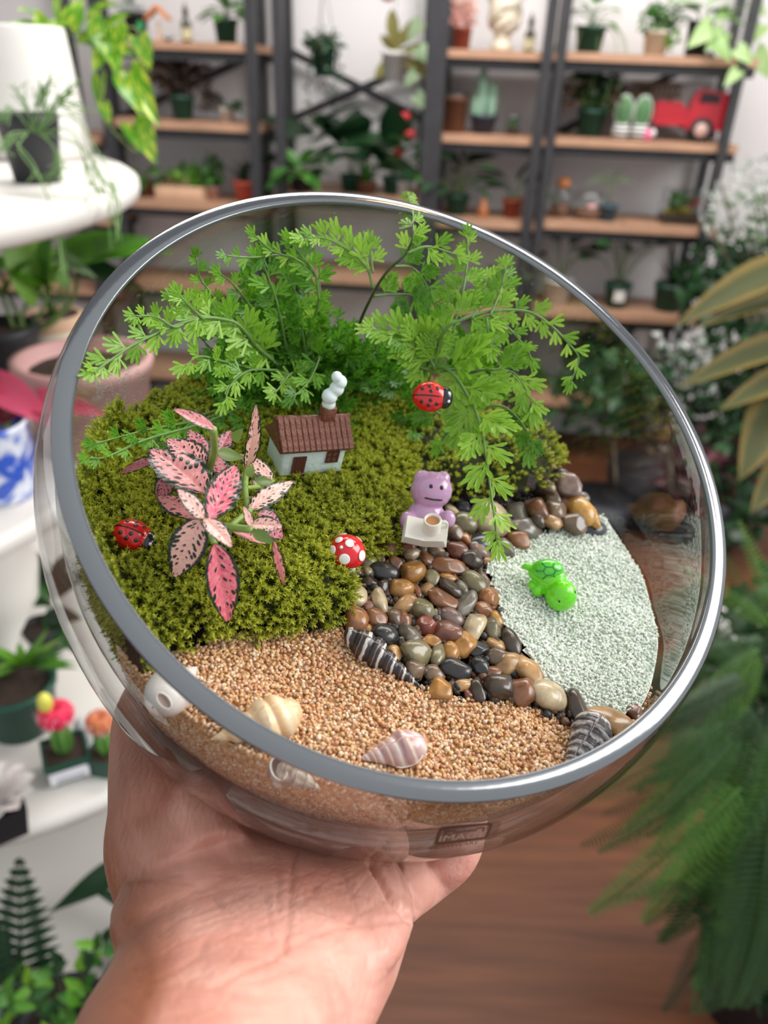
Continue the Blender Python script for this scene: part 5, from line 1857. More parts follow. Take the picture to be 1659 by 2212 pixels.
hb = MB()
secs = [(.120, 60, 560, -.118, .0240), (.150, 118, 690, -.1195, .0225), (.170, 152, 735, -.1205, .0215), (.190, 217, 812, -.1218, .0205), (.210, 255, 862, -.1225, .0195), (.228, 268, 886, -.1230, .0190),
        (.244, 262, 886, -.1245, .0180), (.258, 256, 874, -.1260, .0170), (.275, 268, 862, -.1275, .0160), (.292, 300, 850, -.128, .0150), (.306, 330, 840, -.128, .0135), (.318, 350, 830, -.127, .0115)]
V, Fc = [], []
ns = 40
for z, l, r_, yc, th in secs:
    xc, w = ((l + r_) / 2 - CX) / F * z, (r_ - l) / 2 / F * z
    hug = sm(.226, .256, z)
    for i in range(ns):
        a = 2 * PI * i / ns
        ca, sa_ = math.cos(a), math.sin(a)
        x = xc + w * math.copysign(abs(ca) ** .85, ca)
        y = yc + th * math.copysign(abs(sa_) ** .8, sa_)
        # the palm cups the glass: its upper side follows the underside of the bowl
        rem = SPH_R ** 2 - (x - SPH.x) ** 2 - (-z - SPH.z) ** 2
        ys = min(SPH.y - math.sqrt(max(rem, 0)) - .0004, -.094)
        shift = (ys - (yc + th)) * hug
        V.append((x, y + shift * (1 if sa_ > -.2 else .75), -z))
for j in range(len(secs) - 1):
    for i in range(ns):
        i2 = (i + 1) % ns
        Fc.append((j * ns + i, j * ns + i2, (j + 1) * ns + i2, (j + 1) * ns + i))
Fc.append(tuple(range(ns - 1, -1, -1)))
Fc.append(tuple((len(secs) - 1) * ns + i for i in range(ns)))
hb.add(V, Fc)


def finger(pts, rads):
    p = smoothpath(pts, 6)
    n = len(rads)
    rr = []
    for i in range(len(p)):
        t = i / (len(p) - 1) * (n - 1)
        j = min(int(t), n - 2)
        rr.append(rads[j] + (rads[j + 1] - rads[j]) * (t - j))
    hb.tube(p, rr, 14)
    hb.ball(p[-1], rads[-1], None, 14, 8)


finger([cpt(400, 1930, .235), cpt(340, 1830, .248), under(325, 1740, .0135), under(306, 1640, .0122), under(306, 1550, .0114), under(330, 1468, .0095)], [.020, .017, .0140, .0118, .0110, .0085])
finger([cpt(440, 1890, .238), cpt(410, 1800, .252), under(400, 1735, .013), under(398, 1670, .012), under(392, 1610, .010)], [.018, .016, .0135, .0115, .009])
finger([cpt(420, 1850, .285), under(430, 1760, .0105), under(455, 1650, .010), under(500, 1560, .0095), under(540, 1490, .008)], [.012, .0105, .0098, .009, .0075])
finger([cpt(560, 1850, .295), under(570, 1770, .0105), under(590, 1660, .010), under(625, 1570, .0095), under(660, 1490, .008)], [.012, .0105, .0098, .009, .0075])
finger([cpt(690, 1850, .295), under(712, 1780, .0105), under(745, 1690, .010), under(780, 1600, .009), under(810, 1530, .0075)], [.012, .0105, .0095, .009, .0072])
finger([cpt(800, 1960, .252), cpt(868, 1926, .270), cpt(932, 1888, .290), under(985, 1842, .0085), under(1010, 1770, .008), under(1020, 1700, .007)], [.0125, .0102, .0095, .0088, .0082, .0065])
# thumb mound, little-finger mound and the wrist tendons
hb.ball(cpt(410, 1935, .226), (.021, .0105, .034))
hb.ball(cpt(770, 1960, .224), (.017, .0105, .034))
hm = remesh(hb, .0009, 26, 'hand')
CREASE = [([(605, 1840), (601, 1933), (613, 2017), (605, 2060), (520, 2100), (452, 2136)], .8), ([(643, 1840), (626, 1924), (622, 1996), (610, 2056)], .8), ([(612, 2054), (706, 2009), (800, 1996), (884, 1985)], .7),
          ([(284, 1992), (360, 1950), (436, 1918), (500, 1888)], .35), ([(300, 2030), (390, 1985), (470, 1950)], .3), ([(300, 2075), (420, 2120), (560, 2150), (700, 2150)], .35), ([(260, 2128), (400, 2170), (600, 2190)], .3),
          ([(430, 2040), (520, 2010), (600, 1990)], .35), ([(640, 2030), (740, 2050), (830, 2040)], .3), ([(660, 1880), (700, 1960), (760, 1990)], .4), ([(700, 1890), (640, 1960), (560, 2000)], .3), ([(640, 2080), (720, 2110), (800, 2090)], .3),
          ([(800, 1868), (822, 1905), (846, 1945), (884, 1990)], 3.2), ([(858, 1868), (872, 1905), (890, 1945), (900, 1966)], 2.4), ([(925, 1868), (940, 1890), (962, 1912)], 1.2), ([(270, 1890), (330, 1850), (400, 1830)], .3)]
co = np.array([v.co[:] for v in hm.vertices])
no_ = np.array([v.normal[:] for v in hm.vertices])
PX = np.stack([CX + F * co[:, 0] / -co[:, 2], CY - F * co[:, 1] / -co[:, 2]], 1)
facing = np.clip((no_ * -co).sum(1) / np.linalg.norm(co, axis=1), 0, 1)
dep = np.zeros(len(co))
for pts, amp in CREASE:
    p = [(q.x, q.y) for q in smoothpath([(a, bq, 0) for a, bq in pts], 5)]
    d = np.full(len(co), 1e3)
    for a, bq in zip(p, p[1:]):
        a, e = np.array(a), np.array(bq) - np.array(a)
        t = np.clip(((PX - a) @ e) / (e @ e), 0, 1)
        d = np.minimum(d, np.linalg.norm(PX - a - t[:, None] * e, axis=1))
    dep += amp * (np.exp(-(d / 7) ** 2) - .35 * np.exp(-(d / 20) ** 2))
rl = np.random.default_rng(3)
for _ in range(150):                                    # the fine criss-cross lines of the skin
    c_ = np.array([rl.uniform(290, 870), rl.uniform(1880, 2230)])
    an = rl.choice([-.45, .5, 1.35]) + rl.normal() * .25
    e = np.array([math.cos(an), math.sin(an)])
    ln_ = rl.uniform(20, 90)
    t = (PX - c_) @ e
    d = np.abs((PX - c_) @ np.array([-e[1], e[0]]) + .0015 * t * t * rl.normal())
    dep += .3 * np.exp(-(d / 4.5) ** 2) * (np.abs(t) < ln_)
dep *= np.clip(facing * 3, 0, 1)
co2 = co - no_ * (dep * .0007)[:, None]
wco = np.array([W(c)[:] for c in co2])
hm.vertices.foreach_set('co', wco.astype(np.float32).ravel())
# pink palm; outer thumb and forearm browner from tan and from shade painted in
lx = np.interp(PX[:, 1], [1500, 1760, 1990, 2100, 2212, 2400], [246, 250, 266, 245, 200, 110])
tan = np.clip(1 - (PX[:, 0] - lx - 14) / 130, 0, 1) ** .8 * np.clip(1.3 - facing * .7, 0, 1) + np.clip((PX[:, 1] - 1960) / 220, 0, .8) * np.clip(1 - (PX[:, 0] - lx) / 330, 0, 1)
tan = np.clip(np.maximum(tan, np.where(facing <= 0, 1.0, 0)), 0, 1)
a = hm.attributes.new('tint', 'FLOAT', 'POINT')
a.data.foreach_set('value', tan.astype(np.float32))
m_hand, nt, b = newmat('skin')
N, L = nt.nodes, nt.links
at, tc, no, rp, mx = N.new('ShaderNodeAttribute'), N.new('ShaderNodeTexCoord'), N.new('ShaderNodeTexNoise'), N.new('ShaderNodeValToRGB'), N.new('ShaderNodeMix')
at.attribute_name = 'tint'
mx.data_type = 'RGBA'
no.inputs['Scale'].default_value = 55
no.inputs['Detail'].default_value = 5
rp.color_ramp.elements[0].position, rp.color_ramp.elements[1].position = .32, .7
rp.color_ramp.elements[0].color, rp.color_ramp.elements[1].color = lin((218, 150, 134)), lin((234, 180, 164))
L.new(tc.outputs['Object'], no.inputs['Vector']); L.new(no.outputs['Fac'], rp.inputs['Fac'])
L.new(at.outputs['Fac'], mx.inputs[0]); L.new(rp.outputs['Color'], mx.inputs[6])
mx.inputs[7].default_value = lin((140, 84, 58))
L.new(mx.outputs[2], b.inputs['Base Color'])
b.inputs['Roughness'].default_value = .42
b.inputs['Specular IOR Level'].default_value = .4
b.inputs['Subsurface Weight'].default_value = .12
b.inputs['Subsurface Radius'].default_value = (.006, .002, .001)
b.inputs['Subsurface Scale'].default_value = 1.0
vo, n2, bp, ad = N.new('ShaderNodeTexVoronoi'), N.new('ShaderNodeTexNoise'), N.new('ShaderNodeBump'), N.new('ShaderNodeMath')
vo.feature = 'DISTANCE_TO_EDGE'
vo.inputs['Scale'].default_value = 420
n2.inputs['Scale'].default_value = 160
n2.inputs['Detail'].default_value = 6
mpn = N.new('ShaderNodeMapping')
mpn.inputs['Scale'].default_value = (1, .35, 1)
L.new(tc.outputs['Object'], mpn.inputs['Vector']); L.new(mpn.outputs[0], vo.inputs['Vector']); L.new(tc.outputs['Object'], n2.inputs['Vector'])
ad.operation = 'ADD'
L.new(vo.outputs['Distance'], ad.inputs[0]); L.new(n2.outputs['Fac'], ad.inputs[1])
bp.inputs['Strength'].default_value = .4
bp.inputs['Distance'].default_value = .0007
L.new(ad.outputs[0], bp.inputs['Height']); L.new(bp.outputs['Normal'], b.inputs['Normal'])
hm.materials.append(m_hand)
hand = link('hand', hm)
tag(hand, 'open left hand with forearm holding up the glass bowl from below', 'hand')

# ------------------------------------------------------------------ figurines
CAMR = (CAM.to_3x3()).to_4x4()


def camM(px, py, z):
    return Matrix.Translation(D(px, py, z)) @ CAMR


def rbox(c, h, rad, M=None, seg=2):
    bm = bmesh.new()
    bmesh.ops.create_cube(bm, size=2.0)
    for v in bm.verts:
        v.co = Vector((c[0] + v.co.x * h[0], c[1] + v.co.y * h[1], c[2] + v.co.z * h[2]))
    bmesh.ops.bevel(bm, geom=bm.edges[:], offset=rad, segments=seg, profile=.5, affect='EDGES')
    mb = MB()
    bm.verts.index_update()
    mb.add([v.co.copy() for v in bm.verts], [[v.index for v in f.verts] for f in bm.faces], M)
    bm.free()
    return mb


def plastic(name, c, rough=.25, coat=.3, sss=0.0, **kw):
    return mat(name, c, rough, .04, 60, coat=coat, sss=sss, **kw)


# --- house
q, h = ground(666, 1034)
zc = zof(BOWL @ q)
k = zc / F
xd = P(740, 1016, h) - P(598, 1044, h)
MH = frame(BOWL @ (q + Vector((0, 0, .0042))), UPB, xd) @ Matrix.Rotation(math.radians(-9), 4, 'Z')
ha = thing('toy_house', 'tiny white cottage with a brown roof standing on the moss', 'house', MH)
m_hw = plastic('chalk_white_resin', (214, 230, 228), .5, .1, bump=.25, bscale=500)
m_hr = plastic('bronze_brown_resin', (116, 66, 48), .4, .2, bump=.6, bscale=700)
rbox((0, 38 * k, 28 * k), (72 * k, 42 * k, 38 * k), 5 * k).build('walls', m_hw, ha)
g = MB().add([(x * 71 * k, y * k, zz * k) for x in (-1, 1) for y, zz in ((-3, 58), (79, 58), (38, 100))], [(0, 1, 2), (5, 4, 3), (0, 3, 4, 1), (1, 4, 5, 2), (2, 5, 3, 0)])
g.build('gable', m_hw, ha, False)
r = random.Random(2)
sl = math.atan2(50, 50)
for side in (0, 1):
    for i in range(13):
        w = 82 * 2 / 13
        xx = -82 + w * (i + .5)
        for j in range(3):
            s0 = 24 * j
            d = 2 + 1.6 * (2 - j) + r.uniform(-.8, .8)
            L0 = 26 + r.uniform(-1, 1.5)
            if side == 0:
                T = Matrix.Translation((xx * k, (38 - (50 - s0 * math.cos(sl)) + 0) * k, (58 + s0 * math.sin(sl)) * k)) @ Matrix.Rotation(sl, 4, 'X')
            else:
                T = Matrix.Translation((xx * k, (38 + (50 - s0 * math.cos(sl))) * k, (58 + s0 * math.sin(sl)) * k)) @ Matrix.Rotation(-sl, 4, 'X') @ Matrix.Rotation(PI, 4, 'Z')
            if side == 0 or j == 2:
                rbox((0, L0 / 2 * k, d * k), (w * .47 * k, L0 / 2 * k, 4.5 * k), 1.2 * k, None, 1).build('roof_shingle', m_hr, ha, False, T)
if True:
    g = MB().add([(x * 83 * k, y * k, zz * k) for x in (-1, 1) for y, zz in ((-12, 56), (88, 56), (38, 106))], [(0, 2, 1), (3, 4, 5), (0, 3, 5, 2), (1, 2, 5, 4)])
    g.build('roof', m_hr, ha, False)
MB().tube([(-84 * k, 38 * k, 109 * k), (84 * k, 38 * k, 109 * k)], 6 * k, 8).build('ridge', m_hr, ha)
rbox((30 * k, 38 * k, 118 * k), (15 * k, 13 * k, 20 * k), 3 * k).build('chimney', m_hr, ha)
m_smk = plastic('white_smoke_resin', (226, 240, 240), .3, .4)
g = MB()
for x, zz, rr in ((28, 142, 15), (26, 160, 17), (38, 178, 16), (42, 194, 15), (32, 206, 12)):
    g.ball((x * k, 38 * k, zz * k), rr * k)
link('smoke', remesh(g, 2.2 * k, 4, 'smoke'), ha).data.materials.append(m_smk)
m_dr = plastic('dark_brown_resin', (88, 46, 36), .5, .1)
do = MB()
for i in range(4):
    do.box(((-44 + i * 7.5) * k, -5 * k, 20 * k), (3.4 * k, 2.5 * k, 21 * k))
do.build('door', m_dr, ha, False)
wi = MB()
for x in (-13, 0, 13):
    wi.box(((42 + x) * k, -5 * k, 36 * k), (1.8 * k, 2 * k, 14.5 * k))
for zz in (-13, 0, 13):
    wi.box((42 * k, -5 * k, (36 + zz) * k), (14.5 * k, 2 * k, 1.8 * k))
wo = wi.build('window', m_dr, ha, False)
MB().box((42 * k, -4.2 * k, 36 * k), (13 * k, .6 * k, 13 * k)).build('pane', plastic('pane_brown', (120, 78, 68), .4), wo, False)

# --- toadstool
q, h = ground(742, 1226)
k = zof(BOWL @ q) / F
MT = frame(BOWL @ B(740, 1232, .004), (UPB + Vector((0, 0, .35))).normalized(), P(750, 1232) - P(740, 1232))
tt = thing('toadstool', 'red toadstool ornament with white dots at the edge of the moss', 'mushroom', MT)
m_cw = plastic('glossy_white', (236, 236, 230), .2, .5)
MB().lathe([(0, 0), (24 * k, 0), (28 * k, 8 * k), (27 * k, 20 * k), (22 * k, 36 * k), (19 * k, 50 * k), (0, 50 * k)], 28).build('stem', m_cw, tt)
capz, capr, caph = 42 * k, 43 * k, 44 * k
cp = [(capr * .5, capz + 2 * k), (capr * .95, capz - 1 * k), (capr * 1.0, capz + 4 * k)] + [(capr * math.cos(a), capz + 4 * k + caph * math.sin(a)) for a in np.linspace(.05, PI / 2, 12)]
MB().lathe(cp, 36).build('cap', plastic('toadstool_red', (214, 16, 28), .2, .6), tt)
for az, el, rr in ((-100, 72, 10), (-165, 28, 11), (-112, 24, 12), (-48, 26, 12), (30, 40, 10), (100, 40, 11), (170, 60, 9), (-140, 52, 4)):
    a, e = math.radians(az), math.radians(el)
    nrm = Vector((math.cos(a) * math.cos(e), math.sin(a) * math.cos(e), math.sin(e)))
    p = Vector((nrm.x * capr, nrm.y * capr, capz + 4 * k + nrm.z * caph))
    MB().ball((0, 0, 0), (rr * k, rr * k, 2.2 * k)).build('dot', m_cw, tt, True, frame(p, nrm))


# --- ladybirds
def ladybird(M, k, label):
    t = thing('ladybird', label, 'ladybug', M, 'painted wooden ladybirds')
    a, bq, c = 38 * k, 33 * k, 24 * k
    prof = 14
    g = MB().ball((0, 0, 0), (a, bq, c), None, 28, 16)
    g.v = [(x, y, max(z, -c * .25)) for x, y, z in g.v]
    m_red, m_blk = plastic('ladybird_red', (212, 20, 26), .22, .5), plastic('ladybird_black', (24, 22, 26), .25, .5)
    g.build('shell', m_red, t)
    g = MB().ball((a * .86, 0, -c * .05), (18 * k, 24 * k, 17 * k), None, 24, 14)
    g.v = [(x, y, max(z, -c * .25)) for x, y, z in g.v]
    hd = g.build('head', m_blk, t)
    for s in (-1, 1):
        MB().ball((a * 1.06, s * 8 * k, 10 * k), (4.5 * k, 4.5 * k, 4 * k), None, 10, 6).build('eye', plastic('eye_white', (232, 232, 236), .3), hd)

    def sp(x, y):
        return c * math.sqrt(max(0, 1 - (x / a) ** 2 - (y / bq) ** 2))
    MB().tube([(x * a, 0, sp(x * a, 0) + .2 * k) for x in np.linspace(-.97, .62, 16)], 1.5 * k, 6).build('wing_line', m_blk, t)
    for x, y in ((-.45, .42), (-.05, .62), (.05, .30), (.42, .5), (-.45, -.42), (-.05, -.62), (.05, -.30), (.42, -.5)):
        p = Vector((x * a, y * bq, sp(x * a, y * bq)))
        n = Vector((p.x / a ** 2, p.y / bq ** 2, p.z / c ** 2)).normalized()
        MB().ball((0, 0, 0), (4.4 * k, 4.4 * k, 1.4 * k), None, 12, 6).build('spot', m_blk, t, True, frame(p, n))


q, h = ground(284, 1176)
k = zof(BOWL @ q) / F
pos = BOWL @ (q + Vector((0, 0, 27 * k)))
view = (EYE - pos).normalized()
ladybird(frame(pos, UPB * .8 + view * .5, D(330, 1191, zof(pos)) - D(246, 1160, zof(pos))), k * 1.1, 'red ladybird ornament lying on the moss near the pink-leaved plant')
zl = zof(GL(932, 857, .26))
pos = D(928, 857, zl)
view = (EYE - pos).normalized()
ladybird(frame(pos, view + UPB * .15, D(975, 862, zl) - D(890, 856, zl)), zl / F, 'red ladybird ornament perched among the hanging fern leaves')

# --- lavender frog with a book and a mug
zf = zof(P(915, 1140, .009))
k = zf / F
MF = camM(920, 1085, zf)
fg = thing('frog_figurine', 'translucent lavender frog figurine reading behind a white open book', 'figurine', MF)
g = MB()
for x, y, z, a, bq, c in ((12, 26, 0, 46, 42, 38), (-8, 53, 4, 19, 17, 16), (36, 52, 2, 17, 16, 15), (0, -34, -8, 44, 42, 32), (-40, -40, 16, 18, 22, 18), (46, -36, 18, 17, 20, 16), (-44, -58, 10, 14, 12, 14), (28, -70, 0, 20, 12, 16), (-26, -70, 0, 20, 12, 16)):
    g.ball((x * k, y * k, z * k), (a * k, bq * k, c * k))
m_lav, nt, b = newmat('lavender_resin')
b.inputs['Base Color'].default_value = lin((214, 168, 206))
b.inputs['Roughness'].default_value = .2
b.inputs['Subsurface Weight'].default_value = .5
b.inputs['Subsurface Radius'].default_value = (.004, .003, .004)
b.inputs['Coat Weight'].default_value = .5
b.inputs['Transmission Weight'].default_value = .12
fo = link('body', remesh(g, 2.6 * k, 5, 'body'), fg)
fo.data.materials.append(m_lav)


def onhead(x, y, e=0.0):
    return Vector((x * k, y * k, (math.sqrt(max(0, 1 - ((x - 12) / 46) ** 2 - ((y - 26) / 42) ** 2)) * 38 + e) * k))


m_ink = plastic('black_paint', (20, 16, 22), .3)
for x, y in ((9, 33), (31, 30)):
    MB().ball(onhead(x, y, -1), (4.2 * k, 4.8 * k, 2.6 * k)).build('eye', m_ink, fg)
MB().tube([onhead(x, 9 - 7 * (1 - abs(x - 14) / 20) * .25 - (x + 3) * .14, -.2) for x in np.linspace(-4, 33, 9)], 1.9 * k, 6).build('mouth', m_ink, fg)
m_pg = plastic('white_page', (238, 232, 222), .35, .2)
bkT = Matrix.Translation((-4 * k, -70 * k, 34 * k)) @ Matrix.Rotation(-.55, 4, 'X') @ Matrix.Rotation(-.14, 4, 'Z')
bk = MB()
for i in range(7):
    bk.box((-24 * k, 0, i * 3.2 * k), ((24 - i * .4) * k, (28 - i * .3) * k, 1.2 * k), Matrix.Translation((0, 0, 0)) @ Matrix.Rotation(.20, 4, 'Y'))
    bk.box((24 * k, 0, i * 3.2 * k), ((24 - i * .4) * k, (28 - i * .3) * k, 1.2 * k), Matrix.Rotation(-.20, 4, 'Y'))
bk.build('book', m_pg, fg, False, bkT)
mgT = Matrix.Translation((10 * k, -58 * k, 52 * k)) @ Matrix.Rotation(-.75, 4, 'X')
mg = MB().lathe([(0, -4 * k), (17 * k, -4 * k), (19 * k, 2 * k), (19 * k, 30 * k), (17.5 * k, 32 * k), (15 * k, 31 * k), (14 * k, 24 * k), (0, 24 * k)], 26)
mo = mg.build('mug', m_pg, fg, True, mgT)
MB().lathe([(0, 27 * k), (14.2 * k, 27 * k)], 22).build('coffee', plastic('coffee', (196, 140, 96), .2), mo)
MB().tube(smoothpath([(18 * k, 0, 24 * k), (29 * k, 0, 22 * k), (29 * k, 0, 8 * k), (18 * k, 0, 5 * k)], 4), 3 * k, 8).build('handle', m_pg, mo)

# --- green turtle
zt = zof(P(1198, 1275, .006))
k = zt / F
tu = thing('turtle_figurine', 'bright green turtle figurine resting on the pale sand', 'figurine', camM(1195, 1262, zt))
m_tg, nt, b = newmat('lime_resin')
b.inputs['Base Color'].default_value = lin((112, 218, 16))
b.inputs['Roughness'].default_value = .18
b.inputs['Subsurface Weight'].default_value = .4
b.inputs['Subsurface Radius'].default_value = (.002, .004, .001)
b.inputs['Coat Weight'].default_value = .6
g = MB()
for x, y, z, a, bq, c in ((14, -22, 10, 35, 36, 34), (-4, 12, -4, 34, 30, 26), (-16, 26, -8, 38, 27, 24), (-34, -14, 0, 13, 14, 12), (-46, -2, -4, 10, 9, 9), (-52, 38, -8, 14, 8, 9), (-60, 37, -8, 8, 6, 7)):
    g.ball((x * k, y * k, z * k), (a * k, bq * k, c * k))
link('body', remesh(g, 2.0 * k, 5, 'body'), tu).data.materials.append(m_tg)
SHC, SHR = Vector((-12, 30, 0)), Vector((35, 25, 25))
MB().ball(tuple(SHC * k), tuple(SHR * k), None, 28, 18).build('shell', plastic('shell_green', (86, 204, 40), .2, .6, .2), tu)


def onsh(x, y):
    u, v = x / SHR.x, y / SHR.y
    return Vector((SHC.x + x, SHC.y + y, SHC.z + SHR.z * math.sqrt(max(0, 1 - u * u - v * v)) + .3)) * k


m_ln = plastic('dark_green_line', (36, 140, 56), .3)
ln = MB()
hx = [(-14, 0), (-8, 9), (6, 9), (13, 1), (7, -8), (-7, -9)]
for i in range(6):
    a, c = hx[i], hx[(i + 1) % 6]
    ln.tube([onsh(a[0] + (c[0] - a[0]) * t, a[1] + (c[1] - a[1]) * t) for t in np.linspace(0, 1, 5)], 1.5 * k, 6)
    ln.tube([onsh(a[0] * (1 + .95 * t), a[1] * (1 + .95 * t)) for t in np.linspace(0, 1, 5)], 1.5 * k, 6)
ln.build('shell_lines', m_ln, tu)
for x, y, z in ((5, -31, 38), (38, -14, 29)):
    MB().ball((x * k, y * k, z * k), (4.2 * k, 5 * k, 3.4 * k)).build('eye', m_ink, tu)


# ------------------------------------------------------------------ sea shells
def shellmat(name, cols, rough=.4, freq=1.0, nz=.25, axis='tint'):
    """colour bands that follow the whorls"""
    m, nt, b = newmat(name)
    N, L = nt.nodes, nt.links
    at, rp, tc, no, ma, md = N.new('ShaderNodeAttribute'), N.new('ShaderNodeValToRGB'), N.new('ShaderNodeTexCoord'), N.new('ShaderNodeTexNoise'), N.new('ShaderNodeMath'), N.new('ShaderNodeMath')
    at.attribute_name = axis
    no.inputs['Scale'].default_value = 380
    no.inputs['Detail'].default_value = 4
    L.new(tc.outputs['Object'], no.inputs['Vector'])
    ma.operation = 'MULTIPLY_ADD'
    L.new(no.outputs['Fac'], ma.inputs[0]); ma.inputs[1].default_value = nz; L.new(at.outputs['Fac'], ma.inputs[2])
    md.operation = 'FRACT'
    L.new(ma.outputs[0], md.inputs[0])
    el = rp.color_ramp.elements
    while len(el) < len(cols):
        el.new(.5)
    for e, (p, c) in zip(el, cols):
        e.position, e.color = p, lin(c)
    L.new(md.outputs[0], rp.inputs['Fac']); L.new(rp.outputs['Color'], b.inputs['Base Color'])
    b.inputs['Roughness'].default_value = rough
    b.inputs['Coat Weight'].default_value = .2
    bp = N.new('ShaderNodeBump')
    bp.inputs['Strength'].default_value = .4
    bp.inputs['Distance'].default_value = .0004
    L.new(no.outputs['Fac'], bp.inputs['Height']); L.new(bp.outputs['Normal'], b.inputs['Normal'])
    return m


def seashell(label, apex, base, wpx, turns, m, body=.5, bulge=.16, ribs=0, ribamp=.04, growth=1.5, lift=.5, spiral=0, aperture=None, canal=0.0, tipr=.02, spin=0.0, full=1.0):
    """a coiled shell; its axis runs from the apex to the mouth end"""
    za = zof(P(apex[0], apex[1], .002))
    w = wpx * za / F
    A, Bq = P(apex[0], apex[1], w * .12), P(base[0], base[1], w * lift)
    ax = Bq - A
    Ln = ax.length
    M = frame(A, ax, UPB)
    t = thing('seashell', label, 'shell', M)
    n, seg = 110, 44
    V, Fc, T = [], [], []
    for i in range(n + 1):
        s = i / n
        cone = (tipr + (1 - tipr) * min(s / body, 1) ** full) if s < body else 1.0
        if s >= body:
            q_ = (s - body) / (1 - body)
            cone = math.sqrt(max(0, 1 - q_ ** 2)) * (1 - canal) + canal * (1 - q_ * .75)
            cone = max(cone, .04)
        g_ = turns * (math.log(1 + growth * s * 3) / math.log(1 + growth * 3))
        for j in range(seg):
            th = 2 * PI * j / seg
            ph = g_ - th / (2 * PI) + spin
            sw = abs(math.sin(PI * ph))
            rr = cone * w / 2 * (1 - bulge * (1 - sw) ** 1.6)
            if ribs:
                rr *= 1 + ribamp * abs(math.sin(ribs * th / 2)) * sw
            if spiral:
                rr *= 1 + .02 * math.sin(2 * PI * ph * spiral)
            V.append((rr * math.cos(th), rr * math.sin(th), s * Ln))
            T.append(ph)
    for i in range(n):
        for j in range(seg):
            j2 = (j + 1) % seg
            Fc.append((i * seg + j, i * seg + j2, (i + 1) * seg + j2, (i + 1) * seg + j))
    me = npmesh('whorls', np.array(V), np.array(Fc), m, True, T)
    link('whorls', me, t)
    if aperture:
        aM, aw, ah, mc, mi = aperture
        pc = M.inverted() @ P(aM[0], aM[1], w * aM[2])
        nd = (M.inverted().to_3x3() @ (EYE - P(aM[0], aM[1])).normalized())
        xd = M.inverted().to_3x3() @ (D(aM[0] + 10 * math.cos(aM[3]), aM[1] + 10 * math.sin(aM[3]), za) - D(aM[0], aM[1], za))
        fm = frame(pc, nd, xd)
        g = MB()
        kk = za / F
        ring = [(aw * kk * math.cos(a), ah * kk * math.sin(a), 0) for a in np.linspace(0, 2 * PI, 25)]
        g.tube(ring, 2.0 * kk, 8)
        lo = g.build('lip', mc, t, True, fm)
        MB().lathe([(.93, 0), (.7, -.25), (.3, -.5), (0, -.55)], 24, Matrix.Diagonal((aw * kk, ah * kk, 8 * kk, 1))).build('mouth', mi, t, True, fm)
    return t, w


m_s1 = shellmat('banded_black_shell', [(0, (38, 32, 34)), (.30, (44, 36, 38)), (.36, (206, 200, 194)), (.46, (200, 192, 186)), (.52, (46, 36, 38)), (.72, (54, 40, 42)), (.76, (130, 118, 114)), (.80, (44, 34, 36)), (1, (38, 32, 34))], .35)
seashell('slender black turret shell with white bands between sand and pebbles', (914, 1489), (745, 1362), 74, 6.5, m_s1, .66, .20, 0, 0, .5, .45, 5, None, .32)
m_s2 = shellmat('black_white_shell', [(0, (52, 44, 46)), (.3, (70, 60, 62)), (.42, (216, 212, 208)), (.55, (120, 108, 108)), (.7, (46, 40, 44)), (.86, (186, 178, 174)), (1, (52, 44, 46))], .4, nz=.6)
seashell('short black and white shell leaning on the rim of the bowl', (1218, 1666), (1298, 1552), 98, 4.5, m_s2, .72, .14, 0, 0, .8, .5, 7)
m_s3 = shellmat('mauve_striped_shell', [(0, (226, 206, 196)), (.18, (176, 136, 138)), (.42, (186, 148, 148)), (.5, (232, 214, 188)), (.62, (184, 142, 142)), (.85, (204, 176, 170)), (1, (232, 220, 212))], .25, nz=.12)
m_lip = plastic('shell_white', (240, 232, 224), .3, .3)
m_in = plastic('shell_inside', (196, 178, 166), .4, .1)
seashell('glossy mauve and cream striped shell on the sand', (776, 1640), (922, 1606), 86, 4.2, m_s3, .62, .10, 0, 0, 1.4, .5, 0, ((884, 1642, .4, -.4), 30, 11, m_lip, m_in), 0, .05)
m_s4 = shellmat('cream_ribbed_shell', [(0, (236, 206, 166)), (.4, (226, 184, 136)), (.7, (240, 218, 184)), (1, (230, 190, 144))], .35, nz=.3)
seashell('cream spiral shell with raised ribs near the front glass', (455, 1598), (652, 1534), 100, 5.5, m_s4, .60, .07, 22, .16, .35, .5, 0, None, .1)
m_s5 = shellmat('white_moon_shell', [(0, (236, 226, 216)), (.5, (246, 240, 234)), (1, (232, 220, 210))], .3, nz=.3)
seashell('smooth white sea snail shell beside the moss', (424, 1442), (330, 1528), 100, 3.4, m_s5, .58, .05, 0, 0, .8, .45, 0, ((354, 1514, .8, .85), 19, 10, m_lip, plastic('shell_hollow', (172, 150, 138), .5, 0)), 0, .06)
m_s6 = shellmat('weathered_grey_shell', [(0, (150, 136, 122)), (.4, (196, 184, 168)), (.7, (120, 104, 92)), (1, (168, 152, 136))], .7, nz=1.0)
seashell('rough grey weathered shell with a dark opening below the rim', (694, 1706), (584, 1648), 76, 4.0, m_s6, .75, .16, 9, .16, 1.2, .5, 6, ((602, 1660, .8, 1.2), 24, 16, m_lip, plastic('dark_hollow', (58, 44, 40), .6, 0)))

# ------------------------------------------------------------------ sticker on the glass
QD = [Vector((936, 1826, 0)), Vector((1052, 1812, 0)), Vector((1066, 1777, 0)), Vector((951, 1787, 0))]


def stick(u, v, e=.0004):
    p = QD[0] * (1 - u) * (1 - v) + QD[1] * u * (1 - v) + QD[2] * u * v + QD[3] * (1 - u) * v
    dn = ray(p.x, p.y).normalized()
    bq = dn.dot(SPH)
    disc = bq * bq - (SPH.length_squared - (SPH_R + e) ** 2)
    return W(dn * (bq - math.sqrt(max(disc, 0))))


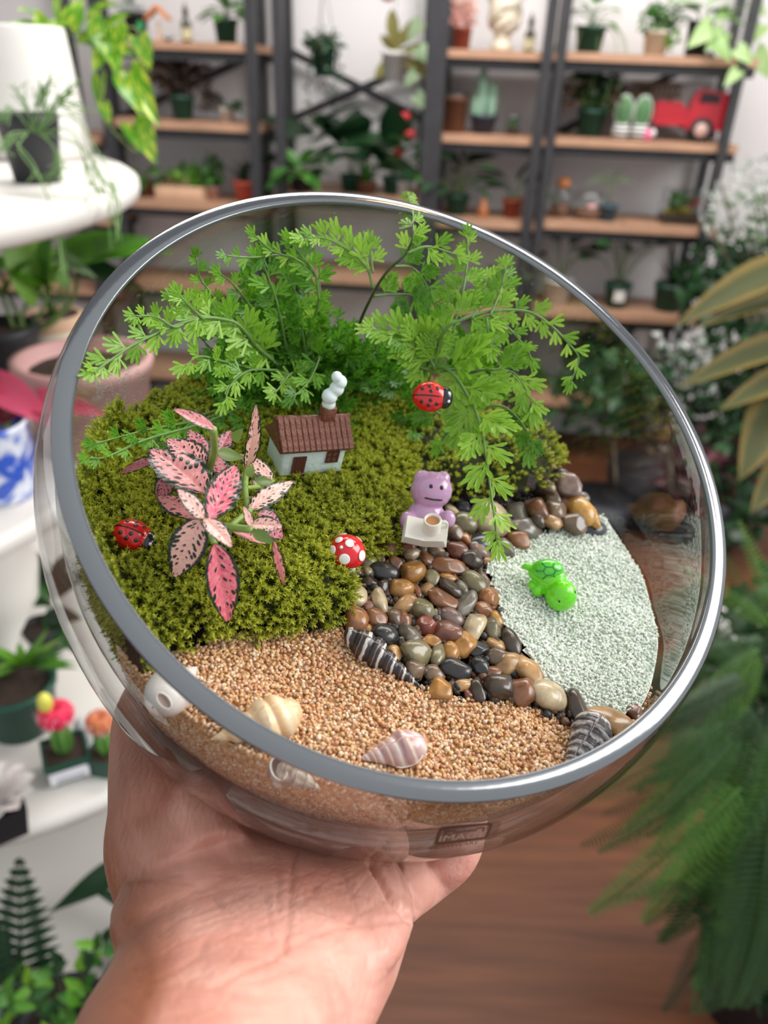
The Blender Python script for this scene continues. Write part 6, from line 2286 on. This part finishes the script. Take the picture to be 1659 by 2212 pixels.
def rrect(x0, y0, x1, y1, rad, n=6, asp=3.2):
    out = []
    for cx_, cy_, a0 in ((x1 - rad, y1 - rad * asp, 0), (x0 + rad, y1 - rad * asp, 90), (x0 + rad, y0 + rad * asp, 180), (x1 - rad, y0 + rad * asp, 270)):
        for i in range(n + 1):
            a = math.radians(a0 + 90 * i / n)
            out.append((cx_ + rad * math.cos(a), cy_ + rad * asp * math.sin(a)))
    return out


m_blk = mat('sticker_black', (44, 36, 38), .5, .05)
m_sg = glassmat('sticker_film', (.62, .55, .55, 1), 1.3, .2)
g = MB()
o1, i1 = rrect(0, 0, 1, 1, .07), rrect(.05, .13, .95, .87, .05)
n = len(o1)
g.add([IB @ stick(*p) for p in o1 + i1], [(i, (i + 1) % n, (i + 1) % n + n, i + n) for i in range(n)])
sk = g.build('sticker', m_blk, bowl, False)
sk['label'] = 'small dark printed sticker with light letters'
g = MB().add([IB @ stick(p[0], p[1], .0003) for p in rrect(-.02, -.06, 1.16, 1.06, .07)], [tuple(range(n))])
g.build('film', m_sg, sk, False)
g = MB()
for pts in ([(.14, .5), (.16, .74), (.30, .74)], [(.30, .74), (.30, .64), (.72, .64), (.72, .74)], [(.72, .74), (.86, .74), (.86, .5)]):
    g.tube([IB @ stick(u, v, .0006) for u, v in pts], .00022, 4)
g.build('emblem', m_blk, sk, False)


def lettering(txt, u0, v0, u1, v1, m, name):
    cu = bpy.data.curves.new('txt', 'FONT')
    cu.body = txt
    cu.resolution_u = 3
    ob = bpy.data.objects.new('txt', cu)
    COL.objects.link(ob)
    dg = bpy.context.evaluated_depsgraph_get()
    dg.update()
    me = bpy.data.meshes.new_from_object(ob.evaluated_get(dg))
    bpy.data.objects.remove(ob)
    c = [v.co.copy() for v in me.vertices]
    x0, x1 = min(v.x for v in c), max(v.x for v in c)
    y0, y1 = min(v.y for v in c), max(v.y for v in c)
    for v, p in zip(me.vertices, c):
        v.co = IB @ stick(u0 + (u1 - u0) * (p.x - x0) / (x1 - x0), v0 + (v1 - v0) * (p.y - y0) / (y1 - y0), .0007)
    me.materials.append(m)
    return link(name, me, sk)


lettering('IMAGE', .08, .17, .93, .50, mat('sticker_letters', (196, 178, 160), .5, .05), 'lettering')
lettering('GLASSWARE', -.04, -.26, .86, -.07, m_blk, 'lettering')

# ------------------------------------------------------------------ nerve plant
m_fit, nt, b = newmat('nerve_plant_leaf')
N, L = nt.nodes, nt.links


def mth(op, a, c=None, d=None):
    n_ = N.new('ShaderNodeMath')
    n_.operation = op
    for i, v in enumerate((a, c, d)):
        if v is None: continue
        if isinstance(v, (int, float)): n_.inputs[i].default_value = v
        else: L.new(v, n_.inputs[i])
    return n_.outputs[0]


uv, sp, oi = N.new('ShaderNodeUVMap'), N.new('ShaderNodeSeparateXYZ'), N.new('ShaderNodeObjectInfo')
L.new(uv.outputs[0], sp.inputs[0])
A_ = mth('MULTIPLY', mth('ABSOLUTE', mth('SUBTRACT', sp.outputs['X'], .5)), 2.0)      # 0 at the midrib, 1 at the edge
V_ = sp.outputs['Y']
along = mth('MULTIPLY', A_, 2.5)
across = mth('MULTIPLY', mth('SUBTRACT', V_, mth('MULTIPLY', A_, .16)), 13.0)
cb = N.new('ShaderNodeCombineXYZ')
L.new(mth('ADD', along, mth('MULTIPLY', mth('GREATER_THAN', sp.outputs['X'], .5), 9.0)), cb.inputs[0]); L.new(across, cb.inputs[1]); L.new(mth('MULTIPLY', oi.outputs['Random'], 40.0), cb.inputs[2])
vo = N.new('ShaderNodeTexVoronoi')
vo.inputs['Scale'].default_value = 1.0
vo.inputs['Randomness'].default_value = .75
L.new(cb.outputs[0], vo.inputs['Vector'])
no = N.new('ShaderNodeTexNoise')
no.inputs['Scale'].default_value = 5
L.new(cb.outputs[0], no.inputs['Vector'])
# dark islands between the veins, larger towards the edge
lim = mth('ADD', mth('MULTIPLY', A_, .28), .23)
isl = mth('LESS_THAN', vo.outputs['Distance'], mth('ADD', lim, mth('MULTIPLY', mth('SUBTRACT', no.outputs['Fac'], .5), .2)))
isl = mth('MULTIPLY', isl, mth('GREATER_THAN', A_, .10))
edge = mth('GREATER_THAN', mth('ADD', A_, mth('MULTIPLY', mth('SUBTRACT', no.outputs['Fac'], .5), .3)), .79)
edge2 = mth('GREATER_THAN', V_, .965)
dark = mth('MINIMUM', mth('ADD', mth('ADD', isl, edge), edge2), 1.0)
mxp = N.new('ShaderNodeMix'); mxp.data_type = 'RGBA'
n2 = N.new('ShaderNodeTexNoise'); n2.inputs['Scale'].default_value = 1.3
L.new(cb.outputs[0], n2.inputs['Vector'])
L.new(mth('MULTIPLY', mth('SUBTRACT', n2.outputs['Fac'], .35), 1.2), mxp.inputs[0])
L.new(oi.outputs['Color'], mxp.inputs[6])
mxp.inputs[7].default_value = lin((244, 212, 188))
mxd = N.new('ShaderNodeMix'); mxd.data_type = 'RGBA'
L.new(dark, mxd.inputs[0]); L.new(mxp.outputs[2], mxd.inputs[6])
mxd.inputs[7].default_value = lin((30, 50, 32))
L.new(mxd.outputs[2], b.inputs['Base Color'])
b.inputs['Roughness'].default_value = .3
b.inputs['Coat Weight'].default_value = .25
b.inputs['Coat Roughness'].default_value = .2
trl, msx = N.new('ShaderNodeBsdfTranslucent'), N.new('ShaderNodeMixShader')
L.new(mxd.outputs[2], trl.inputs['Color'])
msx.inputs[0].default_value = .22
L.new(b.outputs[0], msx.inputs[1]); L.new(trl.outputs[0], msx.inputs[2]); L.new(msx.outputs[0], N['Material Output'].inputs['Surface'])
bp = N.new('ShaderNodeBump')
bp.inputs['Strength'].default_value = .5
bp.inputs['Distance'].default_value = .0006
L.new(mth('SUBTRACT', 1.0, vo.outputs['Distance']), bp.inputs['Height'])
L.new(bp.outputs['Normal'], b.inputs['Normal'])
m_fst = mat('nerve_plant_stem', (132, 160, 78), .4, .2, 200)
m_fgr = leafmat('nerve_plant_green', (104, 132, 60), (150, 172, 92), .35, .3)


def fitleaf(seed, w, droop, fold):
    """a puckered pointed leaf"""
    r = random.Random(seed)
    mb = MB()
    ns_, xs = 20, (-1, -.82, -.6, -.36, -.12, 0, .12, .36, .6, .82, 1)
    nx = len(xs)
    for i in range(ns_ + 1):
        t = i / ns_
        hw = .5 * w * max(math.sin(PI * t ** .82) ** .78 * (1 - .12 * t), .03)
        for x in xs:
            ed = 1 + .045 * math.sin(t * 44 + (2 if x > 0 else 0)) * (abs(x) > .9)
            vein = abs(math.sin((t - abs(x) * .16) * PI * 8.5))
            z = -droop * t * t + fold * abs(x) * hw * 2 - .5 * droop * (abs(x) ** 2) * hw + .018 * vein * (1 - abs(x)) * min(1, 4 * abs(x)) + .012 * math.sin(t * 30 + x * 3) * abs(x) ** 2
            mb.v.append((x * hw * ed, t, z))
    for i in range(ns_):
        for j in range(nx - 1):
            a = i * nx + j
            mb.f.append((a, a + 1, a + nx + 1, a + nx))
    me = mb.mesh('leaf', m_fit)
    u = me.uv_layers.new(name='leaf')
    for lo in me.loops:
        kx = lo.vertex_index
        u.data[lo.index].uv = ((xs[kx % nx] + 1) / 2, (kx // nx) / ns_)
    return me


FL = [fitleaf(i, .56, d, f) for i, (d, f) in enumerate(((.12, .10), (.25, .06), (.06, .16)))]
q, h = ground(448, 1120)
base = BOWL @ q
MF_ = frame(base, UPB)
fit = thing('nerve_plant', 'pink veined nerve plant with dark green leaf edges growing from the moss', 'plant', MF_)
IF = MF_.inverted()


def c1(X, Y, h_):
    return P(150 + X / 2.552, 780 + Y / 2.552, h_)


HOT, MIDP, PALE, DKP = (238, 96, 132), (242, 146, 156), (248, 188, 180), (196, 84, 116)
for i, (bX, bY, tX, tY, w, hb_, ht, col) in enumerate([
        (752, 730, 438, 432, 290, .036, .036, MIDP), (700, 872, 492, 676, 200, .030, .030, MIDP), (772, 880, 930, 556, 200, .040, .044, HOT), (742, 868, 606, 700, 120, .042, .050, PALE), (720, 872, 556, 1212, 216, .038, .022, PALE),
        (800, 1005, 884, 1456, 208, .036, .012, HOT), (745, 868, 896, 1006, 124, .042, .044, PALE), (985, 824, 1252, 612, 128, .038, .044, PALE), (1005, 900, 1176, 908, 118, .040, .042, PALE), (1003, 912, 966, 802, 62, .041, .047, PALE),
        (1040, 840, 1208, 960, 190, .032, .026, DKP), (890, 930, 1096, 1000, 100, .034, .028, MIDP), (975, 590, 1056, 270, 100, .034, .062, PALE), (1122, 660, 950, 480, 120, .028, .034, PALE), (800, 376, 572, 256, 88, .058, .062, MIDP),
        (752, 580, 536, 408, 200, .034, .038, MIDP), (742, 520, 672, 356, 140, .030, .036, DKP), (790, 560, 896, 372, 120, .028, .034, DKP), (460, 560, 256, 596, 140, .028, .018, DKP), (860, 640, 770, 470, 130, .028, .032, DKP),
        (1010, 700, 1110, 640, 90, .028, .030, PALE), (800, 690, 900, 560, 120, .026, .028, DKP), (560, 640, 470, 760, 120, .024, .018, DKP)]):
    a_, c_ = IF @ c1(bX, bY, hb_), IF @ c1(tX, tY, ht)
    me = FL[i % 3]
    ln = math.hypot(bX - tX, bY - tY)
    z_ = zof(c1(bX, bY, hb_))
    wreal = w / 2.552 * z_ / F
    vw = (IF.to_3x3() @ (EYE - c1((bX + tX) / 2, (bY + tY) / 2, hb_)).normalized())
    nrm = vw * .6 + Vector((.15, 0, .7)) + Vector((.12 * math.sin(i * 2.1), .12 * math.cos(i * 1.7), 0))
    o = link('leaf', me, fit, leafM(a_, c_, nrm, wreal / (.56 * max((c_ - a_).length, 1e-4))))
    o.color = mul(lin(col), 1)
# the long leaf that bends over and hangs edge-on, and the green young leaves
for (bX, bY, tX, tY, w, hb_, ht, me, up_) in ((1010, 935, 1140, 1010, 70, .040, .040, leaf('lance', m_fgr, .3, .1), .3), (1125, 990, 1210, 1345, 62, .042, .012, FL[1], 0), (815, 500, 952, 545, 80, .040, .036, leaf('lance', m_fgr, .4, -.25), .6),
                                              (985, 640, 1010, 570, 50, .036, .040, leaf('ovate', m_fgr, .5), .3), (1020, 660, 1130, 660, 50, .032, .032, leaf('ovate', m_fgr, .5), .3), (900, 440, 942, 384, 60, .034, .040, leaf('ovate', m_fgr, .5), .3)):
    a_, c_ = IF @ c1(bX, bY, hb_), IF @ c1(tX, tY, ht)
    wreal = w / 2.552 * zof(c1(bX, bY, hb_)) / F
    vw = (IF.to_3x3() @ (EYE - c1(bX, bY, hb_)).normalized())
    nrm = vw + Vector((0, 0, up_))
    mw = max(abs(v.co.x) for v in me.vertices) * 2
    o = link('leaf', me, fit, leafM(a_, c_, nrm, wreal / (mw * (c_ - a_).length)))
    o.color = mul(lin(MIDP), 1)
st = MB()
for pts, rr in (([(745, 880, .036), (760, 960, .024), (770, 1010, .008)], .0013), ([(770, 600, .030), (800, 490, .044), (792, 376, .058)], .0012), ([(770, 880, .036), (765, 740, .026), (770, 590, .030), (800, 500, .040)], .0013),
                ([(760, 900, .034), (880, 915, .037), (1005, 930, .040)], .0012), ([(1000, 900, .039), (970, 720, .034), (975, 590, .034)], .0010), ([(880, 915, .037), (950, 860, .038), (1000, 820, .038)], .0009),
                ([(800, 1005, .036), (770, 930, .036), (745, 880, .036)], .0009), ([(770, 590, .030), (640, 560, .026), (460, 560, .027)], .0009), ([(975, 700, .034), (1050, 690, .03), (1122, 660, .028)], .0008)):
    st.tube(smoothpath([IF @ c1(*p) for p in pts], 4), rr, 7)
st.build('stem', m_fst, fit)

# ------------------------------------------------------------------ rabbit's-foot fern
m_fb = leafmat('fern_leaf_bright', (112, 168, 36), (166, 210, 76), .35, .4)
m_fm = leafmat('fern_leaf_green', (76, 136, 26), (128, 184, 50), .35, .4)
m_fd = leafmat('fern_leaf_deep', (58, 118, 22), (112, 172, 46), .4, .4, 'island')  # deeper green for the crowd of small fronds around the root
m_fs = mat('fern_stalk', (104, 140, 72), .45, .15, 200)
m_fs2 = mat('fern_stalk_dark', (58, 72, 34), .45, .15, 200)


def fan(mb, base, ang, ln, lobes, w, rr, z0=0.0):
    """a wedge that splits into a few blunt lobes; grows from base at the angle"""
    y = Vector((math.sin(ang), math.cos(ang), 0))
    x = Vector((y.y, -y.x, 0))
    b_ = Vector(base)
    neck = b_ + y * ln * .32 + Vector((0, 0, z0 + .01))
    hw = w * .5 * ln
    ed = [neck + x * (hw * .45 * (2 * i / lobes - 1)) for i in range(lobes + 1)]
    i0 = len(mb.v)
    mb.v += [tuple(b_ - x * .014), tuple(b_ + x * .014)] + [tuple(p) for p in ed]
    mb.f.append((i0, i0 + 1) + tuple(range(i0 + 2 + lobes, i0 + 1, -1)))
    for i in range(lobes):
        m_ = (i + .5) / lobes * 2 - 1
        d = (y + x * m_ * (.52 + .12 * lobes / 3)).normalized()
        l2 = ln * (.72 - .16 * abs(m_)) * rr.uniform(.85, 1.12)
        p0, p1 = ed[i], ed[i + 1]
        s = Vector((d.y, -d.x, 0)) * hw * (1.15 / lobes) * .9
        mid = (p0 + p1) / 2 + d * l2 * .62 + Vector((0, 0, rr.uniform(-.03, .05)))
        tip = (p0 + p1) / 2 + d * l2 + Vector((0, 0, rr.uniform(-.06, .04)))
        i1 = len(mb.v)
        mb.v += [tuple(p0), tuple(p1), tuple(mid + s), tuple(tip + s * .55), tuple(tip + d * l2 * .05), tuple(tip - s * .6), tuple(mid - s)]
        mb.f.append(tuple(range(i1 + 6, i1 - 1, -1)))


def fernleaf(kind, seed, m):
    rr = random.Random(seed)
    mb = MB()
    if kind == 's':
        fan(mb, (0, 0, 0), 0, 1.0, 3, .62, rr)
    elif kind == 'm':
        fan(mb, (0, .30, .0), 0, .72, 3, .62, rr)
        fan(mb, (0, .16, 0), .62, .62, 2, .5, rr)
        fan(mb, (0, .10, 0), -.62, .58, 2, .5, rr)
        mb.tube([(0, 0, 0), (0, .4, 0)], .014, 4)
    else:
        mb.tube([(0, 0, 0), (0, .62, 0)], .013, 4)
        fan(mb, (0, .58, 0), 0, .44, 3, .7, rr)
        for j, t in enumerate((.13, .27, .40, .52)):
            l2 = .54 * (1 - t * .55)
            fan(mb, (0, t, 0), .72 * (1 if j % 2 else -1), l2, 3 if j < 2 else 2, .6, rr)
            fan(mb, (0, t + .05, 0), -.72 * (1 if j % 2 else -1), l2 * .9, 3 if j < 2 else 2, .6, rr)
    return mb.mesh('leaflet', m, False)


LFT = {}
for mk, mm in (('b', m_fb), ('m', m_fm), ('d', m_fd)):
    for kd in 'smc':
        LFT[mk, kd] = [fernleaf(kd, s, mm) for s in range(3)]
qf, hf = ground(700, 905)
fern = thing('potted_fern', "bright green rabbit's-foot fern with lacy fronds arching over house and pebbles", 'fern', frame(BOWL @ qf, UPB))
IFN = fern.matrix_world.inverted()
FR_ = random.Random(21)


def path3(pts, f0, f1):
    out = []
    for i, p in enumerate(pts):
        t = i / (len(pts) - 1)
        fr_ = p[2] if len(p) > 2 else f0 + (f1 - f0) * t
        out.append(IFN @ GL(p[0], p[1], fr_))
    return smoothpath(out, 8)


def resample(p, ts):
    d = [0]
    for a, c in zip(p, p[1:]):
        d.append(d[-1] + (c - a).length)
    out = []
    for t in ts:
        s = t * d[-1]
        i = max(0, min(len(p) - 2, next((j for j in range(len(d) - 1) if d[j + 1] >= s), len(p) - 2)))
        u = (s - d[i]) / max(d[i + 1] - d[i], 1e-9)
        out.append((p[i].lerp(p[i + 1], u), (p[i + 1] - p[i]).normalized()))
    return out, d[-1]


def frond(pts, f0, f1, L0, L1, n, col, kinds, start=.2, stem=m_fs, sr=.0006, ang=.95, join=None, spread=(1, 1), tipk='m'):
    """leaflets on both sides of a stalk; lengths in picture pixels at the frond's distance"""
    p = path3(pts, f0, f1)
    k_ = zof(fern.matrix_world @ p[len(p) // 2]) / F
    mb = MB()
    m_ = len(p)
    mb.tube(p, [sr * (1 - .65 * i / m_) for i in range(m_)], 5)
    root = mb.build('frond', stem, fern) if join is None else None
    if join is not None:
        join[0].add(mb.v, mb.f)
    n = max(4, int(n * (.72 if kinds[0] == 'c' else .85)))
    ts = [start + (1 - start) * (i + .3) / n for i in range(n)]
    sm_, tot = resample(p, ts)
    for i, (c, tg) in enumerate(sm_):
        t = i / max(n - 1, 1)
        vw = (IFN.to_3x3() @ (EYE - fern.matrix_world @ c).normalized())
        side = tg.cross(vw).normalized()
        s = 1 if i % 2 else -1
        if spread[0 if s < 0 else 1] == 0:
            continue
        ll = (L0 + (L1 - L0) * t) * k_ * FR_.uniform(.88, 1.14) * spread[0 if s < 0 else 1]
        a_ = ang * FR_.uniform(.85, 1.15) * (1 - .35 * t)
        d = tg * math.cos(a_) + side * s * math.sin(a_) + vw * FR_.uniform(-.25, .25)
        nrm = vw + side * s * FR_.uniform(-.1, .5) + Vector((0, 0, .35)) + tg * FR_.uniform(-.2, .2)
        kd = kinds if len(kinds) == 1 else (kinds[0] if t < .55 else kinds[1])
        M_ = leafM(c, c + d.normalized() * ll, nrm, FR_.uniform(.9, 1.1))
        me = LFT[col, kd][FR_.randrange(3)]
        if join is None:
            link('leaflet', me, root, M_)
        else:
            join[0].add([v.co for v in me.vertices], [tuple(q_.vertices) for q_ in me.polygons], M_)
    c, tg = resample(p, [1.0])[0][0]
    vw = (IFN.to_3x3() @ (EYE - fern.matrix_world @ c).normalized())
    M_ = leafM(c - tg * L1 * k_ * .2, c + tg * L1 * k_ * 1.0, vw + Vector((0, 0, .3)))
    me = LFT[col, tipk][FR_.randrange(3)]
    if join is None:
        link('leaflet', me, root, M_)
    else:
        join[0].add([v.co for v in me.vertices], [tuple(q_.vertices) for q_ in me.polygons], M_)
    return root


# right-hand fronds
frond([(735, 880, .85), (767, 730, .62), (803, 640, .42), (838, 585, .25), (879, 545, .06), (893, 490, -.4), (881, 420, -1.2)], 0, 0, 46, 30, 13, 'b', 'm', .60, m_fs2, .0008, .8, tipk='m')
frond([(879, 547, .06), (920, 533, .0), (956, 540, .05), (988, 552, .1)], 0, 0, 52, 30, 6, 'b', 'ms', .15)
frond([(806, 622, .35), (792, 578, .3), (758, 545, .25), (706, 516, .2), (655, 514, .15)], 0, 0, 74, 34, 13, 'b', 'm', .2, m_fs, .0006, .75, None, (.7, 1))
frond([(806, 590, .3), (802, 560, .28), (799, 532, .26)], 0, 0, 44, 34, 5, 'b', 'm', .1)
frond([(850, 575, .25), (890, 578, .3), (918, 610, .35), (940, 664, .4)], 0, 0, 66, 40, 11, 'm', 'cm', .15)
frond([(806, 640, .42), (850, 636, .42), (900, 640, .45), (930, 668, .5)], 0, 0, 60, 40, 9, 'm', 'cm', .1)
frond([(978, 720, .3), (1000, 630, .22), (1010, 565, .18), (1010, 512, .14)], 0, 0, 58, 36, 12, 'b', 'cm', .15)
frond([(1058, 682, .2), (1080, 632, .18), (1094, 575, .15)], 0, 0, 52, 32, 9, 'b', 'm', .15)
frond([(930, 790, .5), (960, 715, .32), (1000, 690, .26), (1058, 673, .22), (1129, 671, .22), (1169, 687, .24), (1199, 711, .28), (1230, 744, .32), (1250, 775, .36), (1234, 824, .4)], 0, 0, 54, 30, 22, 'b', 'ms', .30, m_fs, .0008, .95)
frond([(1058, 679, .22), (1106, 716, .26), (1138, 756, .3), (1147, 775, .3)], 0, 0, 44, 32, 8, 'b', 'm', .1)
frond([(1050, 680, .22), (1056, 720, .24), (1060, 752, .24)], 0, 0, 46, 34, 6, 'b', 'm', .1)
frond([(1020, 688, .24), (1040, 640, .24), (1062, 600, .24)], 0, 0, 46, 34, 7, 'b', 'm', .2)
frond([(760, 900, .8), (860, 830, .6), (942, 794, .42), (980, 810, .34), (1012, 858, .28), (1034, 905, .25), (1046, 956, .23), (1054, 1015, .22), (1065, 1093, .21), (1073, 1168, .20)], 0, 0, 148, 46, 20, 'b', 'cm', .36, m_fs, .0009, .85)
frond([(942, 794, .42), (1000, 800, .36), (1060, 798, .32), (1110, 806, .3), (1140, 850, .28), (1150, 882, .28)], 0, 0, 92, 50, 13, 'b', 'cm', .12, m_fs, .0006, .9)
frond([(942, 800, .42), (925, 770, .4), (890, 740, .38), (845, 716, .36), (800, 712, .34)], 0, 0, 86, 36, 14, 'b', 'cm', .12, m_fs, .0006, .75)
frond([(940, 790, .42), (948, 752, .38), (958, 705, .34)], 0, 0, 64, 38, 9, 'b', 'cm', .1)
frond([(930, 800, .44), (905, 790, .42), (876, 752, .4)], 0, 0, 48, 34, 6, 'b', 'm', .15)
frond([(925, 830, .5), (930, 805, .48), (912, 790, .46)], 0, 0, 48, 40, 5, 'm', 'm', .15)
frond([(960, 800, .5), (1000, 740, .5), (1046, 706, .5)], 0, 0, 70, 40, 9, 'm', 'cm', .15)
frond([(960, 850, .55), (1010, 820, .5), (1080, 810, .48), (1120, 770, .45)], 0, 0, 76, 40, 9, 'm', 'cm', .15)
frond([(960, 900, .55), (915, 880, .6), (868, 910, .62)], 0, 0, 60, 44, 6, 'm', 'c', .15)
frond([(1010, 960, .5), (980, 930, .52), (952, 962, .5)], 0, 0, 44, 34, 5, 'm', 'm', .2)
frond([(1030, 880, .42), (1090, 880, .4), (1138, 930, .38), (1142, 968, .38)], 0, 0, 74, 44, 8, 'm', 'c', .1)
# left-hand fronds
frond([(660, 860, .85), (600, 790, .62), (558, 752, .48), (520, 706, .38), (484, 690, .34), (428, 688, .30), (353, 714, .27), (286, 746, .25), (236, 780, .26), (200, 806, .28)], 0, 0, 76, 40, 26, 'b', 'mm', .34, m_fs, .0009, .8)
frond([(395, 700, .28), (375, 706, .26), (335, 684, .24), (292, 682, .22)], 0, 0, 46, 34, 9, 'b', 'm', .1)
frond([(440, 690, .3), (412, 664, .26), (390, 640, .24)], 0, 0, 50, 36, 7, 'b', 'm', .1)
frond([(540, 740, .45), (472, 690, .4), (416, 645, .36), (370, 640, .32)], 0, 0, 46, 30, 11, 'b', 'm', .3)
frond([(560, 740, .5), (500, 690, .46), (450, 626, .42), (432, 600, .4), (424, 556, .38)], 0, 0, 44, 26, 11, 'm', 'm', .3)
frond([(640, 800, .7), (690, 640, .45), (658, 572, .36), (590, 542, .32), (550, 508, .3)], 0, 0, 44, 26, 20, 'b', 'ms', .28, m_fs, .0007, .8)
frond([(655, 572, .38), (600, 552, .36), (545, 556, .34), (488, 552, .32)], 0, 0, 40, 24, 9, 'm', 'ms', .25)
frond([(690, 650, .42), (680, 590, .36), (650, 550, .34), (628, 522, .32)], 0, 0, 54, 32, 11, 'm', 'm', .2)
frond([(620, 760, .6), (600, 660, .46), (580, 600, .4), (568, 566, .38)], 0, 0, 64, 44, 13, 'm', 'cm', .2)
frond([(600, 760, .6), (540, 660, .5), (500, 610, .46), (476, 592, .44)], 0, 0, 54, 34, 11, 'm', 'cm', .25)
frond([(670, 820, .7), (650, 700, .52), (640, 640, .46), (622, 600, .44)], 0, 0, 60, 40, 12, 'm', 'cm', .25)
frond([(640, 830, .6), (632, 806, .5), (612, 826, .44), (594, 850, .40)], 0, 0, 50, 34, 8, 'b', 'm', .2)
frond([(660, 800, .6), (690, 770, .5), (668, 822, .44), (634, 858, .4)], 0, 0, 48, 34, 8, 'm', 'm', .3)
frond([(600, 800, .55), (540, 800, .45), (500, 830, .42), (486, 868, .4)], 0, 0, 52, 36, 9, 'b', 'm', .25)
frond([(560, 800, .55), (480, 780, .42), (432, 770, .38), (400, 790, .36)], 0, 0, 60, 40, 11, 'b', 'cm', .25)
frond([(560, 860, .7), (450, 910, .55), (320, 948, .42), (232, 986, .34), (192, 990, .32)], 0, 0, 58, 34, 9, 'm', 'm', .5, m_fs, .0006, .5)
frond([(540, 870, .75), (440, 905, .6), (320, 928, .5), (206, 958, .42)], 0, 0, 54, 36, 11, 'm', 'cm', .4, m_fs, .0006, .55)
frond([(500, 880, .7), (430, 900, .6), (360, 960, .5)], 0, 0, 44, 32, 6, 'm', 'm', .4)
# the crowd of small fronds around the root
J = [MB()]
for i in range(230):
    x1, y1 = FR_.uniform(430, 900), FR_.uniform(590, 940)
    if y1 < 660 and (x1 < 520 or x1 > 700): continue
    if x1 > 760 and y1 < 720: continue
    x0, y0 = 690 + FR_.uniform(-90, 100) + (x1 - 690) * .25, 880 + FR_.uniform(-50, 40)
    fe = FR_.uniform(.5, .85)
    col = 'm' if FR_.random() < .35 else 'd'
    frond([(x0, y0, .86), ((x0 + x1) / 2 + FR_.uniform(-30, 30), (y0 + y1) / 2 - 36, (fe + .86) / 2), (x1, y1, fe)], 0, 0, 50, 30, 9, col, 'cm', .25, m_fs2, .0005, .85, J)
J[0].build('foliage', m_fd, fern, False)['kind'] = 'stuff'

# ------------------------------------------------------------------ water beads
DR = random.Random(5)
g = MB()
for i in range(110):
    x, y = 195 + 140 * DR.random() ** 1.0, DR.uniform(800, 935)
    if x - 195 > 150 - abs(y - 850) * .6: continue
    p = GL(x, y, .992)
    g.ball(IB @ p, DR.choice((.0004, .0006, .0009, .0012)) * DR.uniform(.8, 1.2), None, 8, 5)
for i in range(46):
    a = DR.uniform(.4, 3.6)
    p = W(rimpt(a, RIM_RI - .0002, -DR.uniform(.004, .03)))
    g.ball(IB @ p, DR.uniform(.0003, .0007), None, 8, 5)
g.build('condensation', m_water, bowl)['kind'] = 'stuff'
g = MB()
for (x, y, fr_, rr) in ((972, 890, .28, 10), (1052, 757, .3, 5), (1028, 668, .2, 5), (1076, 763, .3, 6), (1010, 936, .25, 5), (1046, 1042, .21, 5), (1106, 990, .26, 7), (1140, 968, .3, 4), (1234, 828, .39, 5), (1195, 726, .28, 4), (570, 660, .32, 8), (466, 706, .3, 7),
                   (546, 722, .4, 4), (684, 585, .36, 6), (880, 552, .06, 4), (1076, 1146, .19, 5), (1012, 980, .24, 4), (620, 640, .4, 5), (690, 590, .36, 5), (580, 640, .42, 5), (1002, 1008, .22, 3), (1060, 1090, .2, 4), (990, 627, .2, 4), (500, 690, .35, 4), (640, 770, .45, 4), (1160, 690, .23, 4), (1070, 868, .3, 6)):
    p = GL(x, y, fr_ - .02)
    g.ball(IFN @ p, rr * zof(p) / F * .8, None, 12, 8)
o = g.build('water_drops', m_water, fern)
o['kind'] = 'stuff'
